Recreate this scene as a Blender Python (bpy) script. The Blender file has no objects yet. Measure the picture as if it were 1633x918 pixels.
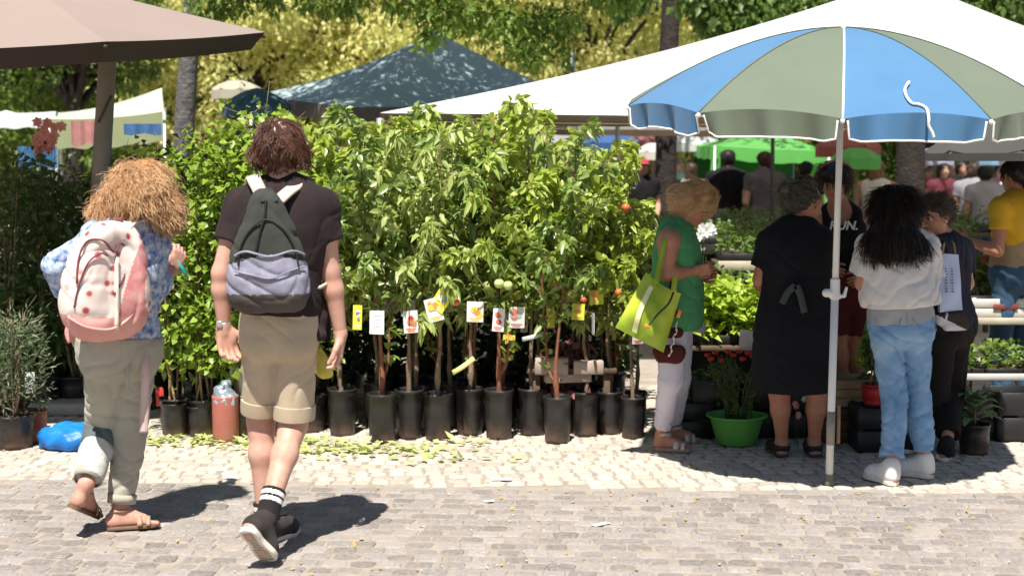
import bpy, bmesh, math, random
import numpy as np
from mathutils import Vector, Matrix
R_ = math.radians
random.seed(5)
rng = np.random.default_rng(11)
SC = bpy.context.scene
COL = SC.collection

# ------------------------------------------------------------------ camera, world, sun, exposure
CAM_H, PITCH, FPX, CX, CY = 1.65, R_(5.12), 2268.0, 816.5, 459.0
cam = bpy.data.cameras.new('camera')
cam.lens = 50.0; cam.sensor_width = 36.0; cam.clip_end = 500.0; cam.clip_start = 0.05
cam.dof.use_dof = True; cam.dof.focus_distance = 7.2; cam.dof.aperture_fstop = 2.6
camo = bpy.data.objects.new('camera', cam)
camo.location = (0, 0, CAM_H); camo.rotation_euler = (math.pi/2-PITCH, 0, 0)
COL.objects.link(camo); SC.camera = camo
SUN_V = np.array([-0.085, -0.505, 1.0]); SUN_V = SUN_V/np.linalg.norm(SUN_V)      # towards the sun
W = bpy.data.worlds.new('World'); SC.world = W; W.use_nodes = True
wn = W.node_tree; bg = wn.nodes['Background']
sky = wn.nodes.new('ShaderNodeTexSky'); sky.sky_type = 'NISHITA'; sky.sun_disc = False
sky.sun_elevation = math.asin(SUN_V[2]); sky.sun_rotation = math.atan2(SUN_V[0], SUN_V[1])
sky.air_density = 1.0; sky.dust_density = 0.8
wn.links.new(sky.outputs[0], bg.inputs[0]); bg.inputs[1].default_value = 0.050
sl = bpy.data.lights.new('sun', 'SUN'); sl.energy = 5.0; sl.angle = R_(0.55); sl.color = (1.0, 0.945, 0.86)
so = bpy.data.objects.new('sun', sl); COL.objects.link(so); so.location = (-3, -8, 14)
so.rotation_euler = Vector(SUN_V).to_track_quat('Z', 'Y').to_euler()
SC.view_settings.view_transform = 'Standard'; SC.view_settings.look = 'None'
SC.view_settings.gamma = 1.0; SC.view_settings.use_curve_mapping = False
SC.view_settings.exposure = 0.76
SC.render.engine = 'CYCLES'
SC.cycles.max_bounces = 6; SC.cycles.transparent_max_bounces = 6; SC.cycles.use_denoising = True
SC.cycles.caustics_reflective = False; SC.cycles.caustics_refractive = False

_up = np.array([0, math.sin(PITCH), math.cos(PITCH)]); _fw = np.array([0, math.cos(PITCH), -math.sin(PITCH)])
def ray(px, py): return np.array([(px-CX)/FPX, 0, 0]) + (CY-py)/FPX*_up + _fw
def at(px, py, Y):                       # measured photo point at ground distance Y, in metres
    d = ray(px, py); return np.array([0, 0, CAM_H]) + d*(Y/d[1])
def G(px, py, z=0.0):
    d = ray(px, py); return np.array([0, 0, CAM_H]) + d*((z-CAM_H)/d[2])
def nz(v):
    v = np.asarray(v, float); return v/(np.linalg.norm(v)+1e-12)
def A(*v): return np.array(v, float)

# ------------------------------------------------------------------ materials
def _nt(name):
    m = bpy.data.materials.new(name); m.use_nodes = True; n = m.node_tree
    return m, n, n.nodes['Principled BSDF'], n.nodes['Material Output']
def _sset(b, k, v):
    if k in b.inputs: b.inputs[k].default_value = v
def c4(c): return (c[0], c[1], c[2], 1.0)
def ramp(n, fac, stops, interp='LINEAR'):
    r = n.nodes.new('ShaderNodeValToRGB'); cr = r.color_ramp; cr.interpolation = interp
    while len(cr.elements) < len(stops): cr.elements.new(0.5)
    for e, (p, c) in zip(cr.elements, stops): e.position = p; e.color = c4(c)
    if fac is not None: n.links.new(fac, r.inputs[0])
    return r
def texc(n, scale=(1, 1, 1), rot=(0, 0, 0), kind='Object'):
    t = n.nodes.new('ShaderNodeTexCoord'); mp = n.nodes.new('ShaderNodeMapping')
    mp.inputs['Scale'].default_value = scale; mp.inputs['Rotation'].default_value = rot
    n.links.new(t.outputs[kind], mp.inputs[0]); return mp.outputs[0]
def noise(n, sc, det=4, vec=None, rough=0.55):
    t = n.nodes.new('ShaderNodeTexNoise'); t.inputs['Scale'].default_value = sc
    t.inputs['Detail'].default_value = det; t.inputs['Roughness'].default_value = rough
    if vec is None: vec = texc(n)
    n.links.new(vec, t.inputs['Vector']); return t.outputs['Fac']
def bump(n, b, h, st, dist=0.01):
    k = n.nodes.new('ShaderNodeBump'); k.inputs['Strength'].default_value = st; k.inputs['Distance'].default_value = dist
    n.links.new(h, k.inputs['Height']); n.links.new(k.outputs[0], b.inputs['Normal'])
def mixc(n, f, a, b_, typ='MIX'):
    m = n.nodes.new('ShaderNodeMix'); m.data_type = 'RGBA'; m.blend_type = typ
    for i, v in ((0, f), (6, a), (7, b_)):
        if hasattr(v, 'links') or hasattr(v, 'is_output'): n.links.new(v, m.inputs[i])
        else: m.inputs[i].default_value = v if i == 0 else c4(v)
    return m.outputs[2]
_MC = {}
def M(name, col=(), rough=0.7, var=0.15, vs=6, bs=0.25, bsc=60, bd=0.004, spec=0.4, metal=0.0, sheen=0.0, transl=0.0, two=None):
    if name in _MC: return _MC[name]
    m, n, b, o = _nt(name); vec = texc(n)
    f = noise(n, vs, 5, vec)
    c2 = two if two else tuple(min(1, x*(1+var)) for x in col); c1 = col if two else tuple(x*(1-var) for x in col)
    r = ramp(n, f, [(0.3, c1), (0.7, c2)]); n.links.new(r.outputs[0], b.inputs['Base Color'])
    _sset(b, 'Roughness', rough); _sset(b, 'Metallic', metal); _sset(b, 'Specular IOR Level', spec); _sset(b, 'Sheen Weight', sheen)
    if bs: bump(n, b, noise(n, bsc, 3, vec), bs, bd)
    if transl:
        t = n.nodes.new('ShaderNodeBsdfTranslucent'); n.links.new(r.outputs[0], t.inputs[0])
        mx = n.nodes.new('ShaderNodeMixShader'); mx.inputs[0].default_value = transl
        n.links.new(b.outputs[0], mx.inputs[1]); n.links.new(t.outputs[0], mx.inputs[2]); n.links.new(mx.outputs[0], o.inputs[0])
    _MC[name] = m; return m
def leafmat(name, stops, rough=0.42, tr=0.32, spec=0.5):
    m, n, b, o = _nt(name)
    a = n.nodes.new('ShaderNodeAttribute'); a.attribute_name = 'rnd'
    r = ramp(n, a.outputs['Fac'], stops)
    f = noise(n, 25, 2); c = mixc(n, f, r.outputs[0], tuple(x*1.35 for x in stops[len(stops)//2][1]))
    n.links.new(c, b.inputs['Base Color']); _sset(b, 'Roughness', rough); _sset(b, 'Specular IOR Level', spec)
    t = n.nodes.new('ShaderNodeBsdfTranslucent')
    hs = mixc(n, 0.35, c, (0.30, 0.42, 0.03)); n.links.new(hs, t.inputs[0])
    mx = n.nodes.new('ShaderNodeMixShader'); mx.inputs[0].default_value = tr
    n.links.new(b.outputs[0], mx.inputs[1]); n.links.new(t.outputs[0], mx.inputs[2]); n.links.new(mx.outputs[0], o.inputs[0])
    return m
def cloth(name, col, var=0.12, vs=9, rough=0.85, two=None, bs=0.35, transl=0.0):
    return M(name, col, rough, var, vs, bs, 140, 0.002, 0.12, 0, 0.03, transl, two)
def stripes_attr(name, stops, interp='CONSTANT', rough=0.8, bs=0.2):
    m, n, b, o = _nt(name); a = n.nodes.new('ShaderNodeAttribute'); a.attribute_name = 'rnd'
    r = ramp(n, a.outputs['Fac'], stops, interp); n.links.new(r.outputs[0], b.inputs['Base Color'])
    _sset(b, 'Roughness', rough); bump(n, b, noise(n, 90, 3), bs, 0.003); return m

# ------------------------------------------------------------------ objects
ROOTLOC = {}
def tagp(o, label=None, cat=None, group=None, kind=None):
    for k, v in (('label', label), ('category', cat), ('group', group), ('kind', kind)):
        if v: o[k] = v
    return o
def thing(name, label, cat, loc=(0, 0, 0), group=None, rz=0.0):
    o = bpy.data.objects.new(name, None); COL.objects.link(o); o.empty_display_size = 0.2
    o.location = tuple(loc); o.rotation_euler = (0, 0, rz); ROOTLOC[o.name] = np.array(loc, float)
    return tagp(o, label, cat, group)
class MB:
    def __init__(s): s.V = []; s.F = []; s.n = 0; s.att = []; s.mi = []
    def add(s, V, F, a=0.0, mi=0):
        V = np.asarray(V, float).reshape(-1, 3); s.V.append(V)
        if isinstance(F, np.ndarray): F = [F]
        for f in F:
            f = np.asarray(f)
            if f.ndim == 1 and f.dtype != object: f = f[None]
            s.F.append(f+s.n); nf = len(f)
            s.att.append(np.full(nf, a) if np.isscalar(a) else np.asarray(a)[:nf])
            s.mi.append(np.full(nf, mi) if np.isscalar(mi) else np.asarray(mi)[:nf])
        s.n += len(V); return s
    def mesh(s, name, off=None, smooth=True):
        V = np.vstack(s.V); V = V if off is None else V-off
        me = bpy.data.meshes.new(name); me.vertices.add(len(V)); me.vertices.foreach_set('co', V.astype(np.float32).ravel())
        tot = np.concatenate([np.full(len(f), f.shape[1]) for f in s.F]); loops = np.concatenate([f.ravel() for f in s.F])
        me.loops.add(len(loops)); me.loops.foreach_set('vertex_index', loops.astype(np.int32))
        me.polygons.add(len(tot)); st = np.concatenate([[0], np.cumsum(tot)[:-1]])
        me.polygons.foreach_set('loop_start', st.astype(np.int32))
        try: me.polygons.foreach_set('loop_total', tot.astype(np.int32))
        except Exception: pass
        me.polygons.foreach_set('use_smooth', np.full(len(tot), smooth))
        me.polygons.foreach_set('material_index', np.concatenate(s.mi).astype(np.int32))
        me.update(calc_edges=True)
        at_ = me.attributes.new('rnd', 'FLOAT', 'FACE'); at_.data.foreach_set('value', np.concatenate(s.att).astype(np.float32))
        return me
    def obj(s, name, mats, parent=None, smooth=True, label=None, cat=None, group=None, kind=None, origin=None, autosm=None):
        off = None
        if parent is not None:
            p = parent
            while p.parent is not None: p = p.parent
            off = ROOTLOC.get(p.name)
        elif origin is not None: off = np.array(origin, float)
        me = s.mesh(name, off, smooth)
        for m in (mats if isinstance(mats, (list, tuple)) else [mats]): me.materials.append(m)
        if autosm:
            try: me.set_sharp_from_angle(angle=R_(autosm))
            except Exception: pass
        o = bpy.data.objects.new(name, me); COL.objects.link(o)
        if parent is not None: o.parent = parent
        elif origin is not None: o.location = tuple(origin); ROOTLOC[o.name] = off
        else: ROOTLOC[o.name] = np.zeros(3)
        return tagp(o, label, cat, group, kind)
def copy_tree(o, parent=None):
    c = o.copy(); COL.objects.link(c); c.parent = parent
    for ch in list(o.children): copy_tree(ch, c)
    return c

# ------------------------------------------------------------------ shape helpers
def frames(P):
    P = np.asarray(P, float); T = np.gradient(P, axis=0); T /= (np.linalg.norm(T, axis=1, keepdims=True)+1e-12)
    ref = A(0, 0, 1) if abs(T[0][2]) < 0.9 else A(1, 0, 0)
    U = np.zeros_like(P); u = nz(np.cross(T[0], ref))
    for i in range(len(P)):
        u = nz(u-T[i]*np.dot(u, T[i])); U[i] = u
    return T, U, np.cross(T, U)
def tube(P, r, n=8, caps=True, squash=1.0):
    P = np.asarray(P, float); m = len(P); r = np.broadcast_to(np.asarray(r, float), (m,))
    T, U, B = frames(P); a = np.arange(n)*2*math.pi/n
    V = P[:, None]+r[:, None, None]*(np.cos(a)[None, :, None]*U[:, None]+squash*np.sin(a)[None, :, None]*B[:, None])
    i = np.arange(m-1)[:, None]*n; j = np.arange(n)[None]; k = (j+1) % n
    F = [np.stack([i+j, i+k, i+n+k, i+n+j], -1).reshape(-1, 4)]
    if caps: F += [np.arange(n)[::-1][None], (np.arange(n)+(m-1)*n)[None]]
    return V.reshape(-1, 3), F
def lathe(prof, c=(0, 0, 0), n=28, wob=0.0, M3=None):
    prof = np.asarray(prof, float); m = len(prof); a = np.arange(n)*2*math.pi/n
    w = 1+wob*np.sin(3*a+1)+wob*0.6*np.sin(7*a)
    V = np.stack([prof[:, 0:1]*np.cos(a)*w, prof[:, 0:1]*np.sin(a)*w, np.repeat(prof[:, 1:2], n, 1)], -1).reshape(-1, 3)
    if M3 is not None: V = V@np.asarray(M3).T
    V = V+np.asarray(c); i = np.arange(m-1)[:, None]*n; j = np.arange(n)[None]; k = (j+1) % n
    return V, [np.stack([i+j, i+k, i+n+k, i+n+j], -1).reshape(-1, 4)]
def spline(pts, n=20):
    P = np.array(pts, float); m = len(P); t = np.linspace(0, m-1, n); out = []
    for x in t:
        i = min(int(x), m-2); u = x-i; p0 = P[max(i-1, 0)]; p1 = P[i]; p2 = P[i+1]; p3 = P[min(i+2, m-1)]
        out.append(.5*((2*p1)+(-p0+p2)*u+(2*p0-5*p1+4*p2-p3)*u*u+(-p0+3*p1-3*p2+p3)*u**3))
    return np.array(out)
def strap(pts, w, th, nrm=None):
    """flat webbing through the points; nrm gives its outward normal at each point"""
    P = np.array(pts, float); T = np.gradient(P, axis=0); T /= np.linalg.norm(T, axis=1, keepdims=True)+1e-9
    N = np.array(nrm, float) if nrm is not None else np.tile(A(0, -1, 0), (len(P), 1)); N = N-T*(N*T).sum(1, keepdims=True); N /= np.linalg.norm(N, axis=1, keepdims=True)+1e-9
    Bn = np.cross(T, N); q = np.stack([P-Bn*w/2, P-Bn*w/2+N*th, P+Bn*w/2+N*th, P+Bn*w/2], 1); m = len(P)
    i = np.arange(m-1)[:, None]*4; j = np.arange(4)[None]; k = (j+1) % 4
    return q.reshape(-1, 3), [np.stack([i+j, i+k, i+4+k, i+4+j], -1).reshape(-1, 4), np.array([[3, 2, 1, 0], [m*4-4, m*4-3, m*4-2, m*4-1]])]
def rot(ax, deg):
    return np.array(Matrix.Rotation(R_(deg), 3, ax))
def box(c, size, M3=None, bev=0.004):
    bm = bmesh.new(); bmesh.ops.create_cube(bm, size=1.0)
    for v in bm.verts: v.co = Vector((v.co.x*size[0], v.co.y*size[1], v.co.z*size[2]))
    if bev: bmesh.ops.bevel(bm, geom=bm.edges[:], offset=min(bev, min(size)*0.3), segments=1, affect='EDGES', profile=0.5)
    V = np.array([v.co[:] for v in bm.verts]); bm.verts.index_update()
    q = [[v.index for v in f.verts] for f in bm.faces]; bm.free()
    F = [np.array([f for f in q if len(f) == k]) for k in (3, 4, 5, 6) if any(len(f) == k for f in q)]
    if M3 is not None: V = V@np.asarray(M3).T
    return V+np.asarray(c), F
def basis(zdir, xhint=(1, 0, 0)):
    z = nz(zdir); x = np.asarray(xhint, float); x = nz(x-z*np.dot(x, z)); return np.stack([x, np.cross(z, x), z], 1)
def grid_sheet(f, nu, nv):
    u, v = np.meshgrid(np.linspace(0, 1, nu+1), np.linspace(0, 1, nv+1), indexing='ij')
    V = f(u.ravel(), v.ravel()); i = np.arange(nu)[:, None]*(nv+1); j = np.arange(nv)[None]
    return V, [np.stack([i+j, i+nv+1+j, i+nv+2+j, i+j+1], -1).reshape(-1, 4)]
def leaves(P, D, N, L, Wd, droop=0.3, fold=0.25, ns=2, shape=None, seed=0):
    """many leaves: base points P, directions D, face normals N, lengths L, widths Wd -> V, faces, faces per leaf"""
    n = len(P); D = D/(np.linalg.norm(D, axis=1, keepdims=True)+1e-9)
    S = np.cross(D, N); S /= (np.linalg.norm(S, axis=1, keepdims=True)+1e-9); N = np.cross(S, D)
    L = np.broadcast_to(L, (n,))[:, None]; Wd = np.broadcast_to(Wd, (n,))[:, None]
    ts = {1: [0.45], 2: [0.28, 0.66], 3: [0.2, 0.5, 0.8]}[ns]; ws = shape or {1: [1.0], 2: [0.95, 0.8], 3: [0.8, 1.0, 0.62]}[ns]
    def cen(t): return P+D*L*t*(1-0.25*droop*t)+A(0, 0, -1)*L*droop*t*t-N*0
    vs = [P]
    for t, w in zip(ts, ws):
        c = cen(t); s = S*Wd*0.5*w
        vs += [c-s+N*Wd*fold*w, c, c+s+N*Wd*fold*w]
    vs.append(cen(1.0)); V = np.stack(vs, 1); k = V.shape[1]; b = (np.arange(n)*k)[:, None]
    tr = [[0, 2, 1], [0, 3, 2], [k-4, k-3, k-1], [k-3, k-2, k-1]]; qd = []
    for i in range(ns-1):
        o = 1+3*i; qd += [[o, o+1, o+4, o+3], [o+1, o+2, o+5, o+4]]
    F = [(b[:, :, None]+np.array(tr)[None]).reshape(-1, 3)]
    if qd: F.append((b[:, :, None]+np.array(qd)[None]).reshape(-1, 4))
    return V.reshape(-1, 3), F, [len(tr), len(qd)]
def add_leaves(mb, P, D, N, L, Wd, a=None, mi=0, **kw):
    V, F, per = leaves(P, D, N, L, Wd, **kw); n = len(P); a = rng.random(n) if a is None else a
    off = mb.n; mb.V.append(V)
    for f, p in zip(F, per):
        mb.F.append(f+off); mb.att.append(np.repeat(a, p)); mb.mi.append(np.full(len(f), mi))
    mb.n += len(V)
def rdir(n, zb=0.0):
    v = rng.normal(size=(n, 3)); v /= np.linalg.norm(v, axis=1, keepdims=True); v[:, 2] += zb; return v/np.linalg.norm(v, axis=1, keepdims=True)

# ------------------------------------------------------------------ signed-distance modeller (bodies, clothes, bags)
def folds(x, y, z, f, seed=0.0, ani=(1, 1, 1)):
    x, y, z = x*f*ani[0]+seed, y*f*ani[1]-seed*1.7, z*f*ani[2]+seed*0.6
    a = np.sin(x*1.0+1.3*np.sin(y*0.8+z*0.5)+0.7*z); b = np.sin(y*1.2+1.1*np.sin(z*0.9-x*0.6)); c = np.sin(z*1.1+x*0.9+1.2*np.sin(x*1.4+y))
    d = np.sin(2.1*x-1.7*z+2.3*np.sin(1.3*y+z)); return (a*b+0.7*c+0.5*d)/2.2
def creases(x, y, z, f, seed=0.0, ani=(1, 1, 1)):
    x, y, z = x*f+seed, y*f+seed*2.1, z*f-seed
    w = 0.9*np.sin(x*0.7+z*0.45+seed)+0.8*np.sin(y*0.9-z*0.6); a = 1-np.abs(np.sin(z*1.0+x*0.55+w)); b = 1-np.abs(np.sin(z*0.8-x*0.8-y*0.5+1.3*w+2.0))
    g = 0.5+0.5*np.sin(0.31*z+0.8*np.sin(x*0.5)+seed*3); return a**3*g+b**3*(1-g)-0.3
class SD:
    def __init__(s, h=0.008, pad=0.02): s.h = h; s.p = []; s.pad = pad; s.nz = []; s.cuts = []
    def cone(s, a, b, ra, rb=None, k=0.02, flat=0, sq=None, mode='u'):
        rb = ra if rb is None else rb; s.p.append(('c', np.array(a, float), np.array(b, float), ra, rb, k, flat, sq, mode)); return s
    def chain(s, pts, rs, k=0.02, **kw):
        for i in range(len(pts)-1): s.cone(pts[i], pts[i+1], rs[i], rs[i+1], k, **kw)
        return s
    def ell(s, c, r, X=None, k=0.02, mode='u'):
        s.p.append(('e', np.array(c, float), np.array(r, float), np.eye(3) if X is None else np.asarray(X, float), k, mode)); return s
    def box(s, c, hs, X=None, rd=0.01, k=0.01, mode='u'):
        s.p.append(('b', np.array(c, float), np.array(hs, float), np.eye(3) if X is None else np.asarray(X, float), rd, k, mode)); return s
    def noise(s, amp, f, seed=0.0, ani=(1, 1, 1)): s.nz.append((amp, f, seed, ani)); return s
    def cut(s, p, n): s.cuts.append((np.array(p, float), nz(n))); return s       # keeps the side opposite to n
    def bbox(s):
        lo = []; hi = []
        for q in s.p:
            if q[-1] == 's': continue
            if q[0] == 'c':
                r = max(q[3], q[4])*(1.0 if q[7] is None else max(1.0, q[7][1])); lo.append(np.minimum(q[1], q[2])-r); hi.append(np.maximum(q[1], q[2])+r)
            else:
                e = np.abs(q[3])@q[2]+(q[4] if q[0] == 'b' else 0); lo.append(q[1]-e); hi.append(q[1]+e)
        return np.min(lo, 0)-s.pad, np.max(hi, 0)+s.pad
    def run(s):
        h = s.h; lo, hi = s.bbox(); n = np.ceil((hi-lo)/h).astype(int)+2
        ax = [(lo[i]+np.arange(n[i])*h).astype(np.float32) for i in range(3)]
        D = np.full(n, 0.06, np.float32)
        for q in s.p:
            k = q[5] if q[0] in 'cb' else q[4]; mode = q[-1]; m = k+0.03
            if q[0] == 'c':
                r = max(q[3], q[4])*(1.0 if q[7] is None else max(1.0, q[7][1])); a0 = np.minimum(q[1], q[2])-r-m; a1 = np.maximum(q[1], q[2])+r+m
            else:
                e = np.abs(q[3])@q[2]+(q[4] if q[0] == 'b' else 0)+m; a0 = q[1]-e; a1 = q[1]+e
            i0 = np.clip(np.floor((a0-lo)/h).astype(int), 0, n); i1 = np.clip(np.ceil((a1-lo)/h).astype(int)+1, 0, n)
            if (i1 <= i0).any(): continue
            sl_ = tuple(slice(i0[i], i1[i]) for i in range(3))
            x = ax[0][sl_[0]][:, None, None]; y = ax[1][sl_[1]][None, :, None]; z = ax[2][sl_[2]][None, None, :]
            if q[0] == 'c':
                a, b, ra, rb, k, flat, sq = q[1:8]; ab = b-a; L = np.linalg.norm(ab)+1e-9
                t = ((x-a[0])*ab[0]+(y-a[1])*ab[1]+(z-a[2])*ab[2])/(L*L); tc = np.clip(t, -50 if flat & 1 else 0, 50 if flat & 2 else 1)
                dx = x-a[0]-tc*ab[0]; dy = y-a[1]-tc*ab[1]; dz = z-a[2]-tc*ab[2]
                if sq is not None:
                    nn, f = sq; dn = dx*nn[0]+dy*nn[1]+dz*nn[2]; g = (1/f-1)
                    dx = dx+nn[0]*dn*g; dy = dy+nn[1]*dn*g; dz = dz+nn[2]*dn*g
                d = np.sqrt(dx*dx+dy*dy+dz*dz)-(ra+(rb-ra)*np.clip(t, 0, 1))
                if sq is not None and sq[1] < 1: d = d*(0.5+0.5*sq[1])
                if flat & 1: d = np.maximum(d, -t*L)
                if flat & 2: d = np.maximum(d, (t-1)*L)
            else:
                c, r, X = q[1:4]; px, py, pz = x-c[0], y-c[1], z-c[2]
                l = [X[0, i]*px+X[1, i]*py+X[2, i]*pz for i in range(3)]
                if q[0] == 'e':
                    k0 = np.sqrt((l[0]/r[0])**2+(l[1]/r[1])**2+(l[2]/r[2])**2); k1 = np.sqrt((l[0]/r[0]**2)**2+(l[1]/r[1]**2)**2+(l[2]/r[2]**2)**2)+1e-6
                    d = k0*(k0-1)/k1
                else:
                    rd = q[4]; w = [np.abs(l[i])-r[i] for i in range(3)]
                    d = np.sqrt(sum(np.maximum(v, 0)**2 for v in w))+np.minimum(np.maximum(w[0], np.maximum(w[1], w[2])), 0)-rd
            d = d.astype(np.float32); o = D[sl_]
            if mode == 's':
                g = np.maximum(k-np.abs(-d-o), 0)/max(k, 1e-6); D[sl_] = np.maximum(o, -d)+g*g*k*0.25
            else:
                g = np.maximum(k-np.abs(d-o), 0)/max(k, 1e-6); D[sl_] = np.minimum(o, d)-g*g*k*0.25
        x = ax[0][:, None, None]; y = ax[1][None, :, None]; z = ax[2][None, None, :]
        if s.nz:
            for amp, f, seed, ani in s.nz: D += (amp*(creases if ani is None else folds)(x, y, z, f, seed, ani)).astype(np.float32)
        for p, nn in s.cuts: D = np.maximum(D, ((x-p[0])*nn[0]+(y-p[1])*nn[1]+(z-p[2])*nn[2]).astype(np.float32))
        D[0] = D[-1] = 0.05; D[:, 0] = D[:, -1] = 0.05; D[:, :, 0] = D[:, :, -1] = 0.05
        return surfnet(D, lo, h)
def surfnet(D, lo, h):
    s = D < 0; sh = np.array(D.shape)-1
    c = np.zeros(sh, np.int8)
    cn = [(i, j, k) for i in (0, 1) for j in (0, 1) for k in (0, 1)]
    for i, j, k in cn: c += s[i:i+sh[0], j:j+sh[1], k:k+sh[2]]
    act = (c > 0) & (c < 8); idx = np.full(sh, -1, np.int64); ai = np.argwhere(act); idx[act] = np.arange(len(ai))
    v8 = {q: D[ai[:, 0]+q[0], ai[:, 1]+q[1], ai[:, 2]+q[2]] for q in cn}
    acc = np.zeros((len(ai), 3)); cnt = np.zeros(len(ai))
    for q in cn:
        for a in range(3):
            if q[a]: continue
            r = list(q); r[a] = 1; r = tuple(r); d0, d1 = v8[q], v8[r]; m = (d0 < 0) != (d1 < 0)
            t = np.where(m, d0/(d0-d1+1e-12), 0); p = np.tile(np.array(q, float), (len(ai), 1)); p[:, a] += t
            acc += p*m[:, None]; cnt += m
    V = lo+(ai+acc/cnt[:, None])*h; F = []
    for a in range(3):
        b, c_ = (a+1) % 3, (a+2) % 3
        sl0 = [slice(1, -1)]*3; sl1 = [slice(1, -1)]*3; sl0[a] = slice(0, -1); sl1[a] = slice(1, None)
        s0 = s[tuple(sl0)]; s1 = s[tuple(sl1)]; e = np.argwhere(s0 != s1); base = e.copy(); base[:, b] += 1; base[:, c_] += 1
        inside = s0[tuple(e.T)]
        def ci(db, dc):
            q = base.copy(); q[:, b] += db; q[:, c_] += dc; return idx[tuple(q.T)]
        f = np.stack([ci(-1, -1), ci(0, -1), ci(0, 0), ci(-1, 0)], 1); f[~inside] = f[~inside][:, ::-1]; F.append(f)
    F = np.vstack(F); F = F[(F >= 0).all(1)]
    return V, F
def vnorm(V, F):
    N = np.zeros_like(V); f = np.cross(V[F[:, 2]]-V[F[:, 0]], V[F[:, 3]]-V[F[:, 1]])
    for i in range(4): np.add.at(N, F[:, i], f)
    return N/(np.linalg.norm(N, axis=1, keepdims=True)+1e-12)
def sobj(name, sd, mats, parent, paint=None, extra=None, **kw):
    V, F = sd.run(); mb = MB(); mi = 0
    if paint is not None: mi = paint(V[F].mean(1))
    mb.add(V, F, 0.5, mi)
    if extra: 
        for V2, F2 in extra:
            mb.add(V2, F2, 0.5, 0 if paint is None else paint(V2[F2].mean(1)))
    o = mb.obj(name, mats, parent, **kw); return o, V, F
def strands(V, F, n, length, dirf, curl, cfreq, wid, steps=7, lift=0.0, seed=1, grav=0.4, side=3):
    r = np.random.default_rng(seed); N = vnorm(V, F); fi = r.integers(0, len(F), n); P = V[F[fi]].mean(1)+r.normal(size=(n, 3))*0.003; Nn = N[F[fi, 0]]
    d = dirf(P, Nn); d = d-Nn*(d*Nn).sum(1, keepdims=True); d /= (np.linalg.norm(d, axis=1, keepdims=True)+1e-9)
    d = d+Nn*lift; u = np.cross(d, Nn); Ls = length*(0.6+0.8*r.random(n)); ph = r.random(n)*6.28; m = steps
    t = np.linspace(0, 1, m); C = P[:, None]-Nn[:, None]*0.004+d[:, None]*(Ls[:, None]*t)[:, :, None]+A(0, 0, -1)*(grav*Ls[:, None]*t**2)[:, :, None]
    cu = (curl*(0.4+r.random(n)))[:, None]*np.minimum(t*3, 1)[None]; an = ph[:, None]+cfreq*t[None]*(0.7+0.6*r.random(n))[:, None]
    C = C+u[:, None]*(cu*np.cos(an))[:, :, None]+Nn[:, None]*(cu*np.sin(an))[:, :, None]
    T = np.gradient(C, axis=1); T /= (np.linalg.norm(T, axis=2, keepdims=True)+1e-9)
    U = np.cross(T, Nn[:, None]); U /= (np.linalg.norm(U, axis=2, keepdims=True)+1e-9); B = np.cross(T, U)
    w = wid*(0.7+0.6*r.random(n))[:, None]*np.array([0.9]+[1.0]*(m-2)+[0.25])[None]
    a = np.arange(side)*2*math.pi/side
    X = C[:, :, None]+w[:, :, None, None]*(np.cos(a)[None, None, :, None]*U[:, :, None]+np.sin(a)[None, None, :, None]*B[:, :, None])
    i = np.arange(n)[:, None, None]*m*side; q = np.arange(m-1)[None, :, None]*side; j = np.arange(side)[None, None]; k = (j+1) % side
    Fq = np.stack([i+q+j, i+q+k, i+q+side+k, i+q+side+j], -1).reshape(-1, 4); return X.reshape(-1, 3), Fq, (np.repeat(r.random(n), (m-1)*side).reshape(n, m-1, side)*.6+.4*np.linspace(0, 1, m-1)[None, :, None]).ravel()
# ------------------------------------------------------------------ materials shared
skin = {}
def skinm(name, col):
    m, n, b, o = _nt('skin_'+name); f = noise(n, 14, 5, None, .7); r = ramp(n, f, [(0.3, (col[0]*.92, col[1]*.74, col[2]*.70)), (0.68, col)]); f2 = noise(n, 55, 3)
    c = mixc(n, ramp(n, f2, [(.35, (.35, .35, .35)), (.7, (0, 0, 0))]).outputs[0], r.outputs[0], (col[0]*.85, col[1]*.62, col[2]*.55)); n.links.new(c, b.inputs['Base Color']); _sset(b, 'Roughness', 0.5); _sset(b, 'Specular IOR Level', 0.35)
    _sset(b, 'Subsurface Weight', 0.12); _sset(b, 'Subsurface Radius', (0.02, 0.007, 0.004)); _sset(b, 'Subsurface Scale', 0.5)
    bump(n, b, noise(n, 180, 3), 0.15, 0.001); return m
SK_FAIR = skinm('fair', (0.60, 0.39, 0.31)); SK_PINK = skinm('pink', (0.56, 0.34, 0.27)); SK_TAN = skinm('tan', (0.47, 0.24, 0.155)); SK_MID = skinm('mid', (0.50, 0.28, 0.19))
LIPM = M('lips', (0.42, 0.13, 0.11), 0.45, 0.1); EYEW = M('eye_white', (0.65, 0.62, 0.6), 0.2, 0.02, bs=0); EYED = M('iris', (0.035, 0.02, 0.012), 0.2, 0.02, bs=0); BROW = M('brow_hair', (0.05, 0.03, 0.02), 0.8)
def hairm(name, stops, rough=0.5):
    m, n, b, o = _nt('hair_'+name); a = n.nodes.new('ShaderNodeAttribute'); a.attribute_name = 'rnd'
    r = ramp(n, a.outputs['Fac'], stops); n.links.new(r.outputs[0], b.inputs['Base Color']); _sset(b, 'Roughness', rough); _sset(b, 'Specular IOR Level', 0.4); return m
RUB = M('sole_rubber', (0.72, 0.68, 0.6), 0.75, 0.12, 20); RUBD = M('sole_dark', (0.05, 0.04, 0.035), 0.8, 0.2, 20)

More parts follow.
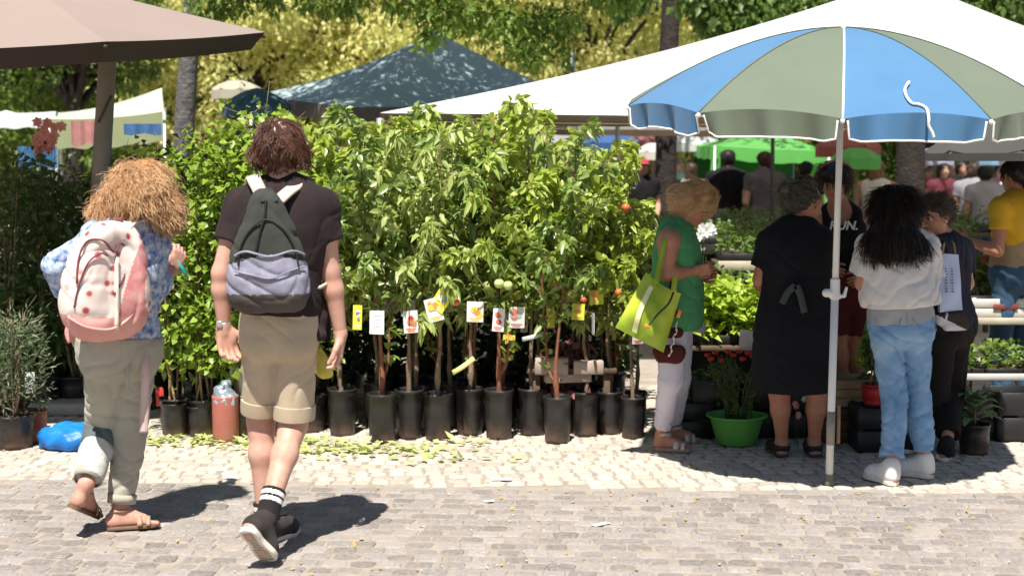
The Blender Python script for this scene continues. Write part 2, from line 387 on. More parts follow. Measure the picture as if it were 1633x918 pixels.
PROF_M = [(-0.16, .150, .100, 0), (-0.05, .172, .118, -.008), (0.08, .165, .112, -.004), (.26, .145, .100, .0), (.45, .152, .108, .0), (.65, .172, .118, -.005), (.82, .178, .108, -.008), (.93, .135, .085, -.006), (1.0, .07, .062, 0)]
PROF_F = [(-0.16, .155, .105, 0), (-0.05, .180, .120, -.012), (0.08, .172, .112, -.008), (.28, .125, .092, .0), (.45, .132, .098, .003), (.62, .150, .110, .008), (.78, .155, .100, .004), (.92, .115, .075, 0), (1.0, .055, .052, 0)]
def lerp(a, b, t): return a+(b-a)*t
class Pose:
    """joints in metres; a = the side on the left of the photo, b = the side on the right"""
    def __init__(s, J, fwd, prof, sc=1.0):
        s.J = {k: np.array(v, float) for k, v in J.items()}; s.fwd = nz(fwd); s.prof = prof; s.sc = sc
        s.up = nz(s.J['neck']-s.J['pelvis']); s.lh = nz(s.J['hipb']-s.J['hipa']); s.ls = nz(s.J['shb']-s.J['sha'])
    def level(s, t, grow=0.0, prof=None):
        pr = prof or s.prof; ts = [p[0] for p in pr]
        w = np.interp(t, ts, [p[1] for p in pr])*s.sc+grow; d = np.interp(t, ts, [p[2] for p in pr])*s.sc+grow; o = np.interp(t, ts, [p[3] for p in pr])*s.sc
        lat = nz(lerp(s.lh, s.ls, np.clip(t, 0, 1))); f = nz(np.cross(lat, s.up)); f = f if np.dot(f, s.fwd) > 0 else -f
        bow = s.J.get('bow', np.zeros(3))*4*np.clip(t, 0, 1)*(1-np.clip(t, 0, 1))
        c = s.J['pelvis']+(s.J['neck']-s.J['pelvis'])*t+f*o+bow; return c, lat, f, w, d
    def torso(s, S, t0, t1, grow=0.0, prof=None, k=0.03, n=None):
        n = n or max(3, int((t1-t0)*14)); 
        for t in np.linspace(t0, t1, n):
            c, lat, f, w, d = s.level(t, grow, prof); r = d; hw = max(w-r, 0.004)
            S.cone(c-lat*hw, c+lat*hw, r, r, k)
    def surf(s, t, u, grow=0.0, prof=None):
        """point on the torso at height t, angle u (0 = front, 90 = side b, 180 = back) and its normal"""
        c, lat, f, w, d = s.level(t, grow, prof); a = R_(u); dr = lat*math.sin(a)+f*math.cos(a); hw = max(w-d, 0.0)
        p = c+lat*np.clip(math.sin(a)*1.6, -1, 1)*hw+dr*d; return p, dr
def body_prims(S, P, legs=True, feet=True, th=.72, cfs=1.0):
    J, q = P.J, P.sc
    P.torso(S, -0.04, 0.97, -0.018)
    for e in 'ab':
        sh, el, wr = J['sh'+e], J['el'+e], J['wr'+e]
        c, lat, f, w, d = P.level(.9)
        S.cone(c, sh, .062*q, .058*q, .04); S.cone(J['neck'], sh, .045*q, .05*q, .05)
        mid = lerp(sh, el, .4); S.cone(sh, mid, .055*q, .05*q, .03); S.cone(mid, el, .05*q, .039*q, .03)
        fm = lerp(el, wr, .3); S.cone(el, fm, .038*q, .041*q, .02); S.cone(fm, wr, .041*q, .026*q, .02)
        if legs:
            hp, kn, an = J['hip'+e], J['kn'+e], J['an'+e]
            kr = .056*(cfs if th < 1 else 1); S.cone(hp, lerp(hp, kn, .6), .088*q*th, .066*q*min(1, cfs, th+.15), .02); S.cone(lerp(hp, kn, .6), kn, .066*q*min(1, cfs, th+.15), kr*q, .02)
            cf = lerp(kn, an, .32)-P.fwd*.014*q; S.cone(kn, lerp(kn, an, .1), (kr-.002)*q, .05*q*cfs, .02); S.cone(kn, cf, .048*q*cfs, .052*q*cfs, .03); S.cone(cf, an, .052*q*cfs, .033*q, .03)
            if feet: foot_prims(S, P, e, 'bare')
    hd = J['head']; u = P.hu; f = P.hf; l = np.cross(f, u); X = np.stack([l, f, u])
    S.cone(J['neck']-u*.02, hd-u*.05*q-f*.012*q, .058*q, .052*q, .03)
    S.ell(hd+u*.022*q-f*.008*q, (.074*q, .093*q, .088*q), X, .01)
    S.ell(hd+f*.022*q-u*.040*q, (.058*q, .068*q, .064*q), X, .03)
    S.ell(hd+f*.058*q-u*.088*q, (.024*q, .022*q, .018*q), X, .025)
    S.cone(hd+f*.083*q+u*.020*q, hd+f*.106*q-u*.022*q, .008*q, .0125*q, .010)
    S.cone(hd+f*.090*q-u*.026*q-l*.008*q, hd+f*.090*q-u*.026*q+l*.008*q, .009*q, .009*q, .006)
    for sg in (-1, 1):
        S.ell(hd+l*sg*.075*q-f*.006*q-u*.008*q, (.010*q, .017*q, .030*q), X, .006)
        S.ell(hd+f*.090*q+u*.008*q+l*sg*.031*q, (.017*q, .012*q, .011*q), X, .008, 's')
        S.ell(hd+f*.074*q+u*.007*q+l*sg*.030*q, (.0125*q, .0125*q, .0125*q), X, .002)
        S.cone(hd+f*.084*q+u*.027*q+l*sg*.012*q, hd+f*.076*q+u*.026*q+l*sg*.045*q, .007*q, .006*q, .01)
        S.ell(hd+f*.058*q-u*.026*q+l*sg*.036*q, (.02*q, .02*q, .018*q), X, .02)
    S.cone(hd+f*.085*q-u*.049*q-l*.016*q, hd+f*.085*q-u*.049*q+l*.016*q, .0065*q, .0065*q, .005)
    S.cone(hd+f*.082*q-u*.060*q-l*.011*q, hd+f*.082*q-u*.060*q+l*.011*q, .0075*q, .0075*q, .005)
def foot_frame(P, e):
    he, to, an = P.J['he'+e], P.J['to'+e], P.J['an'+e]; f = nz(to-he); n = an-he; n = nz(n-f*np.dot(n, f)); return he, to, an, f, n, np.cross(f, n)
def foot_prims(S, P, e, kind):
    he, to, an, f, n, l = foot_frame(P, e); q = P.sc; L = np.linalg.norm(to-he)
    if kind == 'bare':
        h0 = he+f*.032*q+n*.034*q; S.cone(h0, an, .030*q, .032*q, .02); ball = he+f*L*.68+n*.024*q
        S.cone(an-n*.01*q, ball+n*.008*q, .031*q, .022*q, .02, sq=None); S.cone(h0-n*.004*q, ball, .029*q, .023*q, .03); S.cone(ball-l*.018*q, ball+l*.020*q, .020*q, .018*q, .02)
        sg = 1 if np.dot(l, P.lh if e == 'a' else -P.lh) > 0 else -1      # big toe towards the other foot
        for i in range(5):
            o = l*sg*(.028-.0155*i)*q; tl = (1.0, .96, .9, .84, .78)[i]; r = (.012, .0085, .008, .0075, .007)[i]*q
            S.cone(ball+o*.9-n*.006*q, he+f*L*tl-f*r+o*1.05+n*.010*q, r*1.1, r, .006)
    else:
        h0 = he+f*.040*q+n*.052*q; S.cone(h0, an+n*.012*q, .040*q, .042*q, .02); S.cone(h0, he+f*L*.72+n*.040*q, .040*q, .040*q, .03)
        ball = he+f*L*.72+n*.036*q; S.cone(ball-l*.012*q, ball+l*.012*q, .036*q, .034*q, .02); S.cone(ball, to-f*.036*q+n*.034*q, .036*q, .031*q, .03)
        S.cone(an+n*.0*q, he+f*L*.62+n*.052*q, .038*q, .034*q, .03); S.cut(he+n*.014*q, -n)
def sole(P, e, th=.024, wd=(.034, .046), grow=0.0, up=0.0):
    he, to, an, f, n, l = foot_frame(P, e); q = P.sc; L = np.linalg.norm(to-he); m = 26
    prof = [(0.0, 0.0), (.02, .55), (.08, .86), (.2, .92), (.38, .80), (.55, .95), (.7, 1.12), (.85, 1.02), (.95, .68), (1.0, 0.0)]
    t = (1-np.cos(np.linspace(0, math.pi, m)))/2; w = np.interp(t, [a for a, b in prof], [b for a, b in prof])*.040*q*(1+grow); w[0] = w[-1] = .004
    t2 = t*(1+2*grow*.1)-grow*.1; lip = .010*q*np.clip((t-.8)/.2, 0, 1)**2
    mb = MB(); rings = []
    for k, (z, s) in enumerate(((0, .93), (th*.25, 1.0), (th*.85, 1.0), (th, .95))):
        Lf = he+f*(t2*L)[:, None]+n*((z+up+lip*(z > 0)*.3)[:, None]if np.ndim(z) else (z+up))+(n*lip[:, None])
        rings.append(np.vstack([Lf+l*(w*s)[:, None], (Lf-l*(w*s)[:, None])[::-1]]))
    V = np.vstack(rings); N = 2*m; j = np.arange(N); k = (j+1) % N
    F = np.vstack([np.stack([i*N+j, i*N+k, (i+1)*N+k, (i+1)*N+j], 1) for i in range(3)])
    i = np.arange(m-1); cap = lambda o, r: np.stack([o+i, o+i+1, o+N-2-i, o+N-1-i][::r], 1)
    mb.add(V, [F, cap(0, -1), cap(3*N, 1)]); return mb
def hand(P, e, d, pn, curl=0.4, sg=1, s=1.0, spread=0.012, h=.0035, tuck=0.0, thumb=1.0):
    """d: wrist to knuckles, pn: the way the palm faces, sg: side of the thumb along cross(d, pn)"""
    wr = P.J['wr'+e]; el = P.J['el'+e]; q = P.sc*s; d = nz(d); pn = nz(np.array(pn)-d*np.dot(pn, d)); l = np.cross(d, pn)*sg
    S = SD(h, .012); S.cone(lerp(wr, el, .12), wr, .027*P.sc, .026*P.sc, .01, flat=1); S.cone(wr, wr+d*.02*q, .0255*q, .022*q, .012)
    K = []
    for i in range(4):
        o = l*(1.5-i)*.0195*q; k = wr+d*(.088-.004*abs(i-1)-.004*(i == 3))*q+o; K.append(k)
        S.cone(wr+d*.012*q+o*.55, k, .0155*q, .0118*q, .012)
    S.ell(wr+d*.045*q+l*.024*q+pn*.006*q, (.016*q, .016*q, .028*q), np.stack([l, pn, d]), .014)
    for i in range(4):
        ln = (.070, .078, .073, .058)[i]*q; dd = nz(d+l*(1.5-i)*spread*3); p = K[i]; a = 0; rr = [.0095, .0088, .0080, .0070]
        for j, (fr, an) in enumerate(((.45, 38), (.30, 62), (.25, 45))):
            a += an*curl*(1+.06*i); v = dd*math.cos(R_(a))+pn*math.sin(R_(a)); p2 = p+nz(v)*ln*fr; S.cone(p, p2, rr[j]*q, rr[j+1]*q, .003); p = p2
    p = wr+d*.024*q+l*.026*q+pn*.004*q; v = nz(d*.65+l*.75*thumb+pn*.35*(1+tuck)); p2 = p+v*.042*q; v2 = nz(d*.95+l*.28*thumb+pn*(.35+tuck)); p3 = p2+v2*.033*q; p4 = p3+nz(v2+pn*.25-l*.2)*.024*q
    S.cone(p, p2, .0145*q, .0115*q, .010); S.cone(p2, p3, .0112*q, .0098*q, .004); S.cone(p3, p4, .0098*q, .0080*q, .003)
    return S.run()
def face_paint(P):
    hd, f, u, q = P.J['head'], P.hf, P.hu, P.sc; l = np.cross(f, u)
    def fn(C):
        mi = np.zeros(len(C), int); r = C-hd; a = r@f; b = r@u; c = r@l
        lip = (a > .078*q) & (np.abs(b+.054*q) < .010*q) & (np.abs(c) < .022*q); mi[lip] = 1
        for sg in (-1, 1):
            dx = c-sg*.031*q; dy = b-.008*q; e = (a > .07*q) & ((dx/(.014*q))**2+(dy/(.0065*q))**2 < 1); mi[e] = 2; mi[e & (dx**2+dy**2 < (.0065*q)**2)] = 3
            mi[(a > .06*q) & (np.abs(b-.029*q) < .0045*q) & (np.abs(dx) < .018*q)] = 4
        return mi
    return fn
def make_body(P, root, sk, h=.0065, hands=(), **kw):
    S = SD(h); body_prims(S, P, **kw); return sobj('body', S, [sk, LIPM, EYEW, EYED, BROW], root, face_paint(P), hands)[0]
def shirt(P, root, mat, t0=-.1, sl=.45, grow=.016, flare=0.0, name='shirt', h=.0065, noisea=.0045, prof=None, both=True, slr=.062, collar=.985, extra=None, seed=0., k=.03, taper=0.004):
    S = SD(h); J, q = P.J, P.sc; pr = prof or P.prof
    pr2 = [(t, w+flare*max(0, .5-t)*2, d+flare*.7*max(0, .5-t)*2, o) for t, w, d, o in pr]
    P.torso(S, t0+.07, collar-.02, grow, pr2, k)
    c, lat, f, w, d = P.level(t0, grow, pr2)
    for e in 'ab':
        sh, el, wr = J['sh'+e], J['el'+e], J['wr'+e]; c9 = P.level(.88)[0]; s2 = sh if sl > 0 else lerp(c9, sh, .62)
        S.cone(c9, s2, .07*q+grow, (.060*q+grow*.6) if sl > 0 else .062*q+grow, .04); S.cone(J['neck']-P.up*.015, s2, .045*q, .052*q+grow*.5, .05)
        if sl > 0:
            if sl <= 1: S.cone(sh, lerp(sh, el, sl), .060*q+grow*.7, slr*q+grow*.5-.003, .03, flat=2)
            else:
                S.cone(sh, el, .060*q+grow*.7, .050*q+grow*.5, .03); S.cone(el, lerp(el, wr, sl-1), .050*q+grow*.5, .044*q+grow*.4, .03, flat=2)
    S.noise(noisea*.8, 17, seed, (1, 1, .55)); S.noise(noisea*.35, 45, seed+3, (1, 1, .6)); S.noise(noisea*1.3, 26, seed+1, None)
    S.cut(c, -P.up)
    if extra: extra(S)
    return sobj(name, S, mat, root)[0]
def trousers(P, root, mat, end=(.95, .95), rs=(.100, .075, .062), name='trousers', h=.0065, t1=.14, noisea=.005, grow=.012, seed=5., extra=None, knee=None, ani=(1, 1, .7)):
    S = SD(h); J, q = P.J, P.sc; P.torso(S, -.05, t1-.03, grow, None, .04, 6)
    for e in 'ab':
        hp, kn, an = J['hip'+e], J['kn'+e], J['an'+e]; en = end[0 if e == 'a' else 1]
        if en > 1:
            pass
        if en <= .5: S.cone(hp, lerp(hp, kn, en*2), rs[0]*q, rs[1]*q, .008, flat=2)
        else:
            S.cone(hp, kn, rs[0]*q, rs[1]*q, .008); S.cone(kn, lerp(kn, an, (en-.5)*2), rs[1]*q, rs[2]*q, .012, flat=2)
        S.cone(hp-P.fwd*.035*q, lerp(hp, kn, .12), min(rs[0], .092)*q, .075*q, .012)
    S.noise(noisea*.6, 15, seed, ani); S.noise(noisea*.35, 38, seed+2, ani); S.noise(noisea*1.3, 30, seed+4, None)
    cr = P.level(-.12)[0]
    c = P.level(t1)[0]; S.cut(c, P.up)
    if extra: extra(S)
    return sobj(name, S, mat, root)[0]
def pants_paint(fn): return fn
def pt(px, py, Y): return at(px, py, Y)
# ================================================================== ground
sand = M('joint_sand', (.26, .225, .195), .95, .2, 8, .5, 80, .01, two=(.38, .33, .275))
mb = MB(); mb.add([(-90, -20, -.0042), (90, -20, -.0042), (90, 140, -.0042), (-90, 140, -.0042)], np.array([[0, 1, 2, 3]])); mb.obj('ground', sand, kind='structure')
def stone_mat(name, stops, dirt, dth):
    m, n, b, o = _nt(name); a = n.nodes.new('ShaderNodeAttribute'); a.attribute_name = 'rnd'; r = ramp(n, a.outputs['Fac'], stops); v = texc(n)
    f = noise(n, 1.1, 5, v, .65); rr = ramp(n, f, [(dth, (0, 0, 0)), (dth+.22, (1, 1, 1))]); f2 = noise(n, 45, 4, v); c = mixc(n, .25, r.outputs[0], ramp(n, f2, [(.3, (.12, .11, .10)), (.7, (.62, .56, .48))]).outputs[0], 'MIX')
    f3 = noise(n, 7, 5, v, .7); r3 = ramp(n, f3, [(.52, (0, 0, 0)), (.70, (1, 1, 1))]); mul = n.nodes.new('ShaderNodeMath'); mul.operation = 'MULTIPLY'; mul.inputs[1].default_value = .55; n.links.new(rr.outputs[0], mul.inputs[0])
    c = mixc(n, mul.outputs[0], c, dirt); m2 = n.nodes.new('ShaderNodeMath'); m2.operation = 'MULTIPLY'; m2.inputs[1].default_value = .35; n.links.new(r3.outputs[0], m2.inputs[0]); c = mixc(n, m2.outputs[0], c, (.42, .30, .21))
    n.links.new(c, b.inputs[0]); _sset(b, 'Roughness', .72); _sset(b, 'Specular IOR Level', .35); bump(n, b, noise(n, 60, 5, v, .7), .6, .004); return m
road_m = stone_mat('road_stone', [(0, (.15, .135, .13)), (.35, (.215, .195, .19)), (.7, (.26, .238, .23)), (1, (.34, .31, .295))], (.33, .29, .255), .54)
pave_m = stone_mat('pavement_stone', [(0, (.38, .33, .28)), (.4, (.48, .425, .36)), (.8, (.55, .495, .43)), (1, (.62, .57, .50))], (.56, .49, .41), .40)
def stones(x0, x1, ylo, yhi, px, py, gap, hgt, tilt, angle, seed, inset=.012):
    r = np.random.default_rng(seed); ca, sa = math.cos(R_(angle)), math.sin(R_(angle)); cx, cy = (x0+x1)/2, 7.0
    nx = int((x1-x0)/px*1.3); ny = int(8/py); I, Jx = np.meshgrid(np.arange(-nx//2, nx//2+1), np.arange(-ny//2, ny//2+1), indexing='ij')
    I = I.ravel(); Jx = Jx.ravel(); rowoff = r.random(ny+2)[Jx+ny//2]; X = (I+rowoff)*px+r.normal(size=len(I))*px*.06; Y = Jx*py+.016*np.sin(X*1.7+Jx*.05)+.02*np.sin(X*.6)
    wx = (px-gap)/2*(.86+.16*r.random(len(I))); wy = (py-gap)/2*(.90+.10*r.random(len(I)))
    rot_ = r.normal(size=len(I))*.05
    z0 = hgt*r.normal(size=len(I)); tx = tilt*r.normal(size=len(I)); ty = tilt*r.normal(size=len(I)); cor = [(-1, -1), (1, -1), (1, 1), (-1, 1)]
    rings = []
    for k, (s, z) in enumerate(((1.0, -.03), (1.0, -.006), (.93, -.0012), (.80, 0))):
        ring = []
        for a, b in cor:
            for (aa, bb) in (((a*.72, b), (a, b*.72)) if a*b < 0 else ((a, b*.72), (a*.72, b))):
                jx = aa*wx*s; jy = bb*wy*s; ring.append((jx, jy))
        if k == 0: jit = [(r.normal(size=len(I))*px*.035, r.normal(size=len(I))*py*.035) for _ in ring]
        pts = []
        for (jx, jy), (ex, ey) in zip(ring, jit):
            jx = jx+ex; jy = jy+ey; qx = X+jx*np.cos(rot_)-jy*np.sin(rot_); qy = Y+jx*np.sin(rot_)+jy*np.cos(rot_); pts.append(np.stack([cx+qx*ca-qy*sa, cy+qx*sa+qy*ca, z0+z+tx*jx+ty*jy], 1))
        rings.append(np.stack(pts, 1))
    V = np.concatenate(rings, 1); c = V.mean(1); lo = ylo(c[:, 0]) if callable(ylo) else ylo; hi = yhi(c[:, 0]) if callable(yhi) else yhi
    keep = (c[:, 1] > lo) & (c[:, 1] < hi) & (c[:, 0] > x0) & (c[:, 0] < x1); V = V[keep]; n = len(V); base = (np.arange(n)*32)[:, None, None]
    j = np.arange(8); k = (j+1) % 8; q = np.concatenate([np.stack([i*8+j, i*8+k, (i+1)*8+k, (i+1)*8+j], 1) for i in range(3)])
    F4 = (base+q[None]).reshape(-1, 4); F8 = base[:, 0]+np.arange(24, 32)[None]; a = r.random(n); return V.reshape(-1, 3), F4, F8, a
def edge_y(x): return 7.08-.055*x+.02*np.sin(x*5)
V, F4, F8, a = stones(-5.2, 5.2, 4.6, edge_y, .118, .100, .008, .0016, .012, -5, 3)
mb = MB(); mb.V.append(V); mb.n = len(V); mb.F = [F4, F8]; mb.att = [np.repeat(a, 24), a]; mb.mi = [np.zeros(len(F4)), np.zeros(len(F8))]; mb.obj('road', road_m, kind='structure', smooth=False)
V, F4, F8, a = stones(-5.8, 5.8, lambda x: edge_y(x)+.05, 10.4, .098, .094, .005, .0008, .007, 3, 4)
mb = MB(); mb.V.append(V); mb.n = len(V); mb.F = [F4, F8]; mb.att = [np.repeat(a, 24), a]; mb.mi = [np.zeros(len(F4)), np.zeros(len(F8))]; mb.obj('pavement', pave_m, kind='structure', smooth=False)
# fallen yellow leaves and grit
def ground_litter(name, n, xr, yr, L, Wd, mat, z=.004, seed=3, dens=None):
    r = np.random.default_rng(seed); X = r.uniform(*xr, n); Y = r.uniform(*yr, n)
    if dens: k = r.random(n) < dens(X, Y); X, Y = X[k], Y[k]
    n = len(X); P = np.stack([X, Y, np.full(n, z)+r.random(n)*.004], 1); D = r.normal(size=(n, 3))*A(1, 1, .12); N = np.tile(A(0, 0, 1), (n, 1))+r.normal(size=(n, 3))*.25
    mb = MB(); add_leaves(mb, P, D, N, L*(.5+r.random(n)), Wd*(.5+r.random(n)), droop=-.15, fold=.12, ns=1); return mb.obj(name, mat, kind='stuff')
lit = leafmat('litter', [(0, (.38, .26, .05)), (.4, (.56, .46, .10)), (.7, (.34, .22, .08)), (1, (.50, .48, .16))], .7, .1)
ground_litter('fallen_leaves', 420, (-4, 4), (5.0, 8.4), .022, .016, lit)
ground_litter('grit', 900, (-4, 4), (5.0, 8.3), .010, .009, M('grit_pale', (.62, .56, .48), .9, .2), seed=9)
salad = leafmat('salad', [(0, (.17, .25, .05)), (.4, (.33, .40, .10)), (.8, (.50, .54, .22)), (1, (.60, .58, .32))], .5, .3)
def sal(X, Y): return np.exp(-((X+.95)/.45)**2*1.0-((Y-8.02)/.14)**2)+np.exp(-((X+1.62)/.42)**2-((Y-8.25)/.15)**2)*1.3+.35*np.exp(-((X+.35)/.25)**2-((Y-7.75)/.10)**2)+.3*np.exp(-((X+.2)/.15)**2-((Y-8.22)/.06)**2)
o = ground_litter('leafy_trimmings', 3600, (-2.6, .5), (7.6, 8.7), .060, .034, salad, .010, 5, sal); o['label'] = 'pale green trimmed leaves scattered on the cobbles before the pots'
mb = MB()
for px, py, w, d in ((800, 765, .11, .05), (958, 837, .09, .03), (780, 800, .05, .03), (1335, 770, .02, .02)):
    mb.add(*box(G(px, py)+A(0, 0, .006), (w, d, .003), rot('Z', px % 40), .001))
mb.obj('paper_scrap', M('paper', (.78, .75, .7), .8), kind='stuff')

# ================================================================== fabric roofs
def canopy(apex, rim, sag=.0, n=10, edge_sag=0.0):
    apex = np.array(apex, float); m = len(rim); mbx = MB()
    for i in range(m):
        a, b = np.array(rim[i], float), np.array(rim[(i+1) % m], float); V = []; idx = {}
        for r in range(n+1):
            t = r/n
            for k in range(r+1):
                s = k/r if r else 0; p = apex*(1-t)+(a*(1-s)+b*s)*t; e = 4*s*(1-s)
                p = p+A(0, 0, -1)*(sag*4*t*(1-t)*(1+.25*e)+edge_sag*e*t*t); idx[(r, k)] = len(V); V.append(p)
        F = [[idx[(r, k)], idx[(r+1, k)], idx[(r+1, k+1)]] for r in range(n) for k in range(r+1)]+[[idx[(r, k)], idx[(r+1, k+1)], idx[(r, k+1)]] for r in range(1, n) for k in range(r)]
        mbx.add(V, np.array(F))
    return mbx
def fabric(name, col, rough=.8, tr=.2, var=.06, vs=1.5, bs=.15, two=None):
    return M(name, col, rough, var, vs, bs, 3, .02, .25, 0, .1, tr, two)
# white marquee over the stalls
FL, FR = at(606, 180, 10.7), at(2150, 196, 11.0); BL = FL+A(.0, 7.0, .05); BR = FR+A(0, 7.0, .05); AP = at(1442, -36, 14.2)
t = thing('marquee', 'large white pyramid marquee behind the blue and green parasol', 'marquee', A(AP[0], AP[1], 0))
wf = fabric('marquee_white', (.82, .82, .80), .75, .22, .02); canopy(AP, [FL, FR, BR, BL], .10, 14).obj('roof', wf, t)
mb = MB(); E = [FL, FR, BR, BL]
for i in range(4):
    a, b = E[i], E[(i+1) % 4]
    def fn(u, v, a=a, b=b): p = a[None]*(1-u[:, None])+b[None]*u[:, None]; p[:, 2] -= .004+v*.075+.006*np.sin(u*60)*v; p[:, 1] += .05*v*(1 if i == 0 else -1)+.01*np.sin(u*90)*v; return p
    mb.add(*grid_sheet(fn, 60, 3))
mb.obj('valance', fabric('valance_brown', (.36, .27, .19), .85, .12, .15), t)
for e in E: mb = MB(); mb.add(*tube([e*A(1, 1, 0), e*A(1, 1, .98)], .028, 10)); mb.obj('leg', M('steel_pole', (.5, .5, .5), .4, .1, metal=.6), t)
for a, b in ((FL, FR), (FL, BL), (FR, BR)): mb = MB(); mb.add(*tube([a+A(0, .05, -.06), b+A(0, .05, -.06)], .022, 8)); mb.obj('beam', M('wood_beam', (.30, .2, .12), .8), t)
# teal pyramid tent behind
c0 = at(690, 0, 16.2); t = thing('tent', 'faded teal pyramid tent under the drooping branches', 'tent', (c0[0], c0[1], 0)); tf = fabric('tent_teal', (.36, .47, .48), .85, .12, .06, 1.2)
rim = [at(556, 171, 14.4), at(985, 170, 16.4), at(850, 160, 18.4), at(400, 152, 16.2)]; ap = at(697, 49, 16.2); canopy(ap, rim, .10, 10).obj('roof', tf, t)
mb = MB()
for i in range(4):
    a, b = rim[i], rim[(i+1) % 4]
    def fn(u, v, a=a, b=b): p = a[None]*(1-u[:, None])+b[None]*u[:, None]; p[:, 2] -= .003+v*.16; return p
    mb.add(*grid_sheet(fn, 20, 1))
mb.obj('valance', fabric('tent_valance', (.16, .13, .11), .85, .1), t)
for e in rim: mb = MB(); mb.add(*tube([e*A(1, 1, 0), e], .025, 8)); mb.obj('leg', M('steel_pole', ()), t)
# brown parasol at the left
def brown():
    C = A(-3.2, 9.3, 2.42); t = thing('market_parasol', 'large beige brown market parasol on a thick grey mast at the left', 'parasol', (C[0]+.53, 9.35, 0)); bf = fabric('parasol_beige', (.31, .245, .215), .85, .10, .04)
    rim = []
    for k in range(8):
        a = R_(-55+45*k); x, y = 1.68*math.cos(a), 1.68*math.sin(a); rim.append(C+A(x, y, .037*x+.112*y))
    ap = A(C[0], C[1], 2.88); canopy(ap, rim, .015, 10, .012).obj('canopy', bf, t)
    mb = MB(); cen = np.mean(rim, 0)
    for i in range(8):
        a, b = rim[i], rim[(i+1) % 8]
        def fn(u, v, a=a, b=b):
            p = a[None]*(1-u[:, None])+b[None]*u[:, None]; p[:, 2] -= .003+.012*4*u*(1-u); d = (cen-p); d[:, 2] = 0; d /= np.linalg.norm(d, axis=1, keepdims=True)
            p = p+d*(.095*v)[:, None]; p[:, 2] -= .105*v; return p
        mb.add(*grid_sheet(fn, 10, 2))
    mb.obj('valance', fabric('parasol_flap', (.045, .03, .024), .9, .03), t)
    for k in range(8): m2 = MB(); m2.add(*tube([ap-A(0, 0, .05), rim[k]-A(0, 0, .03)], .012, 6)); m2.obj('rib', M('rib_dark', (.06, .045, .035), .6), t)
    mb = MB(); b0 = at(158, 330, 9.35); b1 = at(173, 70, 9.3); d = (b1-b0)/(b1[2]-b0[2]); foot = b0-d*b0[2]; mb.add(*tube([foot, b0, b1+d*.12], [.062, .060, .056], 14)); mb.obj('mast', M('mast_grey', (.26, .235, .20), .8, .15, 5, .4, 12, .006), t)
    mb = MB(); mb.add(*box(foot+A(0, 0, .04), (.6, .6, .08), None, .01)); mb.obj('base', M('concrete', (.35, .33, .3), .9), t)
    m2 = MB(); m2.add(*tube([b0+d*.55+A(-.02, -.06, 0), b0+d*.72+A(.06, -.07, 0)], .008, 6)); m2.add(*tube([b1-A(0, 0, .1), ap-A(0, 0, .12)], .03, 8)); m2.obj('arm', M('rib_dark', ()), t)
brown()
